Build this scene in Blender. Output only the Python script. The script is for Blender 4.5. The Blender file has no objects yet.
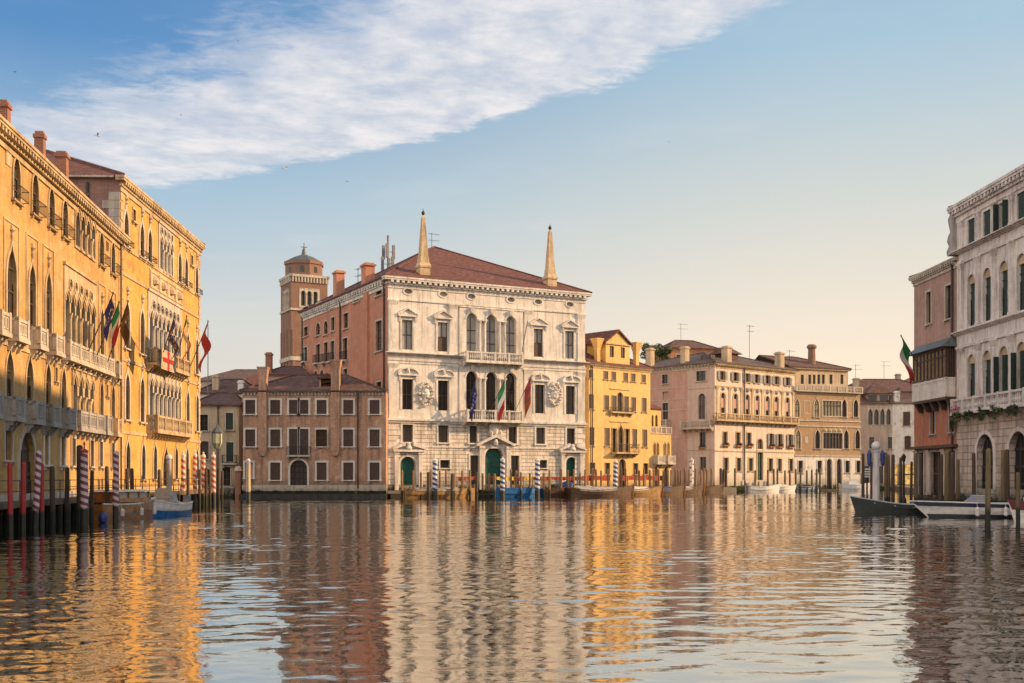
import bpy, math, random
import numpy as np
from mathutils import Matrix, Vector
R = math.radians
random.seed(7)
sc = bpy.context.scene
col = sc.collection

# ------------------------------------------------------------------ camera, sky, sun, exposure
FPX, CX, HZ, CAMH = 1138.0, 512.0, 476.0, 2.3
cd = bpy.data.cameras.new("camera"); cam = bpy.data.objects.new("camera", cd); col.objects.link(cam)
cam.location = (0, 0, CAMH); cam.rotation_euler = (R(90), 0, 0)
cd.sensor_width = 36.0; cd.lens = 36.0 * FPX / 1024.0
cd.shift_y = (HZ - 341.5) / 1024.0
cd.clip_start = 0.1; cd.clip_end = 6000
sc.camera = cam
SUN_AZ, SUN_EL = 4.0, 20.5          # degrees ahead of due right, height above the horizon
sd = bpy.data.lights.new("sun", "SUN"); sun = bpy.data.objects.new("sun", sd); col.objects.link(sun)
sd.energy = 5.0; sd.angle = R(0.6); sd.color = (1.0, 0.62, 0.31)
sv = Vector((math.cos(R(SUN_AZ)) * math.cos(R(SUN_EL)), math.sin(R(SUN_AZ)) * math.cos(R(SUN_EL)), math.sin(R(SUN_EL))))
sun.rotation_euler = sv.to_track_quat('Z', 'Y').to_euler()
sc.view_settings.view_transform = 'Standard'; sc.view_settings.look = 'None'
sc.view_settings.exposure = 0.4; sc.view_settings.gamma = 1.0
sc.view_settings.use_curve_mapping = False
sc.cycles.use_denoising = True
sc.cycles.max_bounces = 6; sc.cycles.diffuse_bounces = 3; sc.cycles.glossy_bounces = 4
sc.cycles.caustics_reflective = False; sc.cycles.caustics_refractive = False

class NT:
    """small helper around a node tree"""
    def __init__(s, tree): s.t = tree; s.n = tree.nodes; s.l = tree.links
    def new(s, k, **kw):
        n = s.n.new(k)
        for a, b in kw.items(): setattr(n, a, b)
        return n
    def put(s, sock, v):
        if hasattr(v, 'links') or isinstance(v, bpy.types.NodeSocket): s.l.new(v, sock)
        elif v is not None:
            try: sock.default_value = v
            except Exception: sock.default_value = tuple(v) + (1.0,)
    def m(s, op, a, b=None, c=None, clamp=False):
        n = s.new('ShaderNodeMath', operation=op, use_clamp=clamp)
        s.put(n.inputs[0], a)
        if b is not None: s.put(n.inputs[1], b)
        if c is not None: s.put(n.inputs[2], c)
        return n.outputs[0]
    def vm(s, op, a, b=None):
        n = s.new('ShaderNodeVectorMath', operation=op)
        s.put(n.inputs[0], a)
        if b is not None: s.put(n.inputs[1], b)
        return n.outputs['Value'] if op in ('DOT_PRODUCT', 'LENGTH') else n.outputs[0]
    def mix(s, f, a, b, blend='MIX'):
        n = s.new('ShaderNodeMix', data_type='RGBA', blend_type=blend)
        s.put(n.inputs[0], f); s.put(n.inputs[6], a); s.put(n.inputs[7], b)
        return n.outputs[2]
    def ss(s, x, a, b):
        n = s.new('ShaderNodeMapRange', interpolation_type='SMOOTHSTEP')
        s.put(n.inputs[0], x); n.inputs[1].default_value = a; n.inputs[2].default_value = b
        return n.outputs[0]
    def noise(s, vec, scale, detail=4, rough=.55, dist=0.0):
        n = s.new('ShaderNodeTexNoise')
        s.put(n.inputs['Vector'], vec); n.inputs['Scale'].default_value = scale
        n.inputs['Detail'].default_value = detail; n.inputs['Roughness'].default_value = rough
        n.inputs['Distortion'].default_value = dist
        return n.outputs[0]
    def scale(s, vec, v): return s.vm('MULTIPLY', vec, v)

# world: Nishita sky, warmed towards the sunrise on the right, with a band of high cloud
world = bpy.data.worlds.new("World"); sc.world = world; world.use_nodes = True
w = NT(world.node_tree); w.n.clear()
sky = w.new('ShaderNodeTexSky', sky_type='NISHITA'); sky.sun_disc = False
sky.sun_elevation = R(SUN_EL); sky.sun_rotation = math.atan2(sv.x, sv.y)
sky.air_density = 1.3; sky.dust_density = 2.0; sky.ozone_density = 2.0
tc = w.new('ShaderNodeTexCoord').outputs['Generated']
sep = w.new('ShaderNodeSeparateXYZ'); w.put(sep.inputs[0], tc)
dx, dy, dz = sep.outputs
ramp = w.new('ShaderNodeValToRGB'); cr = ramp.color_ramp
w.put(ramp.inputs[0], w.m('MULTIPLY', w.m('MAXIMUM', dz, 0.0), 1.8))
def stops(cr, st):
    while len(cr.elements) > len(st): cr.elements.remove(cr.elements[-1])
    for i, (p, c) in enumerate(st):
        e = cr.elements[i] if i < len(cr.elements) else cr.elements.new(p)
        e.position = p; e.color = tuple(c) + (1,)
stops(cr, [(0.0, (.60, .52, .45)), (.12, (.60, .55, .49)), (.23, (.53, .54, .52)), (.42, (.30, .43, .54)), (.62, (.085, .22, .44)), (1.0, (.05, .13, .33))])
ramp2 = w.new('ShaderNodeValToRGB')
w.put(ramp2.inputs[0], w.m('MULTIPLY', w.m('MAXIMUM', dz, 0.0), 1.8))
stops(ramp2.color_ramp, [(0.0, (.88, .65, .43)), (.12, (.84, .67, .49)), (.23, (.73, .63, .51)), (.42, (.52, .54, .51)), (.62, (.32, .45, .55)), (1.0, (.15, .28, .45))])
grad = w.mix(w.ss(dx, -.36, .30), ramp.outputs[0], ramp2.outputs[0])
# cloud layer: a plane high above, p = xy / z
iz = w.m('DIVIDE', 1.0, w.m('MAXIMUM', dz, 0.03))
px_, py_ = w.m('MULTIPLY', dx, iz), w.m('MULTIPLY', dy, iz)
comb = w.new('ShaderNodeCombineXYZ'); w.put(comb.inputs[0], px_); w.put(comb.inputs[1], py_)
P = comb.outputs[0]
rel = w.vm('SUBTRACT', P, (.563, 2.39, 0))
q = w.vm('DOT_PRODUCT', rel, (-.651, -.759, 0)); t_ = w.vm('DOT_PRODUCT', rel, (-.759, .651, 0))
tt = w.m('DIVIDE', t_, 2.335)
q = w.m('ADD', q, w.m('MULTIPLY', w.m('MULTIPLY', tt, w.m('SUBTRACT', 1.0, tt)), .8))
q = w.m('ADD', q, .035)
n1 = w.noise(w.vm('MULTIPLY', P, (3.4, 4.0, 1)), 1.0, 7, .6, .5)
n2 = w.noise(w.vm('MULTIPLY', P, (11.0, 16.0, 1)), 1.0, 6, .62, .6)
n3 = w.noise(P, 1.7, 5, .6)
# ripples lying across the band
rip = w.new('ShaderNodeCombineXYZ'); w.put(rip.inputs[0], w.m('MULTIPLY', t_, 6.0)); w.put(rip.inputs[1], w.m('MULTIPLY', q, 4.5))
n4 = w.m('ADD', w.m('MULTIPLY', w.noise(rip.outputs[0], 1.0, 5, .6, .3), .5), w.m('MULTIPLY', w.noise(w.vm('MULTIPLY', P, (7.0, 5.0, 1)), 1.0, 5, .6), .5))
qa = w.m('ADD', q, w.m('ADD', w.m('MULTIPLY', w.m('SUBTRACT', n1, .5), .22), w.m('MULTIPLY', w.m('SUBTRACT', n2, .5), .16)))
low = w.ss(qa, -.01, .09)
qb = w.m('ADD', q, w.m('ADD', w.m('MULTIPLY', w.m('SUBTRACT', n1, .5), .7), w.m('MULTIPLY', w.m('SUBTRACT', n2, .5), .45)))
high = w.m('SUBTRACT', 1.0, w.ss(qb, .58, 1.0))
body = w.m('MULTIPLY', low, high)
tex = w.ss(w.m('ADD', w.m('MULTIPLY', n4, .68), w.m('MULTIPLY', n2, .32)), .34, .62)
dens = w.m('MULTIPLY', body, w.m('ADD', w.m('MULTIPLY', tex, .36), .62), clamp=True)
ccol = w.mix(w.ss(w.m('ADD', w.m('MULTIPLY', n1, .5), w.m('MULTIPLY', n4, .5)), .38, .62), (.50, .52, .58), (.70, .67, .67))
# thin veil over the right half of the sky
veil = w.m('MULTIPLY', w.ss(n3, .5, .8), .10)
ctot = w.mix(veil, grad, (.8, .74, .66))
ctot = w.mix(dens, ctot, ccol)
bgstr = 0.1
# added fill: sky brightened behind and left of the viewer to lift shaded facades
rear_fill = w.ss(w.m('ADD', w.m('MULTIPLY', dy, -.8), w.m('MULTIPLY', dx, -.6)), -.15, .65)
ctot = w.mix(rear_fill, ctot, (1.22, 1.06, .95))
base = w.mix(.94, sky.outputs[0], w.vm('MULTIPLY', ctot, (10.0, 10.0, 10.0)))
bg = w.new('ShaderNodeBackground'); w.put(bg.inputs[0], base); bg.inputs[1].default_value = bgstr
wo = w.new('ShaderNodeOutputWorld'); w.l.new(bg.outputs[0], wo.inputs[0])

# ------------------------------------------------------------------ materials
def newmat(name):
    m = bpy.data.materials.new(name); m.use_nodes = True
    t = NT(m.node_tree); t.n.clear()
    b = t.new('ShaderNodeBsdfPrincipled'); o = t.new('ShaderNodeOutputMaterial'); t.l.new(b.outputs[0], o.inputs[0])
    return m, t, b
def objco(t): return t.new('ShaderNodeTexCoord').outputs['Object']
def bump(t, b, h, strength=.3, dist=.05):
    n = t.new('ShaderNodeBump'); n.inputs['Strength'].default_value = strength; n.inputs['Distance'].default_value = dist
    t.put(n.inputs['Height'], h); t.l.new(n.outputs[0], b.inputs['Normal'])
def simple(name, c, rough=.7, var=.25, scale=3.0, metal=0.0, spec=.4, bp=.15):
    m, t, b = newmat(name); v = objco(t)
    n = t.noise(v, scale, 5)
    t.put(b.inputs['Base Color'], t.mix(t.ss(n, .3, .7), tuple(x * (1 - var) for x in c), tuple(min(1, x * (1 + var * .5)) for x in c)))
    b.inputs['Roughness'].default_value = rough; b.inputs['Metallic'].default_value = metal
    b.inputs['Specular IOR Level'].default_value = spec
    if bp: bump(t, b, t.noise(v, scale * 6, 4), bp, .03)
    return m
def wallmat(name, c, c2, stain=(.12, .09, .07), st=.45, patch=None, patch_amt=.5, tide=1.1, rough=.85, brick=None, ashlar=None, tidecol=(.030, .033, .020), bstr=.35):
    """plaster, brick or dressed stone with blotches, rain streaks, peeled patches and a tide band"""
    m, t, b = newmat(name); v = objco(t)
    sp = t.new('ShaderNodeSeparateXYZ'); t.put(sp.inputs[0], v); x, y, z = sp.outputs
    cb = t.new('ShaderNodeCombineXYZ'); t.put(cb.inputs[0], t.m('ADD', x, y)); t.put(cb.inputs[1], z)
    flat = cb.outputs[0]
    n1 = t.noise(v, .35, 6, .62, .3); n2 = t.noise(v, 1.6, 6, .65, .4); n3 = t.noise(v, 9, 4, .6)
    base = t.mix(t.ss(t.m('ADD', t.m('MULTIPLY', n1, .55), t.m('MULTIPLY', n2, .45)), .42, .58), c, c2)
    base = t.mix(t.m('MULTIPLY', t.ss(n3, .44, .64), .4), base, tuple(k * .66 for k in c))
    hgt = t.m('ADD', t.m('MULTIPLY', n2, .6), t.m('MULTIPLY', n3, .4))
    if brick or ashlar:
        bt = t.new('ShaderNodeTexBrick'); t.put(bt.inputs['Vector'], flat); bt.inputs['Scale'].default_value = 1.0
        bw, bh, mo = (.30, .085, .012) if brick else ashlar
        bt.inputs['Brick Width'].default_value = bw; bt.inputs['Row Height'].default_value = bh
        bt.inputs['Mortar Size'].default_value = mo; bt.inputs['Mortar Smooth'].default_value = .3
        k = brick or c
        bt.inputs['Color1'].default_value = tuple(a * .72 for a in k) + (1,); bt.inputs['Color2'].default_value = tuple(min(1, a * 1.2) for a in k) + (1,)
        bt.inputs['Mortar'].default_value = ((.42, .36, .30, 1) if brick else tuple(a * .35 for a in c) + (1,))
        if brick: base = t.mix(.62, base, bt.outputs['Color'])
        else: base = t.mix(.6, base, bt.outputs['Color'])
        hgt = t.m('SUBTRACT', hgt, t.m('MULTIPLY', bt.outputs['Fac'], 1.2))
    if patch:
        pn = t.ss(t.m('ADD', t.m('MULTIPLY', n2, .5), t.m('MULTIPLY', t.noise(v, .8, 7, .7, .8), .5)), .50 + .08 * (1 - patch_amt), .60)
        base = t.mix(t.m('MULTIPLY', pn, .85), base, patch)
        hgt = t.m('SUBTRACT', hgt, t.m('MULTIPLY', pn, .6))
    streak = t.noise(t.scale(v, (1.7, 1.7, .16)), 1.0, 6, .7)
    base = t.mix(t.m('MULTIPLY', t.ss(streak, .47, .66), st), base, stain)
    s2 = t.noise(t.scale(v, (4.2, 4.2, .30)), 1.0, 6, .72)
    base = t.mix(t.m('MULTIPLY', t.ss(s2, .49, .66), st * .9), base, tuple(k * .8 for k in stain))
    base = t.mix(t.m('MULTIPLY', t.ss(t.noise(v, 16, 3, .6), .47, .68), .35), base, tuple(k * .5 for k in c))
    if tide:
        e = t.m('ADD', z, t.m('MULTIPLY', t.m('SUBTRACT', n2, .5), 2.4))
        base = t.mix(t.m('MULTIPLY', t.m('SUBTRACT', 1.0, t.ss(e, tide * .7, tide * 2.0)), .55), base, tuple(k * 2.2 for k in tidecol))
        base = t.mix(t.m('SUBTRACT', 1.0, t.ss(e, tide * .55, tide)), base, tidecol)
    t.put(b.inputs['Base Color'], base); b.inputs['Roughness'].default_value = rough
    b.inputs['Specular IOR Level'].default_value = .25
    bump(t, b, hgt, bstr, .05)
    return m
def roofmat(name, c, c2):
    m, t, b = newmat(name); v = objco(t)
    sp = t.new('ShaderNodeSeparateXYZ'); t.put(sp.inputs[0], v); x, y, z = sp.outputs
    cb = t.new('ShaderNodeCombineXYZ'); t.put(cb.inputs[0], t.m('ADD', x, t.m('MULTIPLY', y, .8))); t.put(cb.inputs[1], t.m('ADD', t.m('MULTIPLY', z, 2.0), t.m('MULTIPLY', y, .1)))
    bt = t.new('ShaderNodeTexBrick'); t.put(bt.inputs['Vector'], cb.outputs[0]); bt.inputs['Scale'].default_value = 1.0
    bt.inputs['Brick Width'].default_value = .24; bt.inputs['Row Height'].default_value = .34; bt.inputs['Mortar Size'].default_value = .035
    bt.inputs['Color1'].default_value = tuple(c) + (1,); bt.inputs['Color2'].default_value = tuple(k * .62 for k in c2) + (1,); bt.inputs['Mortar'].default_value = tuple(a * .3 for a in c) + (1,)
    n = t.noise(v, .8, 6, .65, .4)
    base = t.mix(t.m('MULTIPLY', t.ss(n, .43, .58), .7), bt.outputs['Color'], tuple(a * .45 + .01 for a in c))
    base = t.mix(t.m('MULTIPLY', t.ss(t.noise(v, 2.2, 6, .75), .46, .6), .65), base, tuple(min(1, a * 1.5 + .02) for a in c2))
    base = t.mix(t.m('MULTIPLY', t.ss(t.noise(v, 3, 5, .7), .55, .75), .4), base, (.16, .13, .08))
    t.put(b.inputs['Base Color'], base); b.inputs['Roughness'].default_value = .9
    bump(t, b, t.m('SUBTRACT', n, bt.outputs['Fac']), .7, .08)
    return m
def polemat(name, a, bcol, pitch=.75, tide=.9, diamonds=False):
    m, t, b = newmat(name); v = objco(t)
    sp = t.new('ShaderNodeSeparateXYZ'); t.put(sp.inputs[0], v); x, y, z = sp.outputs
    ang = t.m('DIVIDE', t.m('ARCTAN2', y, x), 2 * math.pi)
    s1 = t.m('GREATER_THAN', t.m('FRACT', t.m('ADD', t.m('DIVIDE', z, pitch), ang)), .5)
    if diamonds:
        s2 = t.m('GREATER_THAN', t.m('FRACT', t.m('SUBTRACT', t.m('DIVIDE', z, pitch), ang)), .5)
        s1 = t.m('MULTIPLY', s1, s2)
    n = t.noise(v, 4, 5); n2 = t.noise(t.scale(v, (6, 6, 1)), 1, 5, .7)
    base = t.mix(s1, a, bcol)
    base = t.mix(t.m('MULTIPLY', t.ss(n2, .48, .75), .5), base, (.16, .13, .11))
    e = t.m('ADD', z, t.m('MULTIPLY', t.m('SUBTRACT', n, .5), .5))
    base = t.mix(t.m('SUBTRACT', 1.0, t.ss(e, tide * .8, tide * 1.05)), base, (.018, .02, .013))
    t.put(b.inputs['Base Color'], base); b.inputs['Roughness'].default_value = .55
    bump(t, b, n2, .3, .03)
    return m
def woodpile(name, c, tide=.9):
    m, t, b = newmat(name); v = objco(t)
    z = t.new('ShaderNodeSeparateXYZ'); t.put(z.inputs[0], v); z = z.outputs[2]
    inf = t.new('ShaderNodeObjectInfo').outputs['Random']
    n = t.noise(t.scale(v, (9, 9, .9)), 1, 6, .7); n2 = t.noise(v, 2.5, 5)
    base = t.mix(t.ss(n, .35, .68), tuple(k * .45 for k in c), c)
    base = t.mix(t.m('MULTIPLY', inf, .45), base, tuple(k * .4 for k in c))
    e = t.m('ADD', z, t.m('MULTIPLY', t.m('SUBTRACT', n2, .5), .9))
    base = t.mix(t.m('SUBTRACT', 1.0, t.ss(e, tide * .7, tide * 1.1)), base, (.016, .018, .011))
    t.put(b.inputs['Base Color'], base); b.inputs['Roughness'].default_value = .8
    bump(t, b, n, .6, .04)
    return m
def flagmat(name, stripes, axis=0, stars=False):
    m, t, b = newmat(name)
    uv = t.new('ShaderNodeUVMap').outputs[0]
    sp = t.new('ShaderNodeSeparateXYZ'); t.put(sp.inputs[0], uv); u, vv, _ = sp.outputs
    c = stripes[0]
    for i, k in enumerate(stripes[1:], 1):
        c = t.mix(t.m('GREATER_THAN', (u, vv)[axis], i / len(stripes)), c, k)
    if stars:
        x = t.m('MULTIPLY', t.m('SUBTRACT', u, .5), 1.5); y = t.m('SUBTRACT', vv, .5)
        r = t.m('SQRT', t.m('ADD', t.m('POWER', x, 2.0), t.m('POWER', y, 2.0)))
        a = t.m('SUBTRACT', t.m('FRACT', t.m('MULTIPLY', t.m('ADD', t.m('ARCTAN2', y, x), math.pi), 12 / (2 * math.pi))), .5)
        d = t.m('SQRT', t.m('ADD', t.m('POWER', t.m('SUBTRACT', r, .33), 2.0), t.m('POWER', t.m('MULTIPLY', a, .173), 2.0)))
        c = t.mix(t.m('LESS_THAN', d, .05), c, (.8, .6, .05))
    t.put(b.inputs['Base Color'], c); b.inputs['Roughness'].default_value = .8
    return m

M = {}
M['ochre_gothic'] = wallmat('ochre_gothic', (.61, .395, .15), (.43, .265, .10), st=.30, patch=(.60, .44, .26), patch_amt=.6, stain=(.22, .13, .07), tide=.9)
M['ochre_foscari'] = wallmat('ochre_foscari', (.68, .415, .12), (.54, .31, .085), st=.30, patch=(.55, .22, .10), patch_amt=.2, stain=(.25, .15, .07), tide=.9)
M['istria'] = wallmat('istria', (.62, .56, .47), (.52, .46, .38), st=.42, stain=(.16, .13, .10), tide=.7)
M['istria_white'] = wallmat('istria_white', (.78, .74, .68), (.68, .64, .58), st=.25, stain=(.3, .26, .22), tide=0)
M['istria_warm'] = wallmat('istria_warm', (.64, .50, .32), (.46, .34, .20), st=.5, stain=(.18, .13, .08), tide=.7)
M['istria_grey'] = wallmat('istria_grey', (.46, .44, .42), (.36, .34, .32), st=.45, stain=(.12, .11, .10), tide=0)
M['balbi'] = wallmat('balbi', (.83, .79, .72), (.68, .64, .57), st=.50, stain=(.27, .23, .20), tide=0)
M['balbi_rustic'] = wallmat('balbi_rustic', (.79, .72, .62), (.62, .56, .46), st=.60, stain=(.20, .14, .09), tide=1.5, ashlar=(1.5, .42, .05), bstr=.9)
M['pink_side'] = wallmat('pink_side', (.58, .275, .175), (.47, .22, .145), st=.35, stain=(.20, .09, .07), patch=(.42, .22, .16), patch_amt=.2)
M['brick_brown'] = wallmat('brick_brown', (.66, .40, .26), (.42, .24, .155), brick=(.52, .28, .165), st=.55, stain=(.15, .09, .07), patch=(.62, .46, .34), patch_amt=.8, tide=1.2)
M['brick_tower'] = wallmat('brick_tower', (.32, .165, .11), (.20, .11, .075), brick=(.24, .125, .08), st=.35, tide=0)
M['brick_dark'] = wallmat('brick_dark', (.36, .19, .15), (.28, .15, .12), brick=(.3, .16, .12), st=.35, tide=0)
M['yellow'] = wallmat('yellow', (.80, .545, .22), (.70, .46, .18), st=.22, stain=(.4, .23, .08), tide=1.0)
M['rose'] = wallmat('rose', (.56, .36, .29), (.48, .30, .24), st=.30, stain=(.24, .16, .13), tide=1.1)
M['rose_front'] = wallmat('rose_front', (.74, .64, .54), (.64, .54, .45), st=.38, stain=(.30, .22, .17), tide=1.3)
M['rose_pale'] = wallmat('rose_pale', (.64, .50, .42), (.56, .43, .36), st=.30, stain=(.28, .20, .16), tide=1.1)
M['ochre_brick'] = wallmat('ochre_brick', (.47, .32, .17), (.39, .26, .135), brick=(.43, .28, .15), st=.3, stain=(.25, .15, .08), tide=0)
M['white_plaster'] = wallmat('white_plaster', (.80, .77, .71), (.70, .66, .60), st=.42, stain=(.26, .21, .17), patch=(.45, .36, .28), patch_amt=.3, tide=1.2)
M['cream_plaster'] = wallmat('cream_plaster', (.60, .49, .34), (.50, .40, .27), st=.45, stain=(.20, .15, .11), tide=1.2)
M['grey_plaster'] = wallmat('grey_plaster', (.50, .42, .35), (.42, .35, .29), st=.45, stain=(.2, .16, .13), tide=1.0)
M['pink_right'] = wallmat('pink_right', (.50, .33, .27), (.38, .25, .205), st=.45, stain=(.24, .13, .11), patch=(.40, .27, .22), patch_amt=.3, tide=1.1)
M['red_right'] = wallmat('red_right', (.52, .20, .12), (.38, .16, .10), st=.5, stain=(.22, .1, .07), patch=(.42, .27, .20), patch_amt=.9, tide=1.1)
M['palazzo_stone'] = wallmat('palazzo_stone', (.82, .77, .73), (.66, .61, .57), st=.5, stain=(.20, .16, .14), tide=1.1)
M['palazzo_rustic'] = wallmat('palazzo_rustic', (.64, .54, .46), (.48, .40, .33), st=.55, stain=(.17, .13, .11), tide=1.1, ashlar=(1.2, .5, .04), bstr=.7)
M['orange_wall'] = wallmat('orange_wall', (.62, .27, .12), (.54, .22, .1), st=.25, tide=0)
M['roof_red'] = roofmat('roof_red', (.205, .075, .05), (.15, .055, .04))
M['roof_brown'] = roofmat('roof_brown', (.18, .09, .065), (.12, .065, .05))
M['roof_grey'] = roofmat('roof_grey', (.18, .12, .10), (.11, .08, .07))
M['chimney_brick'] = wallmat('chimney_brick', (.38, .15, .08), (.28, .11, .06), brick=(.34, .125, .07), st=.2, tide=0)
def glassmat(name, c, c2, rough=.12):
    m, t, b = newmat(name)
    inf = t.new('ShaderNodeObjectInfo').outputs['Random']; n = t.noise(objco(t), 1.3, 3)
    t.put(b.inputs['Base Color'], t.mix(t.m('MULTIPLY', t.m('ADD', inf, n), .55), c, c2))
    b.inputs['Roughness'].default_value = rough; b.inputs['Specular IOR Level'].default_value = .5
    bump(t, b, t.noise(objco(t), 1.1, 2), .06, .05)
    return m
M['glass'] = glassmat('glass', (.006, .006, .006), (.045, .038, .033))
M['glass_curtain'] = glassmat('glass_curtain', (.018, .016, .015), (.12, .10, .085), .2)
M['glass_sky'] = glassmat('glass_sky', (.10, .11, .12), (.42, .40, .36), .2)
M['gate_dark'] = simple('gate_dark', (.008, .007, .006), .7, .3, 3)
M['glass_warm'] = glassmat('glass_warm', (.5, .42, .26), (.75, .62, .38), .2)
M['shutter_brown'] = simple('shutter_brown', (.075, .045, .035), .6, .35, 5)
M['shutter_green'] = simple('shutter_green', (.022, .045, .035), .55, .35, 5)
M['shutter_grey'] = simple('shutter_grey', (.22, .22, .23), .6, .3, 5)
M['dark_wood'] = simple('dark_wood', (.07, .045, .032), .6, .4, 6)
M['door_green'] = simple('door_green', (.010, .085, .065), .5, .35, 3)
M['iron'] = simple('iron', (.02, .02, .02), .5, .2, 6)
M['lead'] = simple('lead', (.11, .125, .125), .5, .3, 3)
M['pipe'] = simple('pipe', (.055, .04, .035), .5, .3, 3)
M['white_paint'] = simple('white_paint', (.72, .70, .67), .4, .15, 4)
M['grey_paint'] = simple('grey_paint', (.40, .44, .52), .5, .2, 4)
M['navy_paint'] = simple('navy_paint', (.012, .02, .06), .25, .2, 4)
M['blue_paint'] = simple('blue_paint', (.02, .15, .42), .45, .25, 3)
M['blue_tarp'] = simple('blue_tarp', (.02, .06, .22), .5, .3, 5, bp=.5)
M['blue_lamp'] = simple('blue_lamp', (.02, .05, .2), .35, .2, 5)
M['red_paint'] = simple('red_paint', (.40, .028, .025), .5, .3, 4)
M['maroon'] = simple('maroon', (.12, .015, .02), .3, .3, 4)
M['red_cloth'] = simple('red_cloth', (.32, .04, .02), .8, .3, 4)
M['yellow_cloth'] = simple('yellow_cloth', (.75, .5, .03), .8, .2, 4)
M['hull_dark'] = simple('hull_dark', (.018, .022, .022), .3, .4, 3)
M['hull_green'] = simple('hull_green', (.008, .014, .014), .3, .4, 3)
M['hull_brown'] = simple('hull_brown', (.10, .055, .03), .45, .4, 3)
M['hull_tan'] = simple('hull_tan', (.34, .20, .08), .5, .35, 2.5)
M['varnish'] = simple('varnish', (.36, .15, .045), .22, .35, 4)
M['tarp_grey'] = simple('tarp_grey', (.38, .36, .34), .7, .3, 3, bp=.5)
M['banner_cloth'] = simple('banner_cloth', (.52, .42, .28), .8, .3, 3)
M['cream_cloth'] = simple('cream_cloth', (.62, .56, .46), .7, .2, 3, bp=.3)
M['deck_wood'] = simple('deck_wood', (.16, .115, .08), .8, .4, 3)
M['wet_stone'] = simple('wet_stone', (.035, .033, .028), .45, .5, 2)
M['quay_stone'] = wallmat('quay_stone', (.42, .37, .31), (.33, .29, .24), st=.5, tide=.75, ashlar=(1.4, .4, .03))
M['algae_stone'] = simple('algae_stone', (.05, .06, .022), .6, .6, 2)
M['ground'] = simple('ground', (.2, .17, .14), .9, .3, .3)
M['pile_light'] = woodpile('pile_light', (.40, .245, .12))
M['pile_dark'] = woodpile('pile_dark', (.12, .08, .055), .8)
M['pile_olive'] = woodpile('pile_olive', (.22, .165, .085), .9)
M['pole_purple'] = polemat('pole_purple', (.66, .60, .56), (.20, .045, .10), .32)
M['pole_redwhite'] = polemat('pole_redwhite', (.74, .64, .52), (.42, .07, .05), .46, 1.0)
M['pole_bluewhite'] = polemat('pole_bluewhite', (.74, .72, .68), (.02, .06, .19), .52)
M['pole_diamond'] = polemat('pole_diamond', (.76, .73, .68), (.03, .06, .18), .9, diamonds=True)
M['pole_red'] = polemat('pole_red', (.42, .03, .03), (.40, .028, .028), 1.0, .8)
M['pole_white'] = polemat('pole_white', (.60, .56, .56), (.58, .54, .55), 1.0, .6)
M['pole_grey'] = polemat('pole_grey', (.36, .33, .30), (.34, .31, .28), 1.0, .9)
M['pole_cream'] = polemat('pole_cream', (.58, .45, .28), (.55, .42, .26), 1.0, .9)
M['globe'] = simple('globe', (.75, .70, .70), .3, .1, 3, bp=0)
M['lantern_glass'] = simple('lantern_glass', (.50, .50, .32), .3, .2, 3, bp=0)
M['bird_white'] = simple('bird_white', (.75, .72, .68), .8, .1, 3, bp=0)
M['bird_dark'] = simple('bird_dark', (.10, .10, .11), .8, .1, 3, bp=0)
M['marble_panel'] = wallmat('marble_panel', (.68, .55, .38), (.56, .42, .27), st=.4, stain=(.3, .2, .12), tide=0, bstr=.8)
M['flag_italy'] = flagmat('flag_italy', [(.02, .22, .07), (.70, .66, .60), (.52, .035, .035)])
M['flag_europe'] = flagmat('flag_europe', [(.02, .03, .20)], stars=True)
M['flag_brown'] = flagmat('flag_brown', [(.15, .07, .02), (.22, .11, .03), (.12, .05, .02)])
M['flag_red'] = flagmat('flag_red', [(.46, .05, .04), (.38, .04, .03)])
M['flag_maroon'] = flagmat('flag_maroon', [(.26, .03, .03), (.36, .09, .03)])
M['lit_shop'] = None
def lit(name, c, e):
    m, t, b = newmat(name); n = t.noise(objco(t), 2.5, 3)
    t.put(b.inputs['Base Color'], (.1, .08, .05, 1)); t.put(b.inputs['Emission Color'], t.mix(t.ss(n, .35, .65), tuple(k * .45 for k in c), c))
    b.inputs['Emission Strength'].default_value = e
    return m
M['lit_shop'] = lit('lit_shop', (1.0, .55, .12), .75)
def leafmat(name, c, c2):
    m, t, b = newmat(name); n = t.noise(objco(t), 2.2, 3)
    t.put(b.inputs['Base Color'], t.mix(t.ss(n, .35, .65), c, c2)); b.inputs['Roughness'].default_value = .6
    return m
M['leaf'] = leafmat('leaf', (.06, .09, .025), (.13, .15, .045))
M['leaf_dark'] = leafmat('leaf_dark', (.03, .055, .018), (.07, .095, .03))
M['flower_pink'] = simple('flower_pink', (.45, .06, .14), .7, .3, 5, bp=0)
M['flower_red'] = simple('flower_red', (.30, .06, .04), .7, .3, 5, bp=0)
M['terracotta'] = simple('terracotta', (.36, .16, .09), .8, .3, 4)
M['bark'] = simple('bark', (.09, .065, .045), .9, .4, 5)

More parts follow.
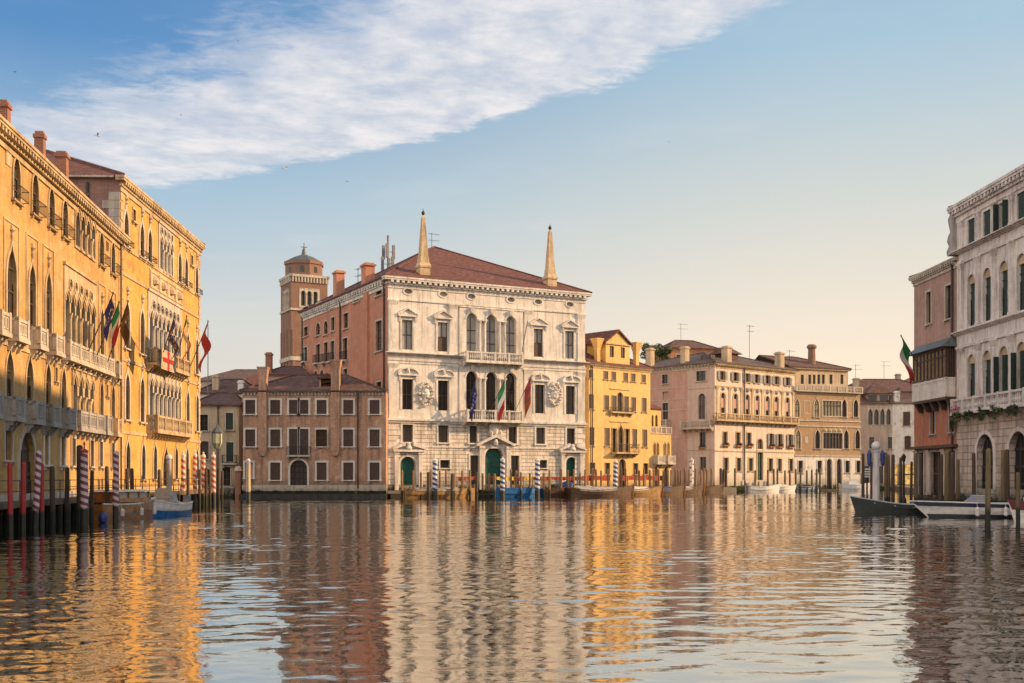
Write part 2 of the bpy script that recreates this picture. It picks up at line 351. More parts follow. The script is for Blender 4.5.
# ------------------------------------------------------------------ mesh helpers
class MB:
    """collects shapes and links them as one mesh object"""
    def __init__(s): s.v = []; s.f = []; s.uv = None
    def add(s, vs, fs):
        o = len(s.v); s.v += [tuple(p) for p in vs]; s.f += [tuple(i + o for i in f) for f in fs]; return s
    def box(s, x0, x1, y0, y1, z0, z1):
        return s.add([(x0, y0, z0), (x1, y0, z0), (x1, y1, z0), (x0, y1, z0), (x0, y0, z1), (x1, y0, z1), (x1, y1, z1), (x0, y1, z1)],
              [(0, 3, 2, 1), (4, 5, 6, 7), (0, 1, 5, 4), (1, 2, 6, 5), (2, 3, 7, 6), (3, 0, 4, 7)])
    def taper(s, x0, x1, y0, y1, z0, X0, X1, Y0, Y1, z1):
        return s.add([(x0, y0, z0), (x1, y0, z0), (x1, y1, z0), (x0, y1, z0), (X0, Y0, z1), (X1, Y0, z1), (X1, Y1, z1), (X0, Y1, z1)],
              [(0, 3, 2, 1), (4, 5, 6, 7), (0, 1, 5, 4), (1, 2, 6, 5), (2, 3, 7, 6), (3, 0, 4, 7)])
    def prism(s, pts, y0, y1):
        """outline in (x, z), counter-clockwise seen from -y, pushed from y0 (front) to y1"""
        n = len(pts)
        return s.add([(x, y0, z) for x, z in pts] + [(x, y1, z) for x, z in pts],
              [tuple(range(n)), tuple(range(2 * n - 1, n - 1, -1))] + [(i, i + n, (i + 1) % n + n, (i + 1) % n) for i in range(n)])
    def strip(s, inner, outer, y0, y1, closed=False):
        """band between two outlines of equal count, front at y0, back at y1"""
        n = len(inner); o = len(s.v)
        s.v += [(x, y0, z) for x, z in inner] + [(x, y0, z) for x, z in outer] + [(x, y1, z) for x, z in inner] + [(x, y1, z) for x, z in outer]
        r = range(n) if closed else range(n - 1)
        for i in r:
            j = (i + 1) % n; a, b, c, d = o, o + n, o + 2 * n, o + 3 * n
            s.f += [(a + i, a + j, b + j, b + i), (a + i, c + i, c + j, a + j), (b + i, b + j, d + j, d + i)]
        if not closed:
            for i in (0, n - 1): s.f.append((o + i, o + n + i, o + 3 * n + i, o + 2 * n + i))
        return s
    def lathe(s, prof, n=10, cx=0, cy=0, cap=True):
        o = len(s.v); k = len(prof)
        for r, z in prof:
            for i in range(n):
                a = 2 * math.pi * i / n; s.v.append((cx + r * math.cos(a), cy + r * math.sin(a), z))
        for j in range(k - 1):
            for i in range(n):
                i2 = (i + 1) % n; s.f.append((o + j * n + i, o + j * n + i2, o + (j + 1) * n + i2, o + (j + 1) * n + i))
        if cap:
            s.f.append(tuple(o + i for i in range(n - 1, -1, -1))); s.f.append(tuple(o + (k - 1) * n + i for i in range(n)))
        return s
    def tube(s, pts, r, n=6):
        pts = [Vector(p) for p in pts]; o = len(s.v); rs = r if isinstance(r, (list, tuple)) else [r] * len(pts)
        for i, p in enumerate(pts):
            t = (pts[min(i + 1, len(pts) - 1)] - pts[max(i - 1, 0)]).normalized()
            a = t.orthogonal().normalized(); b = t.cross(a)
            for k in range(n):
                q = p + (a * math.cos(2 * math.pi * k / n) + b * math.sin(2 * math.pi * k / n)) * rs[i]; s.v.append(tuple(q))
        for i in range(len(pts) - 1):
            for k in range(n):
                k2 = (k + 1) % n; s.f.append((o + i * n + k, o + i * n + k2, o + (i + 1) * n + k2, o + (i + 1) * n + k))
        s.f.append(tuple(o + k for k in range(n - 1, -1, -1))); s.f.append(tuple(o + (len(pts) - 1) * n + k for k in range(n)))
        return s
    def build(s, name, mat, parent=None, T=None, smooth=False):
        me = bpy.data.meshes.new(name)
        vs = s.v if T is None else [tuple(T @ Vector(p)) for p in s.v]
        me.from_pydata(vs, [], s.f); me.update()
        if s.uv is not None:
            l = me.uv_layers.new(name="UVMap")
            for lp in me.loops: l.data[lp.index].uv = s.uv[lp.vertex_index]
        for m in (mat if isinstance(mat, (list, tuple)) else [mat]): me.materials.append(M[m] if isinstance(m, str) else m)
        if smooth: me.polygons.foreach_set('use_smooth', [True] * len(me.polygons))
        o = bpy.data.objects.new(name, me); col.objects.link(o)
        if parent is not None: o.parent = parent
        return o

def tag(o, label=None, cat=None, group=None, kind=None):
    if label: o['label'] = label
    if cat: o['category'] = cat
    if group: o['group'] = group
    if kind: o['kind'] = kind
    return o
def empty(name, loc, rz=0.0, label=None, cat=None, group=None):
    o = bpy.data.objects.new(name, None); col.objects.link(o); o.location = loc; o.rotation_euler = (0, 0, rz); o.empty_display_size = .5
    return tag(o, label, cat, group)
def copy_tree(o, parent=None):
    c = o.copy(); col.objects.link(c)
    if parent is not None: c.parent = parent
    for ch in list(o.children): copy_tree(ch, c)
    return c
def at(px, Y, py=None):
    return Vector(((px - CX) / FPX * Y, Y, 0.0 if py is None else CAMH + (HZ - py) / FPX * Y))

OG = [(1, 0), (.98, .16), (.92, .34), (.80, .50), (.62, .63), (.42, .72), (.24, .80), (.10, .90), (0, 1)]
def outline(kind, u, z0, z1, w, grow=0.0):
    """opening outline, bottom-left up and over to bottom-right"""
    h = w / 2
    if kind == 'rect':
        return [(u - h - grow, z0), (u - h - grow, z1 + grow), (u + h + grow, z1 + grow), (u + h + grow, z0)]
    if kind == 'round':
        zs = z1 - h; n = 10
        arc = [(u - (h + grow) * math.cos(math.pi * i / n), zs + (h + grow) * math.sin(math.pi * i / n)) for i in range(n + 1)]
    elif kind == 'seg':
        zs = z1 - h * .35; n = 6
        arc = [(u - (h + grow) * math.cos(math.pi * i / n), zs + (h * .35 + grow) * math.sin(math.pi * i / n)) for i in range(n + 1)]
    elif kind == 'circle':
        n = 14; r = h + grow; zc = (z0 + z1) / 2; rz = (z1 - z0) / 2 + grow
        return [(u - r * math.cos(2 * math.pi * i / n), zc + rz * math.sin(2 * math.pi * i / n)) for i in range(n)]
    else:
        hh = min(1.35 * w, (z1 - z0) * .55); zs = z1 - hh
        L = [(u - h * a - grow * max(a, .25 if a > 0 else 0), zs + hh * b + grow * (b if b < 1 else 1.8)) for a, b in OG]
        Rr = [(2 * u - x, z) for x, z in reversed(L[:-1])]
        arc = L + Rr
    return [(u - h - grow, z0)] + arc + [(u + h + grow, z0)]

class Op:
    def __init__(s, kind, u, z0, z1, w): s.kind, s.u, s.z0, s.z1, s.w = kind, u, z0, z1, w

def wall_with_holes(mb, u0, u1, z0, z1, ops, y0=0.0, reveal=.3):
    us = sorted({round(x, 4) for x in [u0, u1] + [a for o in ops for a in (o.u - o.w / 2, o.u + o.w / 2)] if u0 - 1e-6 <= x <= u1 + 1e-6})
    zs = sorted({round(x, 4) for x in [z0, z1] + [a for o in ops for a in (o.z0, o.z1)] if z0 - 1e-6 <= x <= z1 + 1e-6})
    nu, nz = len(us), len(zs); o0 = len(mb.v)
    mb.v += [(u, y0, z) for z in zs for u in us]
    for j in range(nz - 1):
        zc = (zs[j] + zs[j + 1]) / 2
        row = [o for o in ops if o.z0 < zc < o.z1]
        for i in range(nu - 1):
            uc = (us[i] + us[i + 1]) / 2
            if any(abs(uc - o.u) < o.w / 2 for o in row): continue
            a = o0 + j * nu + i; mb.f.append((a, a + 1, a + nu + 1, a + nu))
    for o in ops:
        pts = outline(o.kind, o.u, o.z0, o.z1, o.w)
        if o.kind == 'circle':
            n = len(pts)
            for i in range(n):
                p, q_ = pts[i], pts[(i + 1) % n]; zt = o.z1 if (p[1] + q_[1]) / 2 > (o.z0 + o.z1) / 2 else o.z0
                mb.add([(p[0], y0, p[1]), (q_[0], y0, q_[1]), (q_[0], y0, zt), (p[0], y0, zt)], [(0, 1, 2, 3)])
                mb.add([(p[0], y0, p[1]), (q_[0], y0, q_[1]), (q_[0], y0 + reveal, q_[1]), (p[0], y0 + reveal, p[1])], [(0, 1, 2, 3)])
            continue
        if o.kind != 'rect':
            a = pts[1:-1]
            for p, q_ in zip(a, a[1:]):
                mb.add([(p[0], y0, p[1]), (q_[0], y0, q_[1]), (q_[0], y0, o.z1), (p[0], y0, o.z1)], [(0, 1, 2, 3)])
        for p, q_ in list(zip(pts, pts[1:])) + [(pts[-1], pts[0])]:
            mb.add([(p[0], y0, p[1]), (q_[0], y0, q_[1]), (q_[0], y0 + reveal, q_[1]), (p[0], y0 + reveal, p[1])], [(0, 1, 2, 3)])

class Fac:
    """one facade plane: x runs left to right seen from outside, y goes into the building, z up"""
    def __init__(s, thing, P0, d):
        s.T = thing; s.O = Vector((P0[0], P0[1])); s.d = Vector(d).normalized(); s.n = Vector((-s.d.y, s.d.x))
        bpy.context.view_layer.update()
        Wm = Matrix(((s.d.x, s.n.x, 0, s.O.x), (s.d.y, s.n.y, 0, s.O.y), (0, 0, 1, 0), (0, 0, 0, 1)))
        s.L = thing.matrix_world.inverted() @ Wm
        s.ops = []
    def u(s, px, v=0.0):
        k = (px - CX) / FPX
        return (k * (s.O.y + v * s.n.y) - (s.O.x + v * s.n.x)) / (s.d.x - k * s.d.y)
    def Y(s, px, v=0.0): return s.O.y + s.u(px, v) * s.d.y + v * s.n.y
    def z(s, px, py, v=0.0): return CAMH + (HZ - py) / FPX * s.Y(px, v)
    def zz(s, *pairs): return sum(s.z(a, b) for a, b in pairs) / len(pairs)
    def wd(s, px, w): return abs(s.u(px + w / 2) - s.u(px - w / 2))
    def world(s, u, v=0.0, z=0.0):
        p = s.O + s.d * u + s.n * v; return Vector((p.x, p.y, z))
    def put(s, mb, name, mat, parent=None, smooth=False):
        return mb.build(name, mat, parent or s.T, s.L, smooth)
    # ---- parts
    def window(s, u, z0, z1, w, kind='rect', trim=.14, tm='istria', pane='glass', bars=(1, 2), barm='dark_wood', sill=.1, shut=None, shm='shutter_brown',
               head=None, depth=.24, name='window', register=True, hm=None, rail=False, proud=.06):
        if register: s.ops.append(Op(kind, u, z0, z1, w))
        pts = outline(kind, u, z0, z1, w)
        if pane == 'glass' and random.random() < .28: pane = 'glass_curtain'
        p = MB(); p.add([(x, depth, z) for x, z in pts], [tuple(range(len(pts)))])
        root = s.put(p, name, pane)
        if bars:
            b = MB(); t = max(.028, w * .035); y0, y1 = depth - .05, depth - .006
            nv, nh = bars; top = z1 - (0 if kind == 'rect' else w * (.12 if kind != 'gothic' else .5)); 
            for i in range(1, nv + 1):
                x = u - w / 2 + w * i / (nv + 1); b.box(x - t, x + t, y0, y1, z0 + .002, top - .002)
            for i in range(1, nh + 1):
                z = z0 + (z1 - z0) * i / (nh + 1); b.box(u - w / 2 + .004, u + w / 2 - .004, y0 - .01, y1 - .003, z - t, z + t)
            b.box(u - w / 2 + .002, u - w / 2 + t * 1.6, y0 - .004, y1 - .001, z0 + .003, z1 - (0 if kind == 'rect' else min(w * 1.35, (z1 - z0) * .5)) - .003)
            b.box(u + w / 2 - t * 1.6, u + w / 2 - .002, y0 - .004, y1 - .001, z0 + .003, z1 - (0 if kind == 'rect' else min(w * 1.35, (z1 - z0) * .5)) - .003)
            s.put(b, 'sash', barm, root)
        if trim:
            f = MB(); f.strip(outline(kind, u, z0, z1, w), outline(kind, u, z0, z1, w, trim), -proud, .02)
            if kind == 'circle': f = MB(); f.strip(outline(kind, u, z0, z1, w), outline(kind, u, z0, z1, w, trim), -proud, .02, True)
            s.put(f, 'frame', tm, root)
        if sill:
            b = MB(); b.box(u - w / 2 - trim - .08, u + w / 2 + trim + .08, -proud - .12, .1, z0 - sill, z0 - .001)
            for sx in (-1, 1): b.box(u + sx * (w / 2 + trim * .4) - .05, u + sx * (w / 2 + trim * .4) + .05, -proud - .06, .04, z0 - sill - .14, z0 - sill)
            s.put(b, 'sill', tm, root)
        if shut:
            for sx in (-1, 1):
                b = MB()
                if shut == 'open':
                    a0 = u + sx * (w / 2 + .03); a1 = u + sx * (w + .0); x0, x1 = min(a0, a1), max(a0, a1); yy = -proud - .075
                elif shut == 'ajar':
                    a0 = u + sx * (w / 2 + .02); x0, x1 = a0 - .03, a0 + .03; b.box(x0, x1, -.06 - w * .28, -.07, z0 + .02, z1 - (w * .5 if kind == 'round' else .02)); s.put(b, 'shutter', shm, root); continue
                else:
                    x0, x1 = (u - w / 2 + .004, u - .006) if sx < 0 else (u + .006, u + w / 2 - .004); yy = .05
                zt = z1 - (.02 if kind == 'rect' else .0)
                if kind == 'round' and shut == 'closed': zt = z1 - w / 2
                b.box(x0, x1, yy, yy + .05, z0 + .02, zt); nsl = max(3, int((zt - z0) / .28))
                for k in range(nsl):
                    z = z0 + .1 + (zt - z0 - .2) * (k + .5) / nsl; hgt = (zt - z0 - .2) / nsl * .28
                    b.box(x0 + .06, x1 - .06, yy - .022, yy + .01, z - hgt, z + hgt)
                s.put(b, 'shutter', shm, root)
        if head:
            b = MB(); hw = w / 2 + trim + .28; zb = z1 + trim + .12; hm = hm or tm
            b.box(u - hw, u + hw, -.30, -.001, zb, zb + .16)
            if head == 'tri':
                b.prism([(u - hw, zb + .163), (u + hw, zb + .163), (u, zb + .80)], -.12, -.001)
                for sx in (-1, 1):
                    q_ = [(u + sx * (hw + .06), zb + .163), (u + sx * (hw + .06), zb + .30), (u, zb + .98), (u, zb + .80)]
                    b.prism(q_ if sx > 0 else q_[::-1], -.32, -.003)
            elif head == 'arc':
                n = 9
                A = [(u - hw * math.cos(math.pi * i / n), zb + .163 + .58 * math.sin(math.pi * i / n)) for i in range(n + 1)]
                B_ = [(u - (hw + .06) * math.cos(math.pi * i / n), zb + .165 + .78 * math.sin(math.pi * i / n)) for i in range(n + 1)]
                b.prism(A[::-1], -.10, -.001); b.strip(A, B_, -.32, -.003)
                b.lathe([(.02, zb + .2), (.16, zb + .35), (.18, zb + .6), (.05, zb + .85)], 8, u, -.22)
            elif head == 'flat': b.box(u - hw + .06, u + hw - .06, -.2, -.003, zb + .163, zb + .24)
            for sx in (-1, 1):
                b.taper(u + sx * (w / 2 + trim + .1) - .09, u + sx * (w / 2 + trim + .1) + .09, -.10, -.002, zb - .55, u + sx * (w / 2 + trim + .1) - .09, u + sx * (w / 2 + trim + .1) + .09, -.24, -.002, zb - .002)
            s.put(b, 'pediment', hm, root)
        if rail:
            b = MB(); d_ = .38; x0, x1 = u - w / 2 - .12, u + w / 2 + .12; zt = z0 + (rail if isinstance(rail, float) else .75)
            pth = [(x0, 0, zt), (x0, -d_, zt), (x1, -d_, zt), (x1, 0, zt)]
            b.tube(pth, .022, 5); b.tube([(a, c, z0 + .05) for a, c, _ in pth], .018, 5)
            for i in range(9):
                x = x0 + (x1 - x0) * i / 8; b.tube([(x, -d_, z0), (x, -d_, zt)], .011, 4)
            s.put(b, 'railing', 'iron', root)
        return root
    def wpx(s, px, t, b, w, **k):
        return s.window(s.u(px), s.z(px, b), s.z(px, t), k.pop('wm', None) or s.wd(px, w), **k)
    def row(s, pxs, top, bot, wm, **k):
        """a row of like windows: top and bot are ((px, py), ...) sample points of the two edges"""
        z1, z0 = s.zz(*top), s.zz(*bot); return [s.window(s.u(p), z0, z1, wm, **k) for p in pxs]
    def loggia(s, u0, u1, z0, z1, lights, mat='istria', pane='glass', proud=.07, reveal=.42, cols=True, quatre=None, bars=None, capz=None, name='loggia', rootmat=None):
        """a stone panel pierced by lights (kind, u, z0, z1, w), with a column in front of every pier"""
        s.ops.append(Op('rect', (u0 + u1) / 2, z0 + .04, z1 - .04, u1 - u0 - .08))
        ops = [Op(*l) for l in lights]; hl = [Op(*q_) for q_ in (quatre or [])]
        mb = MB(); wall_with_holes(mb, u0, u1, z0, z1, ops + hl, -proud, reveal)
        mb.box(u0, u0 + .03, -proud + .004, .1, z0, z1); mb.box(u1 - .03, u1, -proud + .004, .1, z0, z1)
        mb.box(u0 - .06, u1 + .06, -proud - .09, .05, z1 + .002, z1 + .16)
        root = s.put(mb, name, mat)
        for o in ops + hl:
            pts = outline(o.kind, o.u, o.z0, o.z1, o.w); p = MB(); p.add([(x, reveal - proud - .02, z) for x, z in pts], [tuple(range(len(pts)))])
            s.put(p, 'pane', pane, root)
            if bars and o in ops:
                b = MB(); y0 = reveal - proud - .1; b.box(o.u - .035, o.u + .035, y0, y0 + .06, o.z0, o.z1 - o.w * .2)
                for f_ in (.33, .62): z = o.z0 + (o.z1 - o.z0) * f_; b.box(o.u - o.w / 2, o.u + o.w / 2, y0 - .01, y0 + .05, z - .03, z + .03)
                s.put(b, 'sash', bars, root)
        if hl:
            for o in hl:
                t = MB(); zc = (o.z0 + o.z1) / 2; r = o.w / 2
                t.strip(outline('circle', o.u, o.z0, o.z1, o.w, 0), outline('circle', o.u, o.z0, o.z1, o.w, .10), -proud - .05, -proud + .01, True)
                for k in range(4):
                    a = math.pi / 4 + k * math.pi / 2; c_, s_ = math.cos(a), math.sin(a)
                    t.prism([(o.u + c_ * r * 1.0 - s_ * r * .22, zc + s_ * r + c_ * r * .22), (o.u + c_ * r * .45, zc + s_ * r * .45), (o.u + c_ * r + s_ * r * .22, zc + s_ * r - c_ * r * .22)], -proud + .01, -proud + .2)
                s.put(t, 'tracery', mat, root)
        def spring(o): return o.z1 - o.w / 2 if o.kind == 'round' else o.z1 - min(1.35 * o.w, (o.z1 - o.z0) * .55)
        t = MB(); gap = min([b_.u - b_.w / 2 - a.u - a.w / 2 for a, b_ in zip(ops, ops[1:])] or [.3])
        for o in ops:
            if o.kind != 'rect':
                e = outline(o.kind, o.u, spring(o), o.z1, o.w)[1:-1]; g = outline(o.kind, o.u, spring(o), o.z1, o.w, min(.14, gap * .46))[1:-1]; t.strip(e, g, -proud - .06, -proud + .01)
        if t.v: s.put(t, 'moulding', mat, root)
        if cols:
            e = sorted([(o.u - o.w / 2, o.u + o.w / 2, o) for o in ops])
            for (a, b_, o), (c, d_, o2) in zip(e, e[1:]):
                r = max(.06, (c - b_) * .30); x = (b_ + c) / 2; zc = (capz or spring(o)) - .12; y = -proud - r * .35
                cm = MB(); cm.lathe([(r * 1.35, z0 + .002), (r * 1.35, z0 + .12), (r, z0 + .16), (r * .9, zc - .25), (r * 1.0, zc - .22), (r * 1.5, zc - .02), (r * 1.5, zc)], 10, x, y)
                cm.box(x - r * 1.6, x + r * 1.6, y - r * 1.3, y + r * 1.6, zc, zc + .10)
                if c - b_ > .7:
                    cm = MB(); rr_ = .15
                    for xx in (x - (c - b_) * .28, x + (c - b_) * .28):
                        cm.lathe([(rr_ * 1.4, z0 + .002), (rr_ * 1.4, z0 + .14), (rr_, z0 + .2), (rr_ * .9, zc - .28), (rr_, zc - .25), (rr_ * 1.6, zc - .03), (rr_ * 1.6, zc)], 10, xx, -proud - rr_ * 1.15)
                    cm.box(b_ + .02, c - .02, -proud - rr_ * 2.8, -proud + .02, zc, zc + .16)
                s.put(cm, 'column', mat, root)
        return root
    def balcony(s, u0, u1, zf, rh, depth=.9, style='baluster', mat='istria', corb=None, name='balcony', slab=.18, imat='iron'):
        b = MB(); b.box(u0 - .05, u1 + .05, -depth - .05, -.002, zf - slab, zf)
        n = corb if corb is not None else max(2, int(round((u1 - u0) / 1.0)) + 1)
        for i in range(n):
            x = u0 + .12 + (u1 - u0 - .24) * i / max(1, n - 1)
            b.taper(x - .09, x + .09, -depth * .62, -.003, zf - slab - .17, x - .10, x + .10, -depth * .82, -.003, zf - slab - .001)
            b.taper(x - .08, x + .08, -depth * .25, -.004, zf - slab - .40, x - .085, x + .085, -depth * .5, -.004, zf - slab - .171)
        root = s.put(b, name, mat)
        r = MB(); zt = zf + rh
        if style == 'iron':
            pth = [(u0, 0, zt), (u0, -depth, zt), (u1, -depth, zt), (u1, 0, zt)]
            r.tube(pth, .03, 5); r.tube([(a, c, zf + .08) for a, c, _ in pth], .02, 5)
            k = int((u1 - u0) / .16)
            for i in range(k + 1): x = u0 + (u1 - u0) * i / k; r.tube([(x, -depth, zf), (x, -depth, zt)], .014, 4)
            for y in np.linspace(-depth, -.1, 5)[1:]:
                for x in (u0, u1): r.tube([(x, float(y), zf), (x, float(y), zt)], .014, 4)
            s.put(r, 'railing', imat, root); return root
        t = .16
        r.box(u0, u1, -depth, -depth + t, zt - .14, zt)
        for x in (u0, u1 - t): r.box(x, x + t, -depth + t + .001, -.004, zt - .14, zt)
        r.box(u0, u1, -depth + .01, -depth + t, zf + .001, zf + .10)
        npier = max(1, int(round((u1 - u0) / 1.9)))
        for i in range(npier + 1):
            x = u0 + (u1 - u0 - t * 1.3) * i / npier; r.box(x, x + t * 1.3, -depth - .03, -depth + t + .01, zf + .002, zt + .05)
        for x in (u0, u1 - t * 1.3): r.box(x, x + t * 1.3, -.16, -.005, zf + .002, zt + .02)
        if style == 'panel':
            r.box(u0 + .02, u1 - .02, -depth + .05, -depth + .12, zf + .1, zt - .14)
            for x in (u0 + .05, u1 - .12): r.box(x, x + .07, -depth + t, -.1, zf + .002, zt - .14)
            k = max(2, int((u1 - u0) / .42))
            for i in range(k):
                a = u0 + .22 + (u1 - u0 - .44) * i / k; c = u0 + .22 + (u1 - u0 - .44) * (i + 1) / k
                r.strip([(a + .12, zf + .22), (a + .12, zt - .26), (c - .12, zt - .26), (c - .12, zf + .22)], [(a + .04, zf + .14), (a + .04, zt - .18), (c - .04, zt - .18), (c - .04, zf + .14)], -depth + .015, -depth + .06, True)
            for x in (u0, u1 - .07):
                kk = max(1, int(depth / .4))
                for i in range(kk):
                    pass
        else:
            def bal(x, y):
                h = zt - .14 - zf - .1
                r.lathe([(.055, zf + .1), (.035, zf + .1 + h * .12), (.075, zf + .1 + h * .35), (.03, zf + .1 + h * .8), (.055, zf + .1 + h)], 6, x, y, False)
            k = int((u1 - u0) / .25)
            for i in range(1, k): bal(u0 + (u1 - u0) * i / k, -depth + t / 2)
            k = max(2, int(depth / .25))
            for i in range(1, k):
                for x in (u0 + t / 2, u1 - t / 2): bal(x, -depth + (depth - .1) * i / k)
        s.put(r, 'balustrade', mat, root)
        return root
    def wall(s, u0, u1, z1, mat, z0=-1.0, depth=None, name='wall', reveal=.3, gable=None, extra=None):
        """the facade with its openings; with depth also the side and back walls"""
        mb = MB(); wall_with_holes(mb, u0, u1, z0, z1, s.ops, 0, reveal)
        if depth:
            mb.add([(u0, 0, z0), (u1, 0, z0), (u1, depth, z0), (u0, depth, z0), (u0, 0, z1), (u1, 0, z1), (u1, depth, z1), (u0, depth, z1)],
                   [(1, 2, 6, 5), (2, 3, 7, 6), (3, 0, 4, 7), (4, 5, 6, 7)])
        return s.put(mb, name, mat)
    def band(s, u0, u1, z0, z1, proud, mat, name='string_course', ret=None, steps=1):
        b = MB()
        for k in range(steps):
            a = z0 + (z1 - z0) * k / steps; c = z0 + (z1 - z0) * (k + 1) / steps; p = proud * (k + 1) / steps
            b.box(u0 - p * .6, u1 + p * .6, -p, -.001 + .0 * k, a, c - (.0006 if k < steps - 1 else 0))
        return s.put(b, name, mat)
    def cornice(s, u0, u1, z, h, proud, mat, dent=.5, dm=None, left=0.0, right=0.0):
        """main cornice: bed mould, blocks and crown; left and right give the length of the returns"""
        b = MB(); bt = z - h
        b.box(u0 - .06, u1 + .06, -.08, -.001, bt - h * .5, bt - .001)
        b.box(u0 - proud * .45, u1 + proud * .45, -proud * .45, 0, bt, bt + h * .22)
        b.box(u0 - proud * .9, u1 + proud * .9, -proud * .9, .2, bt + h * .55, bt + h * .78)
        b.box(u0 - proud, u1 + proud, -proud, .2, bt + h * .782, z + .02)
        for L_, x, sg in ((left, u0, -1), (right, u1, 1)):
            if L_:
                for p, a, c in ((.45, bt, bt + h * .22), (.9, bt + h * .55, bt + h * .78), (1.0, bt + h * .782, z + .02)):
                    e = sorted((x, x + sg * proud * p)); b.box(e[0], e[1], .203, L_, a, c)
        n = int((u1 - u0) / dent)
        for i in range(n):
            x = u0 + (u1 - u0) * (i + .5) / n; b.box(x - dent * .25, x + dent * .25, -proud * .85, -.002, bt + h * .222, bt + h * .548)
        for L_, x, sg in ((left, u0, -1), (right, u1, 1)):
            if L_:
                k = int(L_ / dent)
                for i in range(1, k):
                    e = sorted((x + sg * .002, x + sg * proud * .85)); y = L_ * (i + .5) / k; b.box(e[0], e[1], y - dent * .25, y + dent * .25, bt + h * .222, bt + h * .548)
        return s.put(b, 'cornice', mat)
    def pilaster(s, u, w, z0, z1, proud=.10, mat='istria', cap=True):
        b = MB(); b.box(u - w / 2, u + w / 2, -proud, -.001, z0, z1)
        b.box(u - w / 2 - .06, u + w / 2 + .06, -proud - .06, -.002, z0 + .002, z0 + .25)
        if cap:
            b.taper(u - w / 2 - .01, u + w / 2 + .01, -proud - .01, -.003, z1 - .5, u - w / 2 - .12, u + w / 2 + .12, -proud - .12, -.003, z1 - .12)
            b.box(u - w / 2 - .14, u + w / 2 + .14, -proud - .14, -.004, z1 - .118, z1 - .002)
        return s.put(b, 'pilaster', mat)
    def pipe(s, u, z0, z1, r=.06, y=-.14, mat='pipe'):
        b = MB(); b.tube([(u, y, z0), (u, y, z1)], r, 7); b.box(u - .14, u + .14, y - .12, y + .12, z1, z1 + .25)
        return s.put(b, 'drainpipe', mat)
    def roof(s, x0, x1, y0, y1, z, zr, ra, rb, mat, over=.5, th=.14, name='roof'):
        """hipped or gabled roof over a rectangle; ra, rb are the ridge ends"""
        X0, X1, Y0, Y1 = x0 - over, x1 + over, y0 - over, y1 + over
        v = [(X0, Y0, z), (X1, Y0, z), (X1, Y1, z), (X0, Y1, z), (ra[0], ra[1], zr), (rb[0], rb[1], zr)]
        along_x = abs(ra[0] - rb[0]) > abs(ra[1] - rb[1])
        if along_x: f = [(0, 1, 5, 4), (1, 2, 5), (2, 3, 4, 5), (3, 0, 4)]
        else: f = [(0, 1, 4), (1, 2, 5, 4), (2, 3, 5), (3, 0, 4, 5)]
        mb = MB(); mb.add(v, f)
        mb.add([(X0, Y0, z), (X1, Y0, z), (X1, Y1, z), (X0, Y1, z), (X0, Y0, z - th), (X1, Y0, z - th), (X1, Y1, z - th), (X0, Y1, z - th)], [(0, 4, 5, 1), (1, 5, 6, 2), (2, 6, 7, 3), (3, 7, 4, 0), (4, 7, 6, 5)])
        # ridge and hip tiles
        for a, b_ in ((4, 5), (0, 4), (3, 4) if along_x else (1, 4), (1, 5) if along_x else (2, 5), (2, 5) if along_x else (3, 5)):
            p, q_ = Vector(v[a]), Vector(v[b_])
            if (p - q_).length > .3: mb.tube([p + Vector((0, 0, .03)), q_ + Vector((0, 0, .03))], .11, 6)
        return s.put(mb, name, mat)
    def chimney(s, parent, u, y, z0, z1, w=.8, d=.8, style='plain', mat='chimney_brick'):
        b = MB(); h = z1 - z0
        if style == 'flare':
            zb = z0 + h * .60
            b.box(u - w / 2, u + w / 2, y - d / 2, y + d / 2, z0, zb)
            b.box(u - w * .58, u + w * .58, y - d * .58, y + d * .58, zb - .12, zb)
            b.taper(u - w / 2, u + w / 2, y - d / 2, y + d / 2, zb + .001, u - w * 1.08, u + w * 1.08, y - d * 1.08, y + d * 1.08, z1 - .12)
            b.box(u - w * 1.12, u + w * 1.12, y - d * 1.12, y + d * 1.12, z1 - .119, z1)
        else:
            b.box(u - w / 2, u + w / 2, y - d / 2, y + d / 2, z0, z1 - .35)
            b.box(u - w * .62, u + w * .62, y - d * .62, y + d * .62, z1 - .349, z1 - .16)
            b.box(u - w * .45, u + w * .45, y - d * .45, y + d * .45, z1 - .159, z1)
        return s.put(b, 'chimney', mat, parent)
    def antenna(s, parent, u, y, z0, z1, seed=0):
        b = MB(); b.tube([(u, y, z0), (u, y, z1)], .035, 5); rr = random.Random(seed)
        for k in range(2):
            z = z1 - .15 - k * .8; L_ = .9 + rr.random() * .5
            b.tube([(u - L_ * .5, y, z), (u + L_, y, z)], .02, 4)
            for i in range(5): x = u - L_ * .4 + L_ * 1.3 * i / 4; b.tube([(x, y - .35, z), (x, y + .35, z)], .012, 4)
        return s.put(b, 'antenna', 'iron', parent)

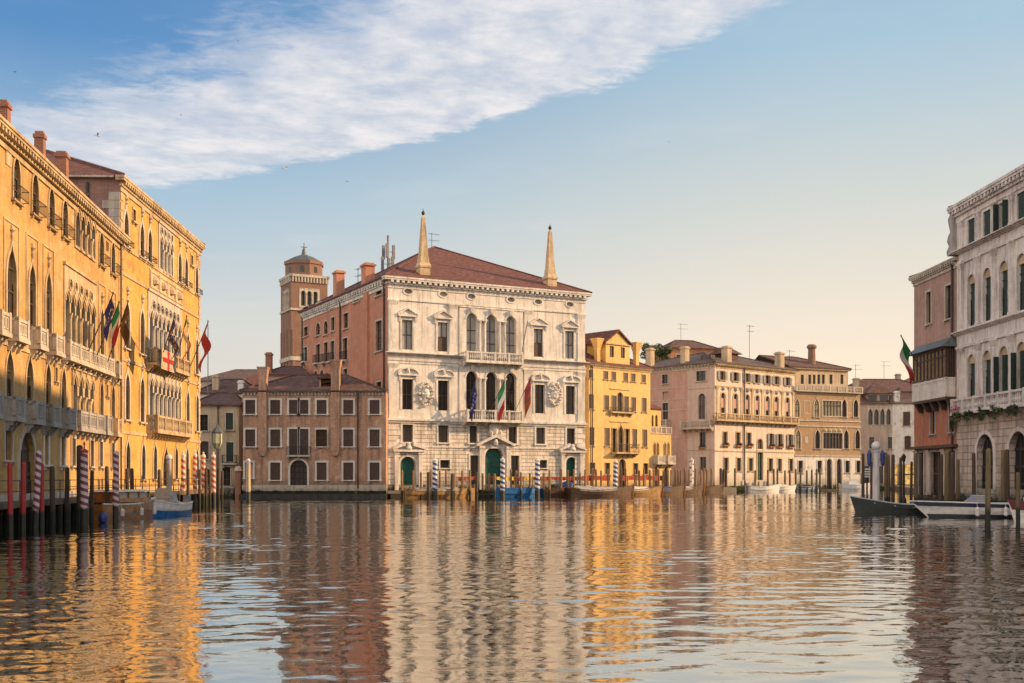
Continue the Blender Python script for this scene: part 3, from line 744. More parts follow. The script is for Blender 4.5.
# ------------------------------------------------------------------ water and banks
def make_water():
    rng = np.random.default_rng(5); N = 640; Lx = 64.0
    k = np.fft.fftfreq(N, Lx / N) * 2 * math.pi; KX, KY = np.meshgrid(k, k); K = np.hypot(KX, KY) + 1e-6
    lam = 2 * math.pi / K
    def field(l0, s, ax, ay, rms):
        amp = np.exp(-(np.log(lam / l0)) ** 2 / (2 * s * s)) / K ** 1.0
        ang = np.arctan2(KY * ay, KX * ax); amp = amp * (.25 + np.abs(np.sin(ang)) ** 2)
        h = np.real(np.fft.ifft2(amp * np.fft.fft2(rng.standard_normal((N, N)))))
        gy = np.gradient(h, Lx / N, axis=0); return h * rms / gy.std()
    H_ = field(3.0, .38, 1, 1.0, .008) + field(1.3, .36, 1, 1.0, .016) + field(.70, .28, 1, 1, .025) + field(.38, .2, 1, 1, .017)
    big = field(14.0, .4, 1, 1, 1.0); big = .72 + .38 * big / big.std()
    H_ = H_ * np.clip(big, .3, 1.5)
    xs = np.concatenate([np.arange(-62, -22, .24), np.arange(-22, 22, .10), np.arange(22, 92, .24)]); ys = np.concatenate([np.arange(-6, 45, .09), np.arange(45, 80, .16), np.arange(80, 205, .3)])
    X, Y = np.meshgrid(xs, ys)
    def samp(X, Y):
        fx = (X / Lx * N) % N; fy = (Y / Lx * N) % N; i = fx.astype(int); j = fy.astype(int); a = fx - i; b = fy - j
        i2 = (i + 1) % N; j2 = (j + 1) % N; i %= N; j %= N
        return (H_[j, i] * (1 - a) + H_[j, i2] * a) * (1 - b) + (H_[j2, i] * (1 - a) + H_[j2, i2] * a) * b
    Z = samp(X, Y) * .78 + samp(X * .83 + Y * .55 + 17, Y * .83 - X * .55 + 5) * .62
    nx, ny = len(xs), len(ys)
    co = np.stack([X.ravel(), Y.ravel(), Z.ravel()], 1).astype(np.float32)
    idx = np.arange(nx * ny).reshape(ny, nx)
    q_ = np.stack([idx[:-1, :-1].ravel(), idx[:-1, 1:].ravel(), idx[1:, 1:].ravel(), idx[1:, :-1].ravel()], 1).astype(np.int32)
    me = bpy.data.meshes.new('water'); me.vertices.add(len(co)); me.vertices.foreach_set('co', co.ravel())
    me.loops.add(q_.size); me.loops.foreach_set('vertex_index', q_.ravel())
    me.polygons.add(len(q_)); me.polygons.foreach_set('loop_start', np.arange(0, q_.size, 4, dtype=np.int32))
    me.polygons.foreach_set('use_smooth', np.ones(len(q_), dtype=bool)); me.update(calc_edges=True)
    m, t, b = newmat('water'); n = t.noise(objco(t), .05, 3)
    t.put(b.inputs['Base Color'], t.mix(n, (.008, .013, .009), (.016, .019, .013))); b.inputs['Roughness'].default_value = .03
    b.inputs['IOR'].default_value = 1.33; b.inputs['Specular IOR Level'].default_value = .5
    h = t.m('ADD', t.noise(t.scale(objco(t), (1.6, 2.6, 1)), 1.3, 3), t.m('MULTIPLY', t.noise(objco(t), 7, 3), .3))
    bump(t, b, h, .10, .04)
    g = t.new('ShaderNodeBsdfGlossy'); g.inputs['Color'].default_value = (.95, .95, .93, 1); g.inputs['Roughness'].default_value = .03; t.l.new(b.inputs['Normal'].links[0].from_socket, g.inputs['Normal'])
    mx = t.new('ShaderNodeMixShader'); mx.inputs[0].default_value = .56; t.l.new(b.outputs[0], mx.inputs[1]); t.l.new(g.outputs[0], mx.inputs[2])
    t.l.new(mx.outputs[0], [n_ for n_ in t.n if n_.type == 'OUTPUT_MATERIAL'][0].inputs[0])
    M['water'] = m; me.materials.append(m)
    o = bpy.data.objects.new('water', me); col.objects.link(o); tag(o, kind='structure')
    s = MB(); s.add([(-900, -300, -.35), (900, -300, -.35), (900, 1500, -.35), (-900, 1500, -.35)], [(0, 1, 2, 3)])
    tag(s.build('canal_bed', 'wet_stone'), kind='structure')
make_water()
def slab(name, pts, z0, z1, mat):
    mb = MB(); n = len(pts); mb.add([(x, y, z0) for x, y in pts] + [(x, y, z1) for x, y in pts], [tuple(range(n - 1, -1, -1)), tuple(range(n, 2 * n))] + [(i, (i + 1) % n, (i + 1) % n + n, i + n) for i in range(n)])
    return tag(mb.build(name, mat), kind='structure')
slab('ground', [(-150, 20), (-21, 20), (-25.6, 71.4), (-26.6, 93.2), (-36, 93.6), (-46, 160), (-90, 330), (-150, 330)], -1, .75, 'ground')
slab('ground', [(-28, 119), (-14, 119), (8, 132.5), (30, 152), (30, 163), (44, 174.5), (57, 181), (57, 192), (120, 192), (120, 500), (-140, 500), (-80, 330), (-36, 160)], -1, .75, 'ground')
slab('ground', [(34.6, 20), (150, 20), (150, 186), (62, 186), (46, 125), (34.6, 94)], -1, .75, 'ground')

# ------------------------------------------------------------------ buildings
def building(name, P0, d, label, cat='building', group=None):
    rz = math.atan2(d[1], d[0])
    t = empty(name, (P0[0], P0[1], 0), rz, label, cat, group)
    return t, Fac(t, P0, d)
def bodywalls(F, u0, u1, z1, depth, mat, z0=-1.0, front=False):
    mb = MB(); mb.add([(u0, 0, z0), (u1, 0, z0), (u1, depth, z0), (u0, depth, z0), (u0, 0, z1), (u1, 0, z1), (u1, depth, z1), (u0, depth, z1)],
           [(1, 2, 6, 5), (2, 3, 7, 6), (3, 0, 4, 7), (4, 5, 6, 7)] + ([(0, 1, 5, 4)] if front else []))
    return F.put(mb, 'side_wall', mat)

# --- left: long ochre gothic palace, nearest
T1, A = building('gothic_palace', (-19.78, 30), (-.116, 1), 'long ochre gothic palace with stone balconies and round brick windows nearest on left bank', 'palace')
T1['label'] = 'long ochre gothic palace with rows of separate stone balconies, nearest on the left'
uE = (Vector((-24.58, 71.4)) - A.O).length
ox = [1.8, 5.2, 8.6, 12.0, 15.4]
zc = 17.3
kw = dict(kind='gothic', depth=.13, tm='istria_warm', trim=.15, pane='glass_curtain', bars=(1, 3))
for p in (16, 34.6, 51, 64.5, 101, 112.5):
    A.window(A.u(p), 14.6, 16.75, .95, rail=.55, **kw)
for x in ox: A.window(x, 14.6, 16.75, .95, rail=.55, **kw)
A.window(A.u(107), 15.75, 16.25, .34, trim=.06, tm='istria_warm', bars=None, sill=0)
L = [('gothic', A.u(p), 14.65, 16.8, .86) for p in (76.8, 82.1, 87.3, 92.4)]
A.loggia(A.u(76.8) - .55, A.u(92.4) + .55, 14.5, 17.05, L, 'istria_warm', 'glass_curtain', reveal=.24)
b = MB(); b.box(A.u(8) - .35, A.u(8) + .35, -.04, -.001, 15.9, 17.05); A.put(b, 'plaque', 'marble_panel')
# second floor
F2, R2 = 8.38, .85
kw = dict(kind='gothic', depth=.13, tm='istria_warm', pane='glass', bars=(1, 3), sill=0)
for i, (p, w_, zt) in enumerate(((11, 1.25, 12.55), (31.6, .95, 12.35), (48, .95, 12.4), (101.5, .85, 12.2), (112, .85, 12.2))):
    u = A.u(p); A.window(u, F2 + .02, zt, w_, trim=.18, **kw)
    f = MB(); g = w_ * .5 + .45; f.strip([(u - g + .09, F2 + .9), (u - g + .09, 13.45), (u + g - .09, 13.45), (u + g - .09, F2 + .9)], [(u - g, F2 + .9), (u - g, 13.54), (u + g, 13.54), (u + g, F2 + .9)], -.05, -.001)
    f.lathe([(.05, zt + .15), (.10, zt + .35), (.05, zt + .5), (.16, zt + .62), (.03, zt + .85)], 7, u, -.05)
    A.put(f, 'window_border', 'istria_warm')
for x in ox: A.window(x, F2 + .02, 12.4, .95, trim=.18, **kw)
pl = [66.4, 71.6, 76.9, 82.1, 87.2, 92.2]
us = [A.u(p) for p in pl]
L = [('gothic', u, F2 + .03, 12.0, .84) for u in us]
Q = [('circle', (a + c) / 2, 12.1, 12.62, .52) for a, c in zip(us, us[1:])]
A.loggia(us[0] - .62, us[-1] + .62, F2 - .02, 13.2, L, 'istria_warm', 'glass', quatre=Q, reveal=.24)
for a, c in ((1.5, 11), (18.5, 29), (40, 47.8), (56, 64.5)): A.balcony(A.u(a, -.5), A.u(c, -.5), F2, R2, .5, 'panel', 'istria', 3)
for x in ox[:-1]: A.balcony(x - .95, x + .95, F2, R2, .5, 'panel', 'istria', 3)
A.balcony(A.u(70, -.5), A.u(114.5, -.5), F2, R2, .5, 'panel', 'istria', 9)
A.balcony(A.u(119, -.5), A.u(122.4, -.5), F2, R2, .5, 'panel', 'istria', 2)
# first floor
F1, R1 = 4.86, .90
kw = dict(kind='gothic', depth=.13, tm='istria_warm', pane='glass', bars=(1, 2), sill=0, trim=.13)
for p, w_ in ((9, 1.0), (29, 1.05), (47.5, .85), (63, .85), (101, .8), (112.5, .8)):
    A.window(A.u(p), F1 + .02, 7.95, w_, **kw)
for x in ox: A.window(x, F1 + .02, 7.95, .9, **kw)
L = [('gothic', A.u(p), F1 + .03, 7.75, .84) for p in (74, 79.7, 85.3, 90.8)]
A.loggia(A.u(74) - .5, A.u(90.8) + .5, F1 - .02, 7.95, L, 'istria_warm', 'glass', reveal=.24)
for p in (55.5, 106.7): A.window(A.u(p), 7.05, 7.75, .36, trim=.08, tm='istria_warm', bars=None, sill=.05)
for a, c in ((-7, 3.5), (16, 24.6), (36, 45), (52.7, 60.8), (69, 76.5)): A.balcony(A.u(a, -.5), A.u(c, -.5), F1, R1, .5, 'panel', 'istria_grey', 3)
for x in ox[:-2]: A.balcony(x - .95, x + .95, F1, R1, .5, 'panel', 'istria_grey', 3)
A.balcony(A.u(80.8, -.5), A.u(104.8, -.5), F1, R1, .5, 'panel', 'istria_grey', 6)
A.balcony(A.u(107.2, -.5), A.u(112.5, -.5), F1, R1, .5, 'panel', 'istria_grey', 2)
A.balcony(A.u(117.5, -.5), A.u(121.8, -.5), F1, R1, .5, 'panel', 'istria_warm', 2)
# ground floor
A.window(A.u(27), 1.2, 4.75, 2.3, 'gothic', trim=.25, tm='istria', pane='dark_wood', bars=(1, 2), sill=0, name='door')
A.window(A.u(8), 3.0, 4.5, .9, tm='istria', bars=(2, 3), trim=.16)
for p, sh in ((46, 0), (62.4, 0), (73, 'closed'), (91.4, 0), (100.5, 'closed'), (112.5, 0)):
    A.window(A.u(p), 2.85, 4.3, .72, tm='white_paint' if p < 70 else 'istria', bars=(2, 3), trim=.14, shut=sh or None, shm='shutter_brown')
for x in ox: A.window(x, 2.85, 4.3, .8, tm='istria', bars=(2, 3), trim=.14)
A.wall(0, uE, zc, 'ochre_gothic'); bodywalls(A, 0, uE, zc, 15, 'brick_dark')
A.cornice(0, uE, zc, .55, .55, 'istria_warm', .42)
A.band(0, uE, F2 - .40, F2 - .22, .07, 'istria_warm'); A.band(0, uE, 1.1, 1.5, .10, 'istria', 'plinth')
r = A.roof(0, uE, 0, 15, zc + .03, zc + 2.4, (4, 7.5), (uE - 4, 7.5), 'roof_brown', .45)
A.chimney(r, A.u(3.5, 1.2), 1.2, zc, A.z(3.5, 101, 1.2), .5, .5); A.chimney(r, A.u(40, 1.2), 1.2, zc, A.z(40, 132, 1.2), .45, .45)
A.chimney(r, A.u(62, 2.0), 2.0, zc, A.z(62, 152, 2.0), .55, .6)
A.pipe(uE - .35, 1.2, zc - .6, .055)

# --- left: second, taller ochre gothic palace with the loggias
T2, B = building('gothic_palace', (-24.6, 71.45), (-.037, 1), 'tall bright ochre gothic palace with two arcaded loggias and a red cross banner', 'palace')
uE2 = B.u(200)
zc2 = 21.1
kw = dict(kind='gothic', depth=.13, tm='istria', pane='glass_curtain', bars=(1, 3), trim=.30)
def topknot(F, u, z, mat='istria'):
    b = MB(); b.lathe([(.04, z), (.12, z + .1), (.05, z + .22), (.17, z + .36), (.12, z + .48), (.03, z + .62)], 8, u, -.06); F.put(b, 'finial', mat)
for p in (125.8, 141.6, 149.5, 179.4, 186, 196.4): B.window(B.u(p), 16.9, 19.3, .85, rail=.35, **kw); topknot(B, B.u(p), 19.6)
for p in (133.7, 191.5): B.window(B.u(p), 18.9, 19.7, .6, trim=.12, tm='istria_warm', bars=None, pane='shutter_brown')
us = [B.u(p) for p in (160.6, 164, 167.4, 170.8)]; st_ = us[1] - us[0]
L = [('gothic', u, 17.0, 19.35, st_ * .74) for u in us]; Q = [('circle', u, 19.45, 19.95, .5) for u in us]
B.loggia(us[0] - st_ * .75, us[-1] + st_ * .75, 16.85, 20.15, L, 'istria', 'glass_curtain', quatre=Q, reveal=.24)
b = MB(); b.box(B.u(149), B.u(181.5), -.06, -.001, 15.15, 16.55)
for i in range(4):
    x0 = B.u(149) + (B.u(181.5) - B.u(149)) * i / 4; x1 = B.u(149) + (B.u(181.5) - B.u(149)) * (i + 1) / 4
    b.strip([(x0 + .22, 15.38), (x0 + .22, 16.3), (x1 - .22, 16.3), (x1 - .22, 15.38)], [(x0 + .1, 15.25), (x0 + .1, 16.44), (x1 - .1, 16.44), (x1 - .1, 15.25)], -.12, -.061, True)
    b.lathe([(.05, 15.5), (.3, 15.6), (.34, 15.85), (.2, 16.05), (.12, 16.15)], 8, (x0 + x1) / 2, -.10)
B.put(b, 'carved_panel', 'marble_panel')
G2, S2 = 10.0, 1.0
us = [B.u(150.4 + (178.6 - 150.4) * i / 7) for i in range(8)]
us = [us[0] + (us[-1] - us[0]) * i / 7 for i in range(8)]; st_ = us[1] - us[0]
L = [('gothic', u, G2 + .03, 13.75, st_ * .72) for u in us]; Q = [('circle', (a + c) / 2, 13.7, 14.42, .72) for a, c in zip(us, us[1:])]
B.loggia(us[0] - st_ * .7, us[-1] + st_ * .7, G2 - .02, 14.95, L, 'istria', 'glass', quatre=Q, reveal=.24)
for p in (127, 141.8, 187.5, 196.5): B.window(B.u(p), 10.45, 13.5, .85, kind='gothic', depth=.13, tm='istria', trim=.26, bars=(1, 2), pane='glass_curtain'); topknot(B, B.u(p), 13.85)
B.balcony(B.u(156.5, -.75), B.u(190.5, -.75), G2, S2, .75, 'baluster', 'istria_warm', 14)
G1, S1 = 5.4, 1.05
L = [('gothic', u, G1 + .03, 9.1, st_ * .70) for u in us]
B.loggia(us[0] - st_ * .7, us[-1] + st_ * .7, G1 - .02, 9.55, L, 'istria', 'glass', reveal=.24)
for p in (127, 141.8, 187.5, 197): B.window(B.u(p), 5.9, 9.0, .85, kind='gothic', depth=.13, tm='istria', trim=.26, bars=(1, 2), pane='glass_curtain'); topknot(B, B.u(p), 9.32)
B.balcony(B.u(157.5, -.75), B.u(192.5, -.75), G1, S1, .75, 'baluster', 'istria_warm', 14)
for p in (127.5, 143, 154.8, 176, 186.8, 196.7): B.window(B.u(p), 2.1, 4.6, .8, kind='gothic', depth=.13, tm='istria', trim=.20, bars=(2, 4), barm='iron')
B.window(B.u(165.6), .9, 4.45, 1.7, 'gothic', trim=.25, tm='istria_warm', pane='dark_wood', bars=(3, 5), barm='iron', sill=0, name='door')
B.wall(0, uE2, zc2, 'ochre_foscari'); bodywalls(B, 0, uE2, zc2, 18, 'brick_dark')
B.cornice(0, uE2, zc2, .6, .38, 'istria_warm', .42)
b = MB(); b.box(-.35, -.002, .3, 18, zc2 - .12, zc2 + .0); B.put(b, 'eave', 'istria')
for a in (G2 - .42, G1 - .42, 15.0, 16.72): B.band(0, uE2, a, a + .2, .07, 'istria_warm')
B.band(0, uE2, .6, 1.6, .10, 'istria_warm', 'plinth')
for u in (.32, uE2 - .32):
    q_ = MB(); z = 1.7
    while z < zc2 - 1.2: q_.box(u - .30, u + .30 if int(z) % 2 else u + .18, -.045, -.001, z, z + .48); z += .62
    B.put(q_, 'quoin', 'istria_warm')
q_ = MB(); z = 16.5
while z < zc2 - 1.2: q_.box(-.045, -.001, .02, .7 if int(z * 2) % 2 else 1.1, z, z + .5); z += .52
B.put(q_, 'quoin', 'istria')
q_ = MB(); q_.tube([(-.1, 2.0, 15), (-.1, 2.0, zc2 - .4)], .09, 7); B.put(q_, 'drainpipe', 'pipe')
r = B.roof(0, uE2, 0, 18, zc2 + .03, zc2 + 4.4, (9, 9), (uE2 - 9, 9), 'roof_red', .3)

# --- stepped cream houses along the side canal
def small_house(name, P0, d, wid, dep, z1, mat, rmat, label, wins=(), rise=1.6, wk=None, cat='house', over=.35):
    t, F = building(name, P0, d, label, cat)
    for (u, z0, zt, w_, kind, sh) in wins:
        F.window(u, z0, zt, w_, kind, shut=sh, shm='shutter_green', trim=.12, **(wk or {}))
    F.wall(0, wid, z1, mat); bodywalls(F, 0, wid, z1, dep, mat)
    F.band(0, wid, z1 - .22, z1 - .02, .14, 'istria', 'cornice')
    rf = F.roof(0, wid, 0, dep, z1 + .02, z1 + rise, (wid * .3, dep / 2), (wid * .7, dep / 2), rmat, over)
    return t, F, rf
P = at(194, 128); 
W_ = [(1.1, 7.4, 9.2, .9, 'rect', None), (3.95, 7.5, 9.4, .8, 'rect', 'closed'), (1.15, 4.2, 6.2, .95, 'rect', None), (4.0, 3.9, 6.1, .8, 'rect', 'closed'), (1.3, 1.3, 3.2, .9, 'round', None), (3.6, 1.2, 3.3, .9, 'rect', None)]
t, F, r = small_house('canal_house', (P.x, P.y), (1, .05), 5.0, 9, 10.35, 'cream_plaster', 'roof_brown', 'cream house with green shutters at the mouth of the side canal', W_)
F.pipe(2.7, 1, 10)
F.balcony(3.2, 4.75, 3.75, .9, .5, 'iron', 'istria', 2)
P = at(229.5, 131)
t, F, r = small_house('canal_house', (P.x, P.y), (1, -.35), 2.6, 8, 9.7, 'cream_plaster', 'roof_brown', 'narrow plain cream house squeezed between the green-shuttered house and the brown brick house', [(1.0, 7.0, 8.8, .7, 'rect', 'closed'), (1.0, 4.0, 6.2, .7, 'rect', None), (1.1, 1.2, 3.1, .7, 'rect', None)])
F.chimney(r, 1.6, 1.2, 9.6, 11.8, .9, .8, 'plain', 'cream_plaster')
P = at(198, 142); t, F, r = small_house('roof_house', (P.x, P.y), (1, .0), 6.5, 9, 12.7, 'white_plaster', 'roof_brown', 'white house with a roof loggia behind the cream green-shuttered house', [(1.2, 11.2, 12.1, .9, 'rect', None), (3.6, 11.2, 12.1, 1.6, 'rect', None)], 2.0)
F.chimney(r, 2.0, 1.0, 12.4, 15.0, .8, .8, 'plain', 'cream_plaster'); F.chimney(r, 5.2, .8, 12.4, 14.3, .7, .7, 'plain', 'white_plaster')
P = at(226, 168); t, F, r = small_house('roof_house', (P.x, P.y), (1, .05), 13, 11, 15.3, 'rose', 'roof_red', 'low house under a broad red tiled roof behind the brown brick house', [(9.5, 13.5, 14.7, 1.0, 'rect', None)], 2.6)
P = at(196, 215); t, F, r = small_house('roof_house', (P.x, P.y), (1, .0), 20, 12, 20.3, 'grey_plaster', 'roof_grey', 'far house under a low grey roof, left of the bell tower', [], 2.6)
P = at(264, 141); t, F, r = small_house('roof_house', (P.x, P.y), (1, .0), 5.2, 8, 14.9, 'rose', 'roof_brown', 'pale rose house with a brick chimney rising behind the brown brick house', [(1.0, 12.9, 13.9, .9, 'rect', None), (3.4, 12.7, 14.0, 1.3, 'rect', None)], 1.3)
F.chimney(r, F.u(268) - .0, .6, 14.6, F.z(268, 352), .75, .75, 'plain'); 
# loggia rail on that house
F.balcony(3.0, 5.0, 12.6, .9, .6, 'iron', 'istria', 2)

# --- brown brick house
T3, C = building('brick_house', (at(243, 118).x, 118), (1, 0.0), 'three-storey brown brick house with white framed windows left of the white palace', 'house')
uC = C.u(386.2)
zt = C.z(300, 391)
k3 = dict(tm='istria_white', pane='glass', bars=(1, 0), trim=.19, sill=.1, barm='shutter_brown', shut='closed')
C.row((250.3, 275.3, 321.7, 348.3, 374.6), ((275, 400),), ((275, 414),), 1.02, **k3)
C.row((293.6, 304), ((275, 400),), ((275, 414),), .93, **k3)
C.row((250.3, 275.3, 348.3, 374.6), ((275, 429.5),), ((275, 446.5),), 1.02, **k3)
C.row((321.7,), ((275, 429.5),), ((275, 446.5),), 1.02, tm='istria_white', pane='glass', bars=(1, 1), trim=.19, shut='ajar')
C.row((293.6, 304), ((275, 429),), ((275, 455),), .93, **dict(k3, sill=0))
C.balcony(C.u(287.5), C.u(310.5), C.z(300, 455), .85, .4, 'iron', 'istria', 3)
C.row((275.3, 321.7, 348.3, 374.6), ((275, 462.5),), ((275, 480),), 1.02, **k3)
C.window(C.u(249), C.z(249, 478), C.z(249, 462.5), .8, **dict(k3, shut=None, pane='cream_plaster', bars=None))
C.window(C.u(298.7), .75, C.z(298, 460), 1.75, 'round', trim=.2, tm='istria_white', pane='dark_wood', bars=(3, 4), barm='iron', sill=0, name='door')
C.wall(0, uC - .02, zt, 'brick_brown'); bodywalls(C, 0, uC - .02, zt, 11, 'brick_brown')
cb = MB(); cb.box(-.1, uC - .03, -.16, -.002, zt - .18, zt + .0)
n = int(uC / .35)
for i in range(n): x = .1 + (uC - .2) * i / n; cb.box(x, x + .16, -.14, -.003, zt - .42, zt - .181)
C.put(cb, 'cornice', 'istria')
r = C.roof(0, uC - .3, 0, 9.5, zt + .03, zt + 2.05, (4.5, 4.7), (uC - 4.8, 4.7), 'roof_brown', .3)
for px, wpx, zz0 in ((335.6, 8.5, 438), (263, 8, 438)):
    u = C.u(px); w_ = C.wd(px, wpx); z0 = C.z(px, 450); b = MB()
    b.taper(u - w_ * .3, u + w_ * .3, -.22, -.003, z0 - .6, u - w_ / 2, u + w_ / 2, -.3, -.003, z0)
    b.box(u - w_ / 2, u + w_ / 2, -.3, -.003, z0, zt + .6)
    ch = C.put(b, 'chimney', 'brick_brown')
    tp = C.z(px, 360 if px > 300 else 367); b = MB(); b.box(u - w_ / 2, u + w_ / 2, -.3, .45, zt + .6, tp - 1.1)
    b.taper(u - w_ / 2, u + w_ / 2, -.3, .45, tp - 1.1, u - w_ * .66, u + w_ * .66, -.45, .6, tp - .14); b.box(u - w_ * .70, u + w_ * .70, -.49, .64, tp - .139, tp)
    C.put(b, 'chimney_head', 'brick_brown', ch)
# dormer
u0, u1 = C.u(318), C.u(334); b = MB(); zb = C.z(326, 386); ztp = C.z(326, 378)
b.box(u0, u1, .9, 3.4, zb - .4, zb + .0)
for x in (u0, u1 - .12): b.box(x, x + .12, .9, 3.4, zb, ztp)
b.box(u0 + .12, u1 - .12, 2.2, 2.3, zb, ztp)
dm = C.put(b, 'dormer', 'cream_plaster', r)
b = MB(); b.prism([(u0 - .25, ztp), (u1 + .25, ztp), (u1 + .25, ztp + .1), ((u0 + u1) / 2, ztp + .6), (u0 - .25, ztp + .1)], .6, 3.9); C.put(b, 'dormer_roof', 'roof_brown', dm)
C.pipe(C.u(358), 1.0, zt - .4, .09); C.band(0, uC - .03, .75, 1.35, .12, 'istria', 'plinth')
b = MB(); b.box(-.2, uC - .03, -.9, -.125, -1, .42); C.put(b, 'water_step', 'wet_stone')

# --- bell tower far behind
cx = at(304, 330); T4 = empty('bell_tower', (cx.x, 330, 0), R(27), 'square brick bell tower with octagonal top and small cross, far behind the roofs', 'bell tower')
hw = 5.35; zt_ = CAMH + (476 - 278) / FPX * 325; zb2 = CAMH + (476 - 333) / FPX * 325; ztop = CAMH + (476 - 275) / FPX * 325
rz4 = R(27); dd = Vector((math.cos(rz4), math.sin(rz4))); nn = Vector((-dd.y, dd.x)); O4 = Vector((cx.x, 330)) - dd * hw - nn * hw
F4 = Fac(T4, O4, dd); zbel = CAMH + (476 - 322) / FPX * 325
L = [('round', hw + s_ * 1.75, zbel - 4.4, zbel + .2, 1.25) for s_ in (-1, 0, 1)]
z_belf0 = CAMH + (476 - 326) / FPX * 325; z_belf1 = CAMH + (476 - 312) / FPX * 325
def tower_face(F):
    F.loggia(hw - 3.0, hw + 3.0, CAMH + (476 - 308) / FPX * 325 - 0.0, CAMH + (476 - 289) / FPX * 325, [('round', hw + s_ * 1.8, CAMH + (476 - 306) / FPX * 325, CAMH + (476 - 291) / FPX * 325, 1.3) for s_ in (-1, 0, 1)], 'istria', 'glass', reveal=1.2)
    for x in (0.0, hw * 2): pass
    b = MB()
    for i in range(4):
        x = .35 + (2 * hw - 1.5) * i / 3; b.box(x, x + .8, -.22, -.002, 18, CAMH + (476 - 330) / FPX * 325)
    F.put(b, 'pilaster', 'brick_tower')
    F.band(0, 2 * hw, CAMH + (476 - 311) / FPX * 325, CAMH + (476 - 309) / FPX * 325, .35, 'istria')
    F.band(0, 2 * hw, CAMH + (476 - 361) / FPX * 325, CAMH + (476 - 357) / FPX * 325, .35, 'istria')
    n_ = 12; b = MB()
    for i in range(n_):
        x = 2 * hw * (i + .5) / n_; b.box(x - .2, x + .2, -.4, -.003, ztop - 2.2, ztop - .7)
    b.box(-.5, 2 * hw + .5, -.5, .3, ztop - .7, ztop); F.put(b, 'cornice', 'istria')
    F.wall(0, 2 * hw, ztop, 'brick_tower', 0)
tower_face(F4)
F4b = Fac(T4, O4 + nn * 2 * hw, -nn); tower_face(F4b)
F4c = Fac(T4, O4 + dd * 2 * hw, nn); tower_face(F4c)
b = MB(); b.box(.02, 2 * hw - .02, 2 * hw - .3, 2 * hw, 0, ztop); b.box(.1, 2 * hw - .1, .1, 2 * hw - .1, ztop - .5, ztop - .1); F4.put(b, 'wall', 'brick_tower')
b = MB()
zo = CAMH + (476 - 263) / FPX * 330; ro = 5.55
b.lathe([(ro, ztop), (ro, zo - 1.0), (ro + .35, zo - .9), (ro + .35, zo)], 8, hw, hw)
oc = F4.put(b, 'octagon', 'brick_tower')
for k in range(8):
    a = math.pi / 8 + k * math.pi / 4; p = MB(); ca, sa = math.cos(a), math.sin(a); rr_ = ro * math.cos(math.pi / 8) + .03
    pts = outline('round', 0, ztop + .9, zo - 1.6, 1.2); p.add([(hw + ca * rr_ - sa * x, hw + sa * rr_ + ca * x, z) for x, z in pts], [tuple(range(len(pts)))]); F4.put(p, 'window', 'glass', oc)
b = MB(); zp = CAMH + (476 - 258) / FPX * 330; b.lathe([(ro + .1, zo), (ro * .55, zp), (.8, zp + .9), (.55, zp + 2.2), (.1, zp + 3.1)], 8, hw, hw); cap = F4.put(b, 'roof', 'lead')
b = MB(); zq = CAMH + (476 - 243) / FPX * 330; b.tube([(hw, hw, zp + 3), (hw, hw, zq)], .12, 5); b.tube([(hw - .9, hw, zq - 1.2), (hw + .9, hw, zq - 1.2)], .1, 5); F4.put(b, 'cross', 'iron', cap)

# --- white palace with two obelisks
DB = Vector((1.917, 1)).normalized()
T5, D = building('white_palace', (-13.08, 120), DB, 'large white stone palace with a red hipped roof and two obelisks, centre of the view', 'palace')
T5['label'] = 'large white stone palace with a red hipped roof and two tall obelisks'
uD = D.u(585); dep = 29.6
zc = D.zz((387, 277), (588, 293.5))
V = dict(tm='balbi', sill=0)
# third floor
z1 = D.zz((407.3, 320), (569.5, 331)); z0 = D.zz((407.3, 349.5), (569.5, 358.5))
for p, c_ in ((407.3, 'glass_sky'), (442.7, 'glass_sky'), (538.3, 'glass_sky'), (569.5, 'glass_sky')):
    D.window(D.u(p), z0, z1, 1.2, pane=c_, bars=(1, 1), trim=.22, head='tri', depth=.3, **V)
for p in (442.7, 538.3):
    b = MB(); u = D.u(p); b.box(u - .55, u + .55, .19, .235, z0 + .03, z0 + (z1 - z0) * .48); D.put(b, 'blind', 'shutter_brown')
us = [D.u(p) for p in (471.2, 490.8, 510.3)]; st_ = (us[2] - us[0]) / 2
zA = D.zz((471, 313.7), (510, 316.5))
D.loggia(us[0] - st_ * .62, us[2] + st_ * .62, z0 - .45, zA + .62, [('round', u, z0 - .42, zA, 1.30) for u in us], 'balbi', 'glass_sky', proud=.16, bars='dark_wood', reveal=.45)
for u in us:
    b = MB(); b.taper(u - .18, u + .18, -.42, -.17, zA + .06, u - .26, u + .26, -.5, -.17, zA + .55); D.put(b, 'keystone', 'balbi')
zf3 = D.zz((466, 361.5), (524, 364.5)); 
D.balcony(D.u(466.5, -1.2), D.u(523.5, -1.2), zf3, D.zz((466, 352.5), (524, 355)) - zf3, 1.2, 'baluster', 'balbi', 5)
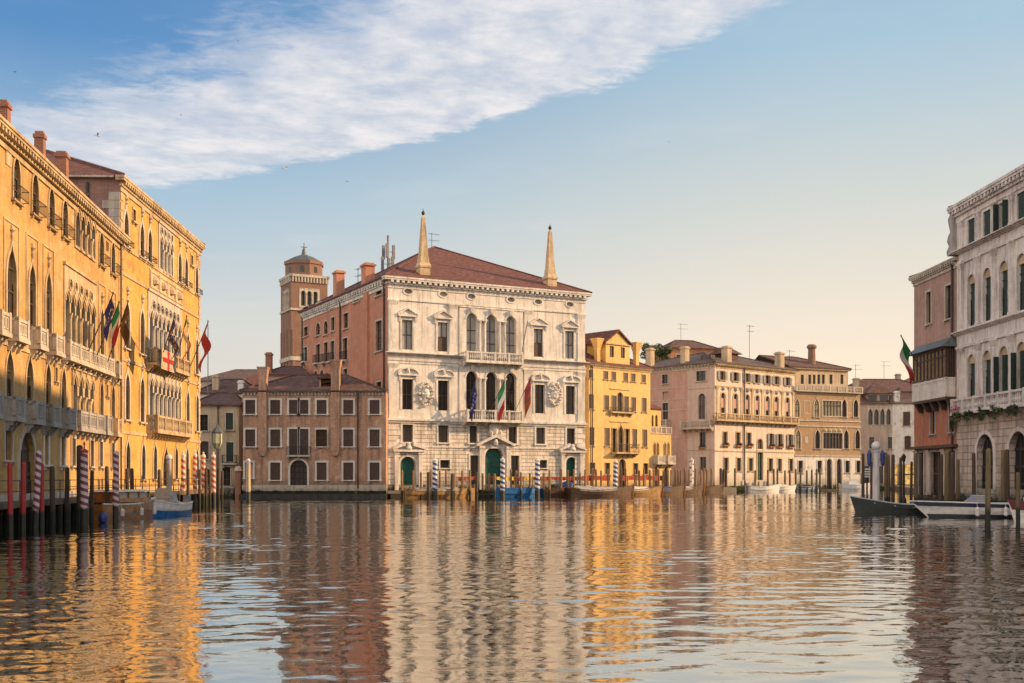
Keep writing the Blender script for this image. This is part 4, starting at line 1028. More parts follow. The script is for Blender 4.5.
# second floor
z1 = D.zz((407.6, 379), (570, 386)); z0 = D.zz((407.6, 409.7), (570, 414))
for p in (407.6, 443.2, 539.8, 570.5):
    D.window(D.u(p), z0, z1, 1.25, pane='glass', bars=(1, 1), trim=.24, head='arc', depth=.35, **V)
zA = D.zz((471.6, 371), (511, 373.5)); zf2 = D.zz((466, 420.5), (524, 422))
D.loggia(us[0] - st_ * .62, us[2] + st_ * .62, zf2 - .02, zA + .62, [('round', u, zf2 + .03, zA, 1.36) for u in us], 'balbi', 'glass', proud=.16, bars='dark_wood', reveal=.5)
for u in us:
    b = MB(); b.taper(u - .18, u + .18, -.42, -.17, zA + .06, u - .28, u + .28, -.52, -.17, zA + .58); D.put(b, 'keystone', 'balbi')
D.balcony(D.u(467, -1.3), D.u(523.5, -1.3), zf2, D.zz((466, 409.5), (524, 412.5)) - zf2, 1.3, 'baluster', 'balbi', 6)
# cartouches
for p in (425.3, 554.7):
    u = D.u(p); zc_ = D.z(p, 394); b = MB(); rr = random.Random(int(p))
    b.lathe([(.05, zc_ - .75), (.42, zc_ - .45), (.55, zc_), (.42, zc_ + .5), (.1, zc_ + .75)], 10, u, .12)
    for k in range(22):
        a = k / 22 * 2 * math.pi; rx = .72 + .14 * rr.random(); rz_ = 1.12 + .18 * rr.random(); s_ = .12 + .1 * rr.random(); x = u + rx * math.cos(a); z = zc_ + rz_ * math.sin(a); y = -.10 - .12 * rr.random()
        b.lathe([(.02, z - s_), (s_ * .8, z - s_ * .5), (s_, z), (s_ * .7, z + s_ * .6), (.02, z + s_)], 6, x, y)
    for k in range(12):
        x = u + rr.uniform(-.5, .5); z = zc_ + rr.uniform(-.8, 1.1); s_ = rr.uniform(.1, .2); b.lathe([(.02, z - s_), (s_, z), (.02, z + s_)], 6, x, -.3)
    b.box(u - .5, u + .5, -.08, -.001, zc_ - .9, zc_ + 1.0)
    D.put(b, 'cartouche', 'balbi')
# mezzanine
z1 = D.zz((407.6, 424.8), (571, 428)); z0 = D.zz((407.6, 442), (571, 444.3))
for p, w_ in ((407.6, 1.2), (443.4, 1.2), (473.3, .95), (512.6, 1.05), (540.5, 1.15), (571, 1.15)):
    D.window(D.u(p), z0, z1, w_, tm='balbi', pane='glass_curtain', bars=(1, 1), trim=.2, sill=.16, depth=.35)
zm = z0 - .55
# ground floor
for p, w_, top in ((407.9, 1.75, 456.5), (571.6, 1.5, 457)):
    u = D.u(p); zt = D.z(p, top); D.window(u, .75, zt, w_, 'round', trim=.26, tm='balbi', pane='door_green', bars=(1, 1), barm='door_green', sill=0, name='door', depth=.4)
    b = MB()
    for sx in (-1, 1): x = u + sx * (w_ / 2 + .5); b.box(x - .22, x + .22, -.28, -.001, .8, zt + .25); b.box(x - .3, x + .3, -.36, -.002, zt + .252, zt + .5)
    b.box(u - w_ / 2 - .95, u + w_ / 2 + .95, -.5, -.003, zt + .502, zt + .72)
    for sx in (-1, 1):
        q_ = [(u + sx * (w_ / 2 + 1.0), zt + .722), (u + sx * (w_ / 2 + 1.0), zt + .9), (u + sx * .45, zt + 1.55), (u + sx * .45, zt + 1.15)]; b.prism(q_ if sx > 0 else q_[::-1], -.52, -.004)
    b.lathe([(.3, zt + .723), (.34, zt + .9), (.16, zt + 1.2), (.2, zt + 1.3), (.05, zt + 1.5)], 9, u, -.3)
    D.put(b, 'portal', 'balbi')
u = D.u(494); zt = D.z(494, 447); D.window(u, .75, zt, 2.25, 'round', trim=.3, tm='balbi', pane='door_green', bars=(1, 2), barm='door_green', sill=0, name='door', depth=.5)
b = MB(); hw_ = 2.0
for sx in (-1, 1): x = u + sx * 1.65; b.box(x - .26, x + .26, -.36, -.001, .8, zt - .2); b.box(x - .34, x + .34, -.44, -.002, zt - .198, zt + .1)
for sx in (-1, 1):
    q_ = [(u + sx * 2.35, zt + .05), (u + sx * 2.35, zt + .3), (u, zt + 1.45), (u, zt + 1.05)]; b.prism(q_ if sx > 0 else q_[::-1], -.62, -.005)
b.lathe([(.22, zt + .2), (.3, zt + .5), (.18, zt + .85)], 8, u, -.4)
for sx in (-1, 1):
    x = u + sx * .55; b.lathe([(.28, zt + 1.2), (.34, zt + 1.6), (.2, zt + 2.0), (.24, zt + 2.2), (.13, zt + 2.6)], 8, x, -.28)
b.lathe([(.5, zt + 1.45), (.6, zt + 2.1), (.42, zt + 2.7), (.12, zt + 3.0)], 9, u - .1, -.12)
D.put(b, 'portal', 'balbi')
for p in (474.5, 515): D.window(D.u(p), .95, D.z(p, 455.5), 1.05, tm='balbi', pane='glass', bars=(1, 2), trim=.2, sill=0, depth=.35)
for p in (445, 542.5): D.window(D.u(p), D.z(p, 468), D.z(p, 460), 1.15, tm='balbi', pane='glass', bars=(3, 1), barm='iron', trim=.14, sill=.1, depth=.35)
# oval attic windows
zo1 = D.zz((408.3, 288.6), (570, 302.3)); zo0 = D.zz((408.3, 293.6), (570, 307))
for p in (408.3, 443.4, 471.5, 511, 538.3, 570): D.window(D.u(p), zo0, zo1, .95, 'circle', tm='balbi', pane='glass_sky', bars=None, trim=.16, sill=0, depth=.3)
zb1 = D.zz((386.2, 418.4), (587.8, 422.8)); zb2 = D.zz((386, 351.5), (586.5, 362.4))
mb = MB(); ops = D.ops
lo = [o for o in ops if o.z1 < zb1]; hi = [o for o in ops if o.z1 >= zb1]
w1 = MB(); wall_with_holes(w1, 0, uD, -1, zb1 - .2, lo, 0, .5); D.put(w1, 'lower_wall', 'balbi_rustic')
w1 = MB(); wall_with_holes(w1, 0, uD, zb1 - .2, zc, hi, 0, .5)
w1.add([(uD, 0, -1), (uD, dep, -1), (0, dep, -1), (uD, 0, zc), (uD, dep, zc), (0, dep, zc)], [(0, 1, 4, 3), (1, 2, 5, 4)]); D.put(w1, 'wall', 'balbi')
D.band(0, uD, zb1 - .45, zb1, .32, 'balbi', steps=2); D.band(0, uD, zb2 - 1.15, zb2 - .60, .16, 'balbi', steps=2); D.band(0, uD, zb2 - .28, zb2, .55, 'balbi', steps=3)
D.band(0, uD, zm - .02, zm + .16, .10, 'balbi'); D.band(0, uD, .6, 1.35, .16, 'balbi_rustic', 'plinth')
za = D.zz((390, 302.5), (586, 312)); D.band(0, uD, za, za + .14, .12, 'balbi')
D.cornice(0, uD, zc, .75, .62, 'balbi', .62, right=dep)
for u_ in (.55, D.u(453), D.u(527.5), uD - .55):
    D.pilaster(u_, .95, zb2, za, .13, 'balbi'); D.pilaster(u_, .95, zb1, zb2 - 1.152, .13, 'balbi')
q_ = MB()
for u_ in (.7, uD - .7):
    z = 1.4
    while z < zb1 - .8: q_.box(u_ - .68, u_ + .68 - (.35 if int(z * 1.6) % 2 else 0), -.09, -.003, z, z + .5); z += .58
    D.put(q_, 'quoin', 'balbi'); q_ = MB()
b = MB(); b.box(-.15, uD + .2, -1.1, -.165, -1, .45); b.box(D.u(478), D.u(510), -2.2, -1.102, -1, .28); D.put(b, 'water_step', 'wet_stone')
# pink side wall
OS = D.world(0, dep); S = Fac(T5, (OS.x, OS.y), -D.n)
kp = dict(tm='istria', pane='glass', bars=(1, 1), trim=.14)
for p, a, c_, w_ in ((306, 307, 314.5, 5), (318.7, 303.2, 311.5, 5), (326, 301.5, 309.7, 5), (333, 299, 307.7, 4), (345.8, 295.2, 304.2, 5.4), (356.7, 292.2, 301.7, 5.6), (379, 285.5, 295.2, 6.2)): S.wpx(p, a, c_, w_, sill=.12, **kp)
for p, a, c_, w_, k_ in ((306, 327, 336.3, 4.2, 'rect'), (318.3, 323, 335.3, 4.2, 'round'), (326, 321, 334.6, 4.2, 'round'), (333, 317.3, 331, 3.5, 'rect'), (346, 313.3, 328.6, 4.6, 'rect')): S.wpx(p, a, c_, w_, kind=k_, sill=.12, **kp)
for p, a, c_, w_ in ((305.6, 347.4, 361.5, 4), (318.3, 344.3, 363, 4), (326, 342.4, 362, 4.2), (332.6, 341, 361, 3.6), (345.4, 338.2, 360, 4.8)):
    S.wpx(p, a, c_, w_, sill=0, **kp)
    u = S.u(p); zf = S.z(p, c_); S.balcony(u - .75, u + .75, zf, .95, .5, 'iron', 'istria', 2)
S.wpx(379, 321, 351, 6.2, sill=.12, **dict(kp, trim=.2, bars=(1, 3)))
for p, a, c_, w_, k_ in ((316, 371, 377, 4, 'round'), (322, 370, 376, 4, 'round'), (345.5, 369, 376.5, 4.2, 'rect'), (379, 382, 400, 5, 'rect')): S.wpx(p, a, c_, w_, kind=k_, sill=.1, **kp)
w1 = MB(); wall_with_holes(w1, 0, dep, -1, zc, S.ops, 0, .3); S.put(w1, 'side_wall', 'pink_side')
S.cornice(0, dep - .82, zc, .75, .45, 'balbi', .8)
S.pipe(S.u(341), 10, zc - .7, .1); S.pipe(S.u(303.2), 10, zc - .7, .1); S.pipe(S.u(385), 2, zc - .8, .1)
b = MB(); u = S.u(367.5); b.box(u - .55, u + .55, -.28, -.003, 8, zc - .76); S.put(b, 'chimney_breast', 'pink_side')
zr = CAMH + (476 - 248) / FPX * 140
r = D.roof(0, uD, 0, dep, zc + .03, zr, (uD / 2, 15.6), (uD / 2, dep - 9), 'roof_red', .6)
S.chimney(r, S.u(338.8, .8), .8, zc - .1, S.z(338.8, 271, .8), 1.3, 1.0, mat='pink_side'); S.chimney(r, S.u(368, .8), .8, zc - .1, S.z(368, 263.5, .8), 1.4, 1.1, mat='pink_side')
S.antenna(r, S.u(358, 2), 2, zc, S.z(358, 268, 2), 3)
D.antenna(r, uD / 2 + .3, 17, zr - .2, CAMH + (476 - 233) / FPX * 141, 4)
# lightning / phone mast behind the left hip
b = MB(); uu = D.u(388, 24); y = 24.0; z0_ = zc + 1; zt_ = D.z(388, 240, 24)
b.tube([(uu, y, z0_), (uu, y, zt_ + .6)], .14, 6)
for k in range(6):
    a = k * math.pi / 3; x, yy = uu + .75 * math.cos(a), y + .75 * math.sin(a); zz_ = zt_ - 1.5 - (k % 2) * 1.6
    b.box(x - .17, x + .17, yy - .12, yy + .12, zz_ - .9, zz_ + .9); b.tube([(uu, y, zz_), (x, yy, zz_)], .05, 4)
for k in range(3): b.tube([(uu - .6, y, z0_ + 1.2 + k * 1.3), (uu + .6, y, z0_ + 1.2 + k * 1.3)], .04, 4)
D.put(b, 'phone_mast', 'shutter_grey', r)
for p, pt, pb in ((423.2, 211, 277.5), (550, 226, 289.5)):
    v_ = 1.6; u = D.u(p, v_); z0_ = zc - .1; zt_ = D.z(p, pt, v_); h = zt_ - z0_; b = MB()
    def sq(r0, za_, r1, zb_): b.taper(u - r0, u + r0, v_ - r0, v_ + r0, za_, u - r1, u + r1, v_ - r1, v_ + r1, zb_)
    sq(.60, z0_, .58, z0_ + h * .21); sq(.66, z0_ + h * .21, .68, z0_ + h * .235); sq(.68, z0_ + h * .235, .52, z0_ + h * .28); sq(.50, z0_ + h * .28, .46, z0_ + h * .36); sq(.43, z0_ + h * .36, .17, z0_ + h * .91); sq(.17, z0_ + h * .91, .04, z0_ + h * .945)
    ob = D.put(b, 'obelisk', 'balbi_ob', r) if 'balbi_ob' in M else D.put(b, 'obelisk', 'istria_warm', r)
    b = MB(); b.lathe([(.03, zt_ - .5), (.2, zt_ - .3), (.2, zt_ - .12), (.05, zt_), (.02, zt_ + .3)], 8, u, v_); D.put(b, 'finial', 'iron', ob)

# --- yellow house
DY = Vector((1.105, 1)).normalized()
T6, E = building('yellow_house', (8.95, 132.4), DY, 'bright yellow house with a gabled dormer between two flared chimneys', 'house')
uS, uY = 0.0, E.u(650.3); zy = E.zz((588.8, 362.5), (649.5, 369))
ky = dict(tm='istria_warm', pane='glass', bars=(1, 0), trim=.07, barm='shutter_brown', shut='closed', shm='shutter_brown', sill=.08, proud=.04)
E.row((590.8, 605.8, 613.7, 625.7, 633.2, 643.6), ((605.8, 371), (643.5, 375)), ((605.8, 379), (643.5, 382.8)), .72, **dict(ky, sill=.06))
E.row((591.2, 606.4, 633.6, 644.2), ((606.4, 395.7), (644, 398)), ((606.4, 409.8), (644, 412)), .78, **ky)
z1, z0 = E.zz((606.4, 395.2), (644, 397.8)), E.zz((614, 411.5), (626, 412.5))
for p, k_, w_ in ((614, 'rect', .8), (620.1, 'round', .92), (626.3, 'rect', .8)): E.window(E.u(p), z0, z1 + (.45 if k_ == 'round' else 0), w_, kind=k_, **dict(ky, sill=0, shut='closed' if k_ == 'rect' else None))
E.balcony(E.u(609.5), E.u(630.5), z0, .5, .5, 'iron', 'istria_warm', 4)
E.row((591.7, 607.2, 634.7, 644.8), ((607, 428), (644.7, 430)), ((607, 446), (644.7, 446.8)), .78, **ky)
z1, z0 = E.zz((607, 428), (644.7, 430)), E.zz((613, 452.3), (634, 452.6))
for p, k_, w_ in ((614.3, 'rect', .75), (620.8, 'gothic', .95), (627.3, 'rect', .75)): E.window(E.u(p), z0 + .02, z1 + (.5 if k_ == 'gothic' else 0), w_, kind=k_, tm='istria_warm', pane='glass', trim=.1, bars=(1, 2), sill=0)
E.balcony(E.u(611), E.u(634), z0, .95, .95, 'iron', 'istria_warm', 5)
E.row((592.3, 607.5, 635.7, 645.8), ((607.5, 463), (645, 463.4)), ((607.5, 474), (645, 474.5)), .85, **dict(ky, shut=None, pane='glass'))
E.window(E.u(622), .8, E.z(622, 459), 1.2, 'round', tm='istria_warm', pane='dark_wood', trim=.15, bars=(1, 2), sill=0, name='door')
E.wall(uS, uY, zy, 'yellow'); bodywalls(E, uS, uY, zy, 12, 'yellow')
E.cornice(uS, uY, zy, .34, .3, 'istria_warm', .36)
for (a, c_), zz_ in (((610, 629), 389.5), ((610, 629), 422)): E.band(E.u(a), E.u(c_), E.z(620, zz_) - .05, E.z(620, zz_) + .06, .1, 'istria_warm', 'moulding')
r = E.roof(uS, uY, 0, 12, zy + .03, zy + 2.9, (uS + 2, 6), (uY - 3, 6), 'roof_red', .3)
u0, u1 = E.u(607.3), E.u(631.2); ze = E.zz((607, 343), (631, 345)); zap = E.z(619, 331.3); ug = (u0 + u1) / 2
G = []
w1 = MB()
dops = [Op('rect', E.u(613.4), E.z(613.4, 357), E.z(613.4, 346), .75), Op('rect', E.u(624.4), E.z(624.4, 358), E.z(624.4, 347.3), .75)]
wall_with_holes(w1, u0, u1, zy - .1, ze, dops, .25, .2); w1.prism([(u0, ze), (u1, ze), (ug, zap)], .25, .35)
w1.add([(u0, .25, zy - .1), (u0, 6, zy - .1), (u0, 6, ze), (u0, .25, ze), (u1, .25, zy - .1), (u1, 6, zy - .1), (u1, 6, ze), (u1, .25, ze)], [(0, 1, 2, 3), (4, 7, 6, 5)])
dm = E.put(w1, 'dormer', 'yellow', r)
for o in dops: b = MB(); b.box(o.u - .375, o.u + .375, .4, .44, o.z0, o.z1); b.box(o.u - .03, o.u + .03, .37, .4, o.z0, o.z1); E.put(b, 'window', 'shutter_brown', dm)
b = MB()
for sx in (-1, 1):
    q_ = [(ug + sx * (u1 - u0 + .7) / 2, ze - .08), (ug + sx * (u1 - u0 + .7) / 2, ze + .1), (ug, zap + .26), (ug, zap + .04)]; b.prism(q_ if sx > 0 else q_[::-1], 0.0, 6.2)
E.put(b, 'dormer_roof', 'roof_red', dm)
b = MB(); b.box(u0 - .15, u1 + .15, .08, .248, ze - .12, ze + .02); E.put(b, 'moulding', 'istria_warm', dm)
E.chimney(r, E.u(597.2, .6), .6, zy - .1, E.z(597, 338.5, .6), .52, .52, 'flare', 'yellow'); E.chimney(r, E.u(636, .6), .6, zy - .1, E.z(636, 342.5, .6), .52, .52, 'flare', 'yellow')
b = MB(); b.box(E.u(588), E.u(594.5), 1.2, 3.0, zy, E.z(590, 345)); ch = E.put(b, 'dormer', 'roof_brown', r)
b = MB(); b.box(E.u(588.6), E.u(592.5), 1.16, 1.199, E.z(590, 357), E.z(590, 347)); E.put(b, 'window', 'glass', ch)
E.pipe(.45, 1, zy - .4, .07)
b = MB(); b.box(0, uY, -.8, -.01, -1, .5); E.put(b, 'water_step', 'wet_stone')

# --- low yellow annex with the two small white balconies
P = E.world(uY + .03, .15); T7, H_ = building('yellow_annex', (P.x, P.y), DY, 'low yellow gothic annex with a white roof terrace and two small white balconies', 'house')
uH = H_.u(671.2); zh = H_.zz((652, 433.5), (670, 434.5))
for a in (654.6, 657.6, 665, 668.2): H_.window(H_.u(a), H_.z(a, 457), H_.z(a, 442.2), .44, 'gothic', trim=.07, tm='istria_warm', bars=None, sill=0)
for a, c_ in ((652.6, 660.2), (663.2, 670.4)): H_.balcony(H_.u(a), H_.u(c_), H_.z(657, 463), .9, .8, 'panel', 'istria', 3)
for a in (655.2, 666): H_.window(H_.u(a), .8, H_.z(a, 467.5), .95, 'round', trim=.12, tm='istria_warm', pane='dark_wood', sill=0, name='door')
H_.wall(0, uH, zh, 'yellow'); bodywalls(H_, 0, uH, zh, 7, 'yellow')
b = MB(); b.box(0, uH, -.1, .05, zh, zh + .12); b.box(0, uH, -.1, .05, zh + .75, zh + .88)
for i in range(5): x = (uH - .2) * i / 4; b.box(x, x + .2, -.12, .07, zh + .121, zh + .92)
k = int(uH / .22)
for i in range(k): x = .15 + (uH - .3) * i / k; b.lathe([(.05, zh + .12), (.03, zh + .2), (.07, zh + .38), (.04, zh + .75)], 6, x, -.02, False)
H_.put(b, 'balustrade', 'istria')
up = MB(); wu = H_.u(660.8, 2.2); zu = H_.z(655, 409, 2.2)
o_ = [Op('round', H_.u(656.5, 2.2), H_.z(656.5, 427, 2.2), H_.z(656.5, 415, 2.2), .5), Op('round', H_.u(652.7, 2.2), H_.z(652.7, 427, 2.2), H_.z(652.7, 415, 2.2), .4)]
wall_with_holes(up, 0, wu, zh, zu, o_, 2.2, .2); up.add([(wu, 2.2, zh), (wu, 7, zh), (wu, 7, zu), (wu, 2.2, zu)], [(0, 1, 2, 3)]); uw = H_.put(up, 'upper_wall', 'yellow')
for o in o_: pts = outline(o.kind, o.u, o.z0, o.z1, o.w); p = MB(); p.add([(x, 2.38, z) for x, z in pts], [tuple(range(len(pts)))]); H_.put(p, 'window', 'glass', uw)
b = MB(); b.taper(-.1, wu + .3, 1.9, 7.2, zu, -.1, wu + .2, 3.5, 7, zu + .7); H_.put(b, 'roof', 'roof_red')

# --- rose palace at the bend
DR = Vector((1.152, 1)).normalized()
T8, K = building('rose_palace', (28.5, 160), DR, 'pale rose palace with grey hipped roof, long stone balcony and rows of arched windows', 'palace')
uK = K.u(794.5); dK = 20.0; zk = K.zz((715, 362.3), (792, 370.2))
kr = dict(tm='istria_warm', pane='glass', bars=(1, 1), trim=.13)
K.row((722, 735.3, 747.3, 756.6, 767.3, 776.3, 787.4), ((722, 371.3), (787, 377.3)), ((722, 380.3), (787, 385.3)), 1.05, shut='open', shm='shutter_grey', **dict(kr, sill=.1))
zA, zB = K.zz((723, 393), (787.8, 397.5)), K.zz((717, 420.3), (797, 423.5))
for p in (723, 735.6, 747.4, 757.3, 767.4, 776.4, 787.6):
    rt = K.window(K.u(p), zB + .02, zA, .95, 'round', **dict(kr, sill=0, trim=.2))
    b = MB(); u = K.u(p); b.box(u - .42, u + .42, .12, .16, zB + (zA - zB) * .46, zA - .75); K.put(b, 'shutter', 'rose', rt)
    b = MB(); b.lathe([(.08, zA + .3), (.3, zA + .55), (.22, zA + .85), (.08, zA + 1.0)], 7, u, -.02); K.put(b, 'keystone', 'istria_grey', rt)
K.balcony(-.6, uK - .1, zB, .95, .9, 'baluster', 'istria_warm', 18)
zC, zD = K.zz((725, 432), (790, 434.6)), K.zz((725, 446.3), (790, 448))
for p in (725, 738, 749): K.window(K.u(p), zD, zC, .95, **dict(kr, trim=.16))
for p in (771, 779.6, 790): K.window(K.u(p), zD, zC, .95, shut='open', shm='shutter_grey', **dict(kr, trim=.12))
K.window(K.u(760), K.z(760, 449), K.z(760, 439), 1.2, 'round', **dict(kr, sill=0, trim=.2))
zE, zF = K.zz((726, 458), (791, 458.8)), K.zz((726, 471), (791, 471))
for p in (726, 738.8, 750.7, 770.5, 779.6, 791): K.window(K.u(p), zF, zE, 1.0, **dict(kr, barm='iron', bars=(2, 3), trim=.18))
K.window(K.u(760), .9, K.z(760, 452), 1.25, 'rect', tm='istria_warm', pane='shutter_green', bars=(1, 3), barm='door_green', trim=.25, sill=0, name='door')
K.wall(0, uK, zk, 'rose_front'); K.cornice(0, uK, zk, .5, .55, 'istria_warm', .5)
K.band(0, uK, K.zz((717, 388), (795, 391)), K.zz((717, 388), (795, 391)) + .16, .1, 'istria_warm'); K.band(0, uK, zD - .75, zD - .6, .1, 'istria_warm'); K.band(0, uK, .4, 1.7, .14, 'istria', 'plinth')
for p in (717, 729.5, 741.5, 752.3, 762.3, 772, 782, 793): K.pilaster(K.u(p), .4, zB + .05, K.zz((717, 388), (795, 391)), .07, 'istria_warm')
K.pipe(K.u(743.8), 1, zk - .5, .09)
OS = K.world(0, dK); S = Fac(T8, (OS.x, OS.y), -K.n); sE = dK
for p, a, c_, w_, k_ in ((665, 374.5, 383.8, 6, 'rect'), (665.5, 403, 420.5, 6, 'rect'), (701, 371, 381, 9.5, 'rect'), (702, 393.5, 419, 7, 'round'), (702.8, 432.3, 448, 6.2, 'rect'), (703.3, 457, 471.5, 6.4, 'rect')):
    S.wpx(p, a, c_, w_, kind=k_, tm='istria', pane='glass', bars=(1, 1), trim=.12, sill=.1 if k_ == 'rect' else 0)
S.wpx(665.5, 391.5, 400.5, 6, tm='istria', pane='rose', bars=None, trim=.08, sill=0)
us_ = S.u(687.5)
w1 = MB(); o1 = [o for o in S.ops if o.u < us_]; o2 = [o for o in S.ops if o.u >= us_]
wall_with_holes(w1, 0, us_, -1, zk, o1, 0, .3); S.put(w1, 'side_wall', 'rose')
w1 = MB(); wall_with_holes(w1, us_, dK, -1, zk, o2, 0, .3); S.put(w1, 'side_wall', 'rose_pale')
S.cornice(0, dK - .56, zk, .5, .45, 'istria', .6)
for y in (388.5, 400, 411, 438): S.band(0, us_, S.z(670, y), S.z(670, y) + .09, .05, 'istria')
for y in (388.5, 450): S.band(us_ + .06, dK - .2, S.z(700, y), S.z(700, y) + .12, .07, 'istria')
S.balcony(S.u(683.8), dK - .1, S.z(700, 428), 1.0, .85, 'baluster', 'istria', 6)
S.balcony(S.u(660.5), S.u(670), S.z(665, 426), .9, .8, 'baluster', 'istria', 3)
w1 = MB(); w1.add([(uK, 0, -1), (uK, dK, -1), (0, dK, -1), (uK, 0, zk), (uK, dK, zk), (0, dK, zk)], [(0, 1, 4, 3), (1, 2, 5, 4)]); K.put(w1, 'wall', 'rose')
b = MB(); uq = S.u(667); zq = S.z(667, 462); b.box(uq - .12, uq + .12, -.05, -.001, zq - 1.0, zq + .7); b.box(uq - .5, uq + .5, -.055, -.002, zq + .1, zq + .35); S.put(b, 'stone_cross', 'istria')
zrk = zk + 2.7
r = K.roof(0, uK, 0, dK, zk + .03, zrk, (8.5, 9), (uK - 3, 9), 'roof_grey', .6)
for px, v_, tp, w_, d_ in ((726.5, 1.0, 346, .95, 1.1), (779.5, 1.0, 352, .95, 1.1)): K.chimney(r, K.u(px, v_), v_, zk, K.z(px, tp, v_), w_, d_, mat='cream_plaster')
S.chimney(r, S.u(650, 1.0), 1.0, zk, S.z(650, 348, 1.0), 1.0, .9, mat='cream_plaster'); S.chimney(r, S.u(684.8, 1.0), 1.0, zk, S.z(684.8, 346.5, 1.0), .95, .9, mat='cream_plaster')
b = MB(); b.box(S.u(690), S.u(699), 2.4, 3.6, zk + .8, zk + 1.5); S.put(b, 'skylight', 'roof_grey', r)
K.antenna(r, K.u(749.5, 6), 6, zk + 1.5, K.z(749.5, 325, 6), 7)
b = MB(); b.box(K.u(728, 3), K.u(738, 3), 3, 6, zk + 1.0, zk + 2.0); b.taper(K.u(726, 3), K.u(741, 3), 2.6, 6.4, zk + 2.0, K.u(729, 3), K.u(738, 3), 4.2, 4.8, zk + 3.0); K.put(b, 'dormer', 'roof_brown', r)
# weeds along the waterline step
b = MB(); b.box(0, uK, -.8, -.15, -1, .42); K.put(b, 'water_step', 'algae_stone')

# --- orange attic house behind the rose palace
P = at(671, 190); t, F, r_ = small_house('orange_house', (P.x, P.y), (1, .25), 8.0, 8, CAMH + (476 - 347.5) / FPX * 190, 'orange_wall', 'roof_brown', 'small orange house with a brown hipped roof peeping up behind the rose palace', [(1.5, 21.2, 22.6, 1.1, 'rect', None)], 1.7)
F.antenna(r_, 3.0, 3, 25, CAMH + (476 - 322) / FPX * 192, 5)

# --- ochre brick house with the glazed gothic windows
DO = Vector((2.06, 1)).normalized(); P = K.world(uK + .05, 0)
T9, J = building('ochre_house', (P.x, P.y), DO, 'ochre brick house with big glazed gothic windows over a white ground floor', 'palace')
uJ = J.u(860.3); zt9 = J.zz((792.4, 391.5), (858, 393.5))
def bigwin(a, c_, top, bot, pane, nb):
    u0, u1 = J.u(a), J.u(c_); zt, zb = J.z((a + c_) / 2, top), J.z((a + c_) / 2, bot); n_ = nb; st = (u1 - u0) / n_
    J.ops.append(Op('rect', (u0 + u1) / 2, zb, zt, u1 - u0))
    p = MB(); p.add([(u0, .25, zb), (u1, .25, zb), (u1, .25, zt), (u0, .25, zt)], [(0, 1, 2, 3)]); rt = J.put(p, 'window', pane)
    f = MB(); f.strip([(u0, zb), (u0, zt), (u1, zt), (u1, zb)], [(u0 - .16, zb - .16), (u0 - .16, zt + .16), (u1 + .16, zt + .16), (u1 + .16, zb - .16)], -.06, .02, True); J.put(f, 'frame', 'istria', rt)
    f = MB()
    for i in range(1, n_): x = u0 + st * i; f.box(x - .06, x + .06, .1, .24, zb, zt)
    f.box(u0, u1, .12, .235, zb + (zt - zb) * .7 - .05, zb + (zt - zb) * .7 + .05); J.put(f, 'sash', 'dark_wood', rt)
    return rt
kj = dict(kind='gothic', tm='istria', trim=.16, bars=(1, 2), sill=.08)
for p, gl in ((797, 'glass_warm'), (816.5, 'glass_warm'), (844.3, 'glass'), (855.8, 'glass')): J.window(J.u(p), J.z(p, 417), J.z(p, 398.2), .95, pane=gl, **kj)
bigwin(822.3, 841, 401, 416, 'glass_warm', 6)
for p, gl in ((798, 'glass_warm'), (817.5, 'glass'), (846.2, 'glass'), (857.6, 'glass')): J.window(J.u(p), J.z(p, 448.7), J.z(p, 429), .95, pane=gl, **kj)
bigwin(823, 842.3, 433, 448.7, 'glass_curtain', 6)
b = MB()
for i in range(4): b.lathe([(.32, J.z(832, 431.6)), (.36, J.z(832, 430)), (.1, J.z(832, 428.5))], 8, J.u(825 + i * 5), .05)
J.put(b, 'moulding', 'glass_warm')
for p in (800.5, 819.6, 847.5, 858.4): J.window(J.u(p), J.z(p, 472.6), J.z(p, 460.8), .85, tm='istria', trim=.12, pane='glass', bars=(1, 2), barm='iron')
for p in (829.2, 839.2): J.window(J.u(p), .3, J.z(p, 459), 1.0, 'round', tm='istria', trim=.16, pane='dark_wood', bars=(1, 2), sill=0, name='door')
zw = J.zz((800, 456), (858, 456.3)); lo = [o for o in J.ops if o.z1 < zw]; hi = [o for o in J.ops if o.z1 >= zw]
w1 = MB(); wall_with_holes(w1, 0, uJ, -1, zw, lo, 0, .3); J.put(w1, 'lower_wall', 'white_plaster')
w1 = MB(); wall_with_holes(w1, 0, uJ, zw, zt9, hi, 0, .3); J.put(w1, 'wall', 'ochre_brick'); bodywalls(J, 0, uJ, zt9, 11, 'ochre_brick')
for y in (392.0, 421, 426.5, 456): J.band(0, uJ, J.z(830, y) - .1, J.z(830, y) + .1, .12, 'istria')
q_ = MB()
for p in (807, 850): x = J.u(p); z = J.z(p, 407); q_.strip([(x - .5, z - .9), (x - .5, z + .9), (x + .5, z + .9), (x + .5, z - .9)], [(x - .58, z - 1), (x - .58, z + 1), (x + .58, z + 1), (x + .58, z - 1)], -.03, -.001, True)
x = J.u(806); z = J.z(806, 440); q_.box(x - .3, x + .3, -.05, -.001, z - .5, z + .5); J.put(q_, 'stone_panel', 'istria')
b = MB(); b.box(-.1, uJ + .1, -.5, .1, zt9, zt9 + .14); b.box(-.1, uJ + .1, -.5, -.36, zt9 + .9, zt9 + 1.02)
for i in range(9): x = -.1 + (uJ + .0) * i / 8; b.box(x, x + .2, -.52, -.34, zt9 + .141, zt9 + 1.05)
k = int(uJ / .3)
for i in range(k): x = .1 + (uJ - .2) * i / k; b.lathe([(.06, zt9 + .14), (.04, zt9 + .25), (.09, zt9 + .45), (.05, zt9 + .9)], 6, x, -.43, False)
J.put(b, 'balustrade', 'istria')
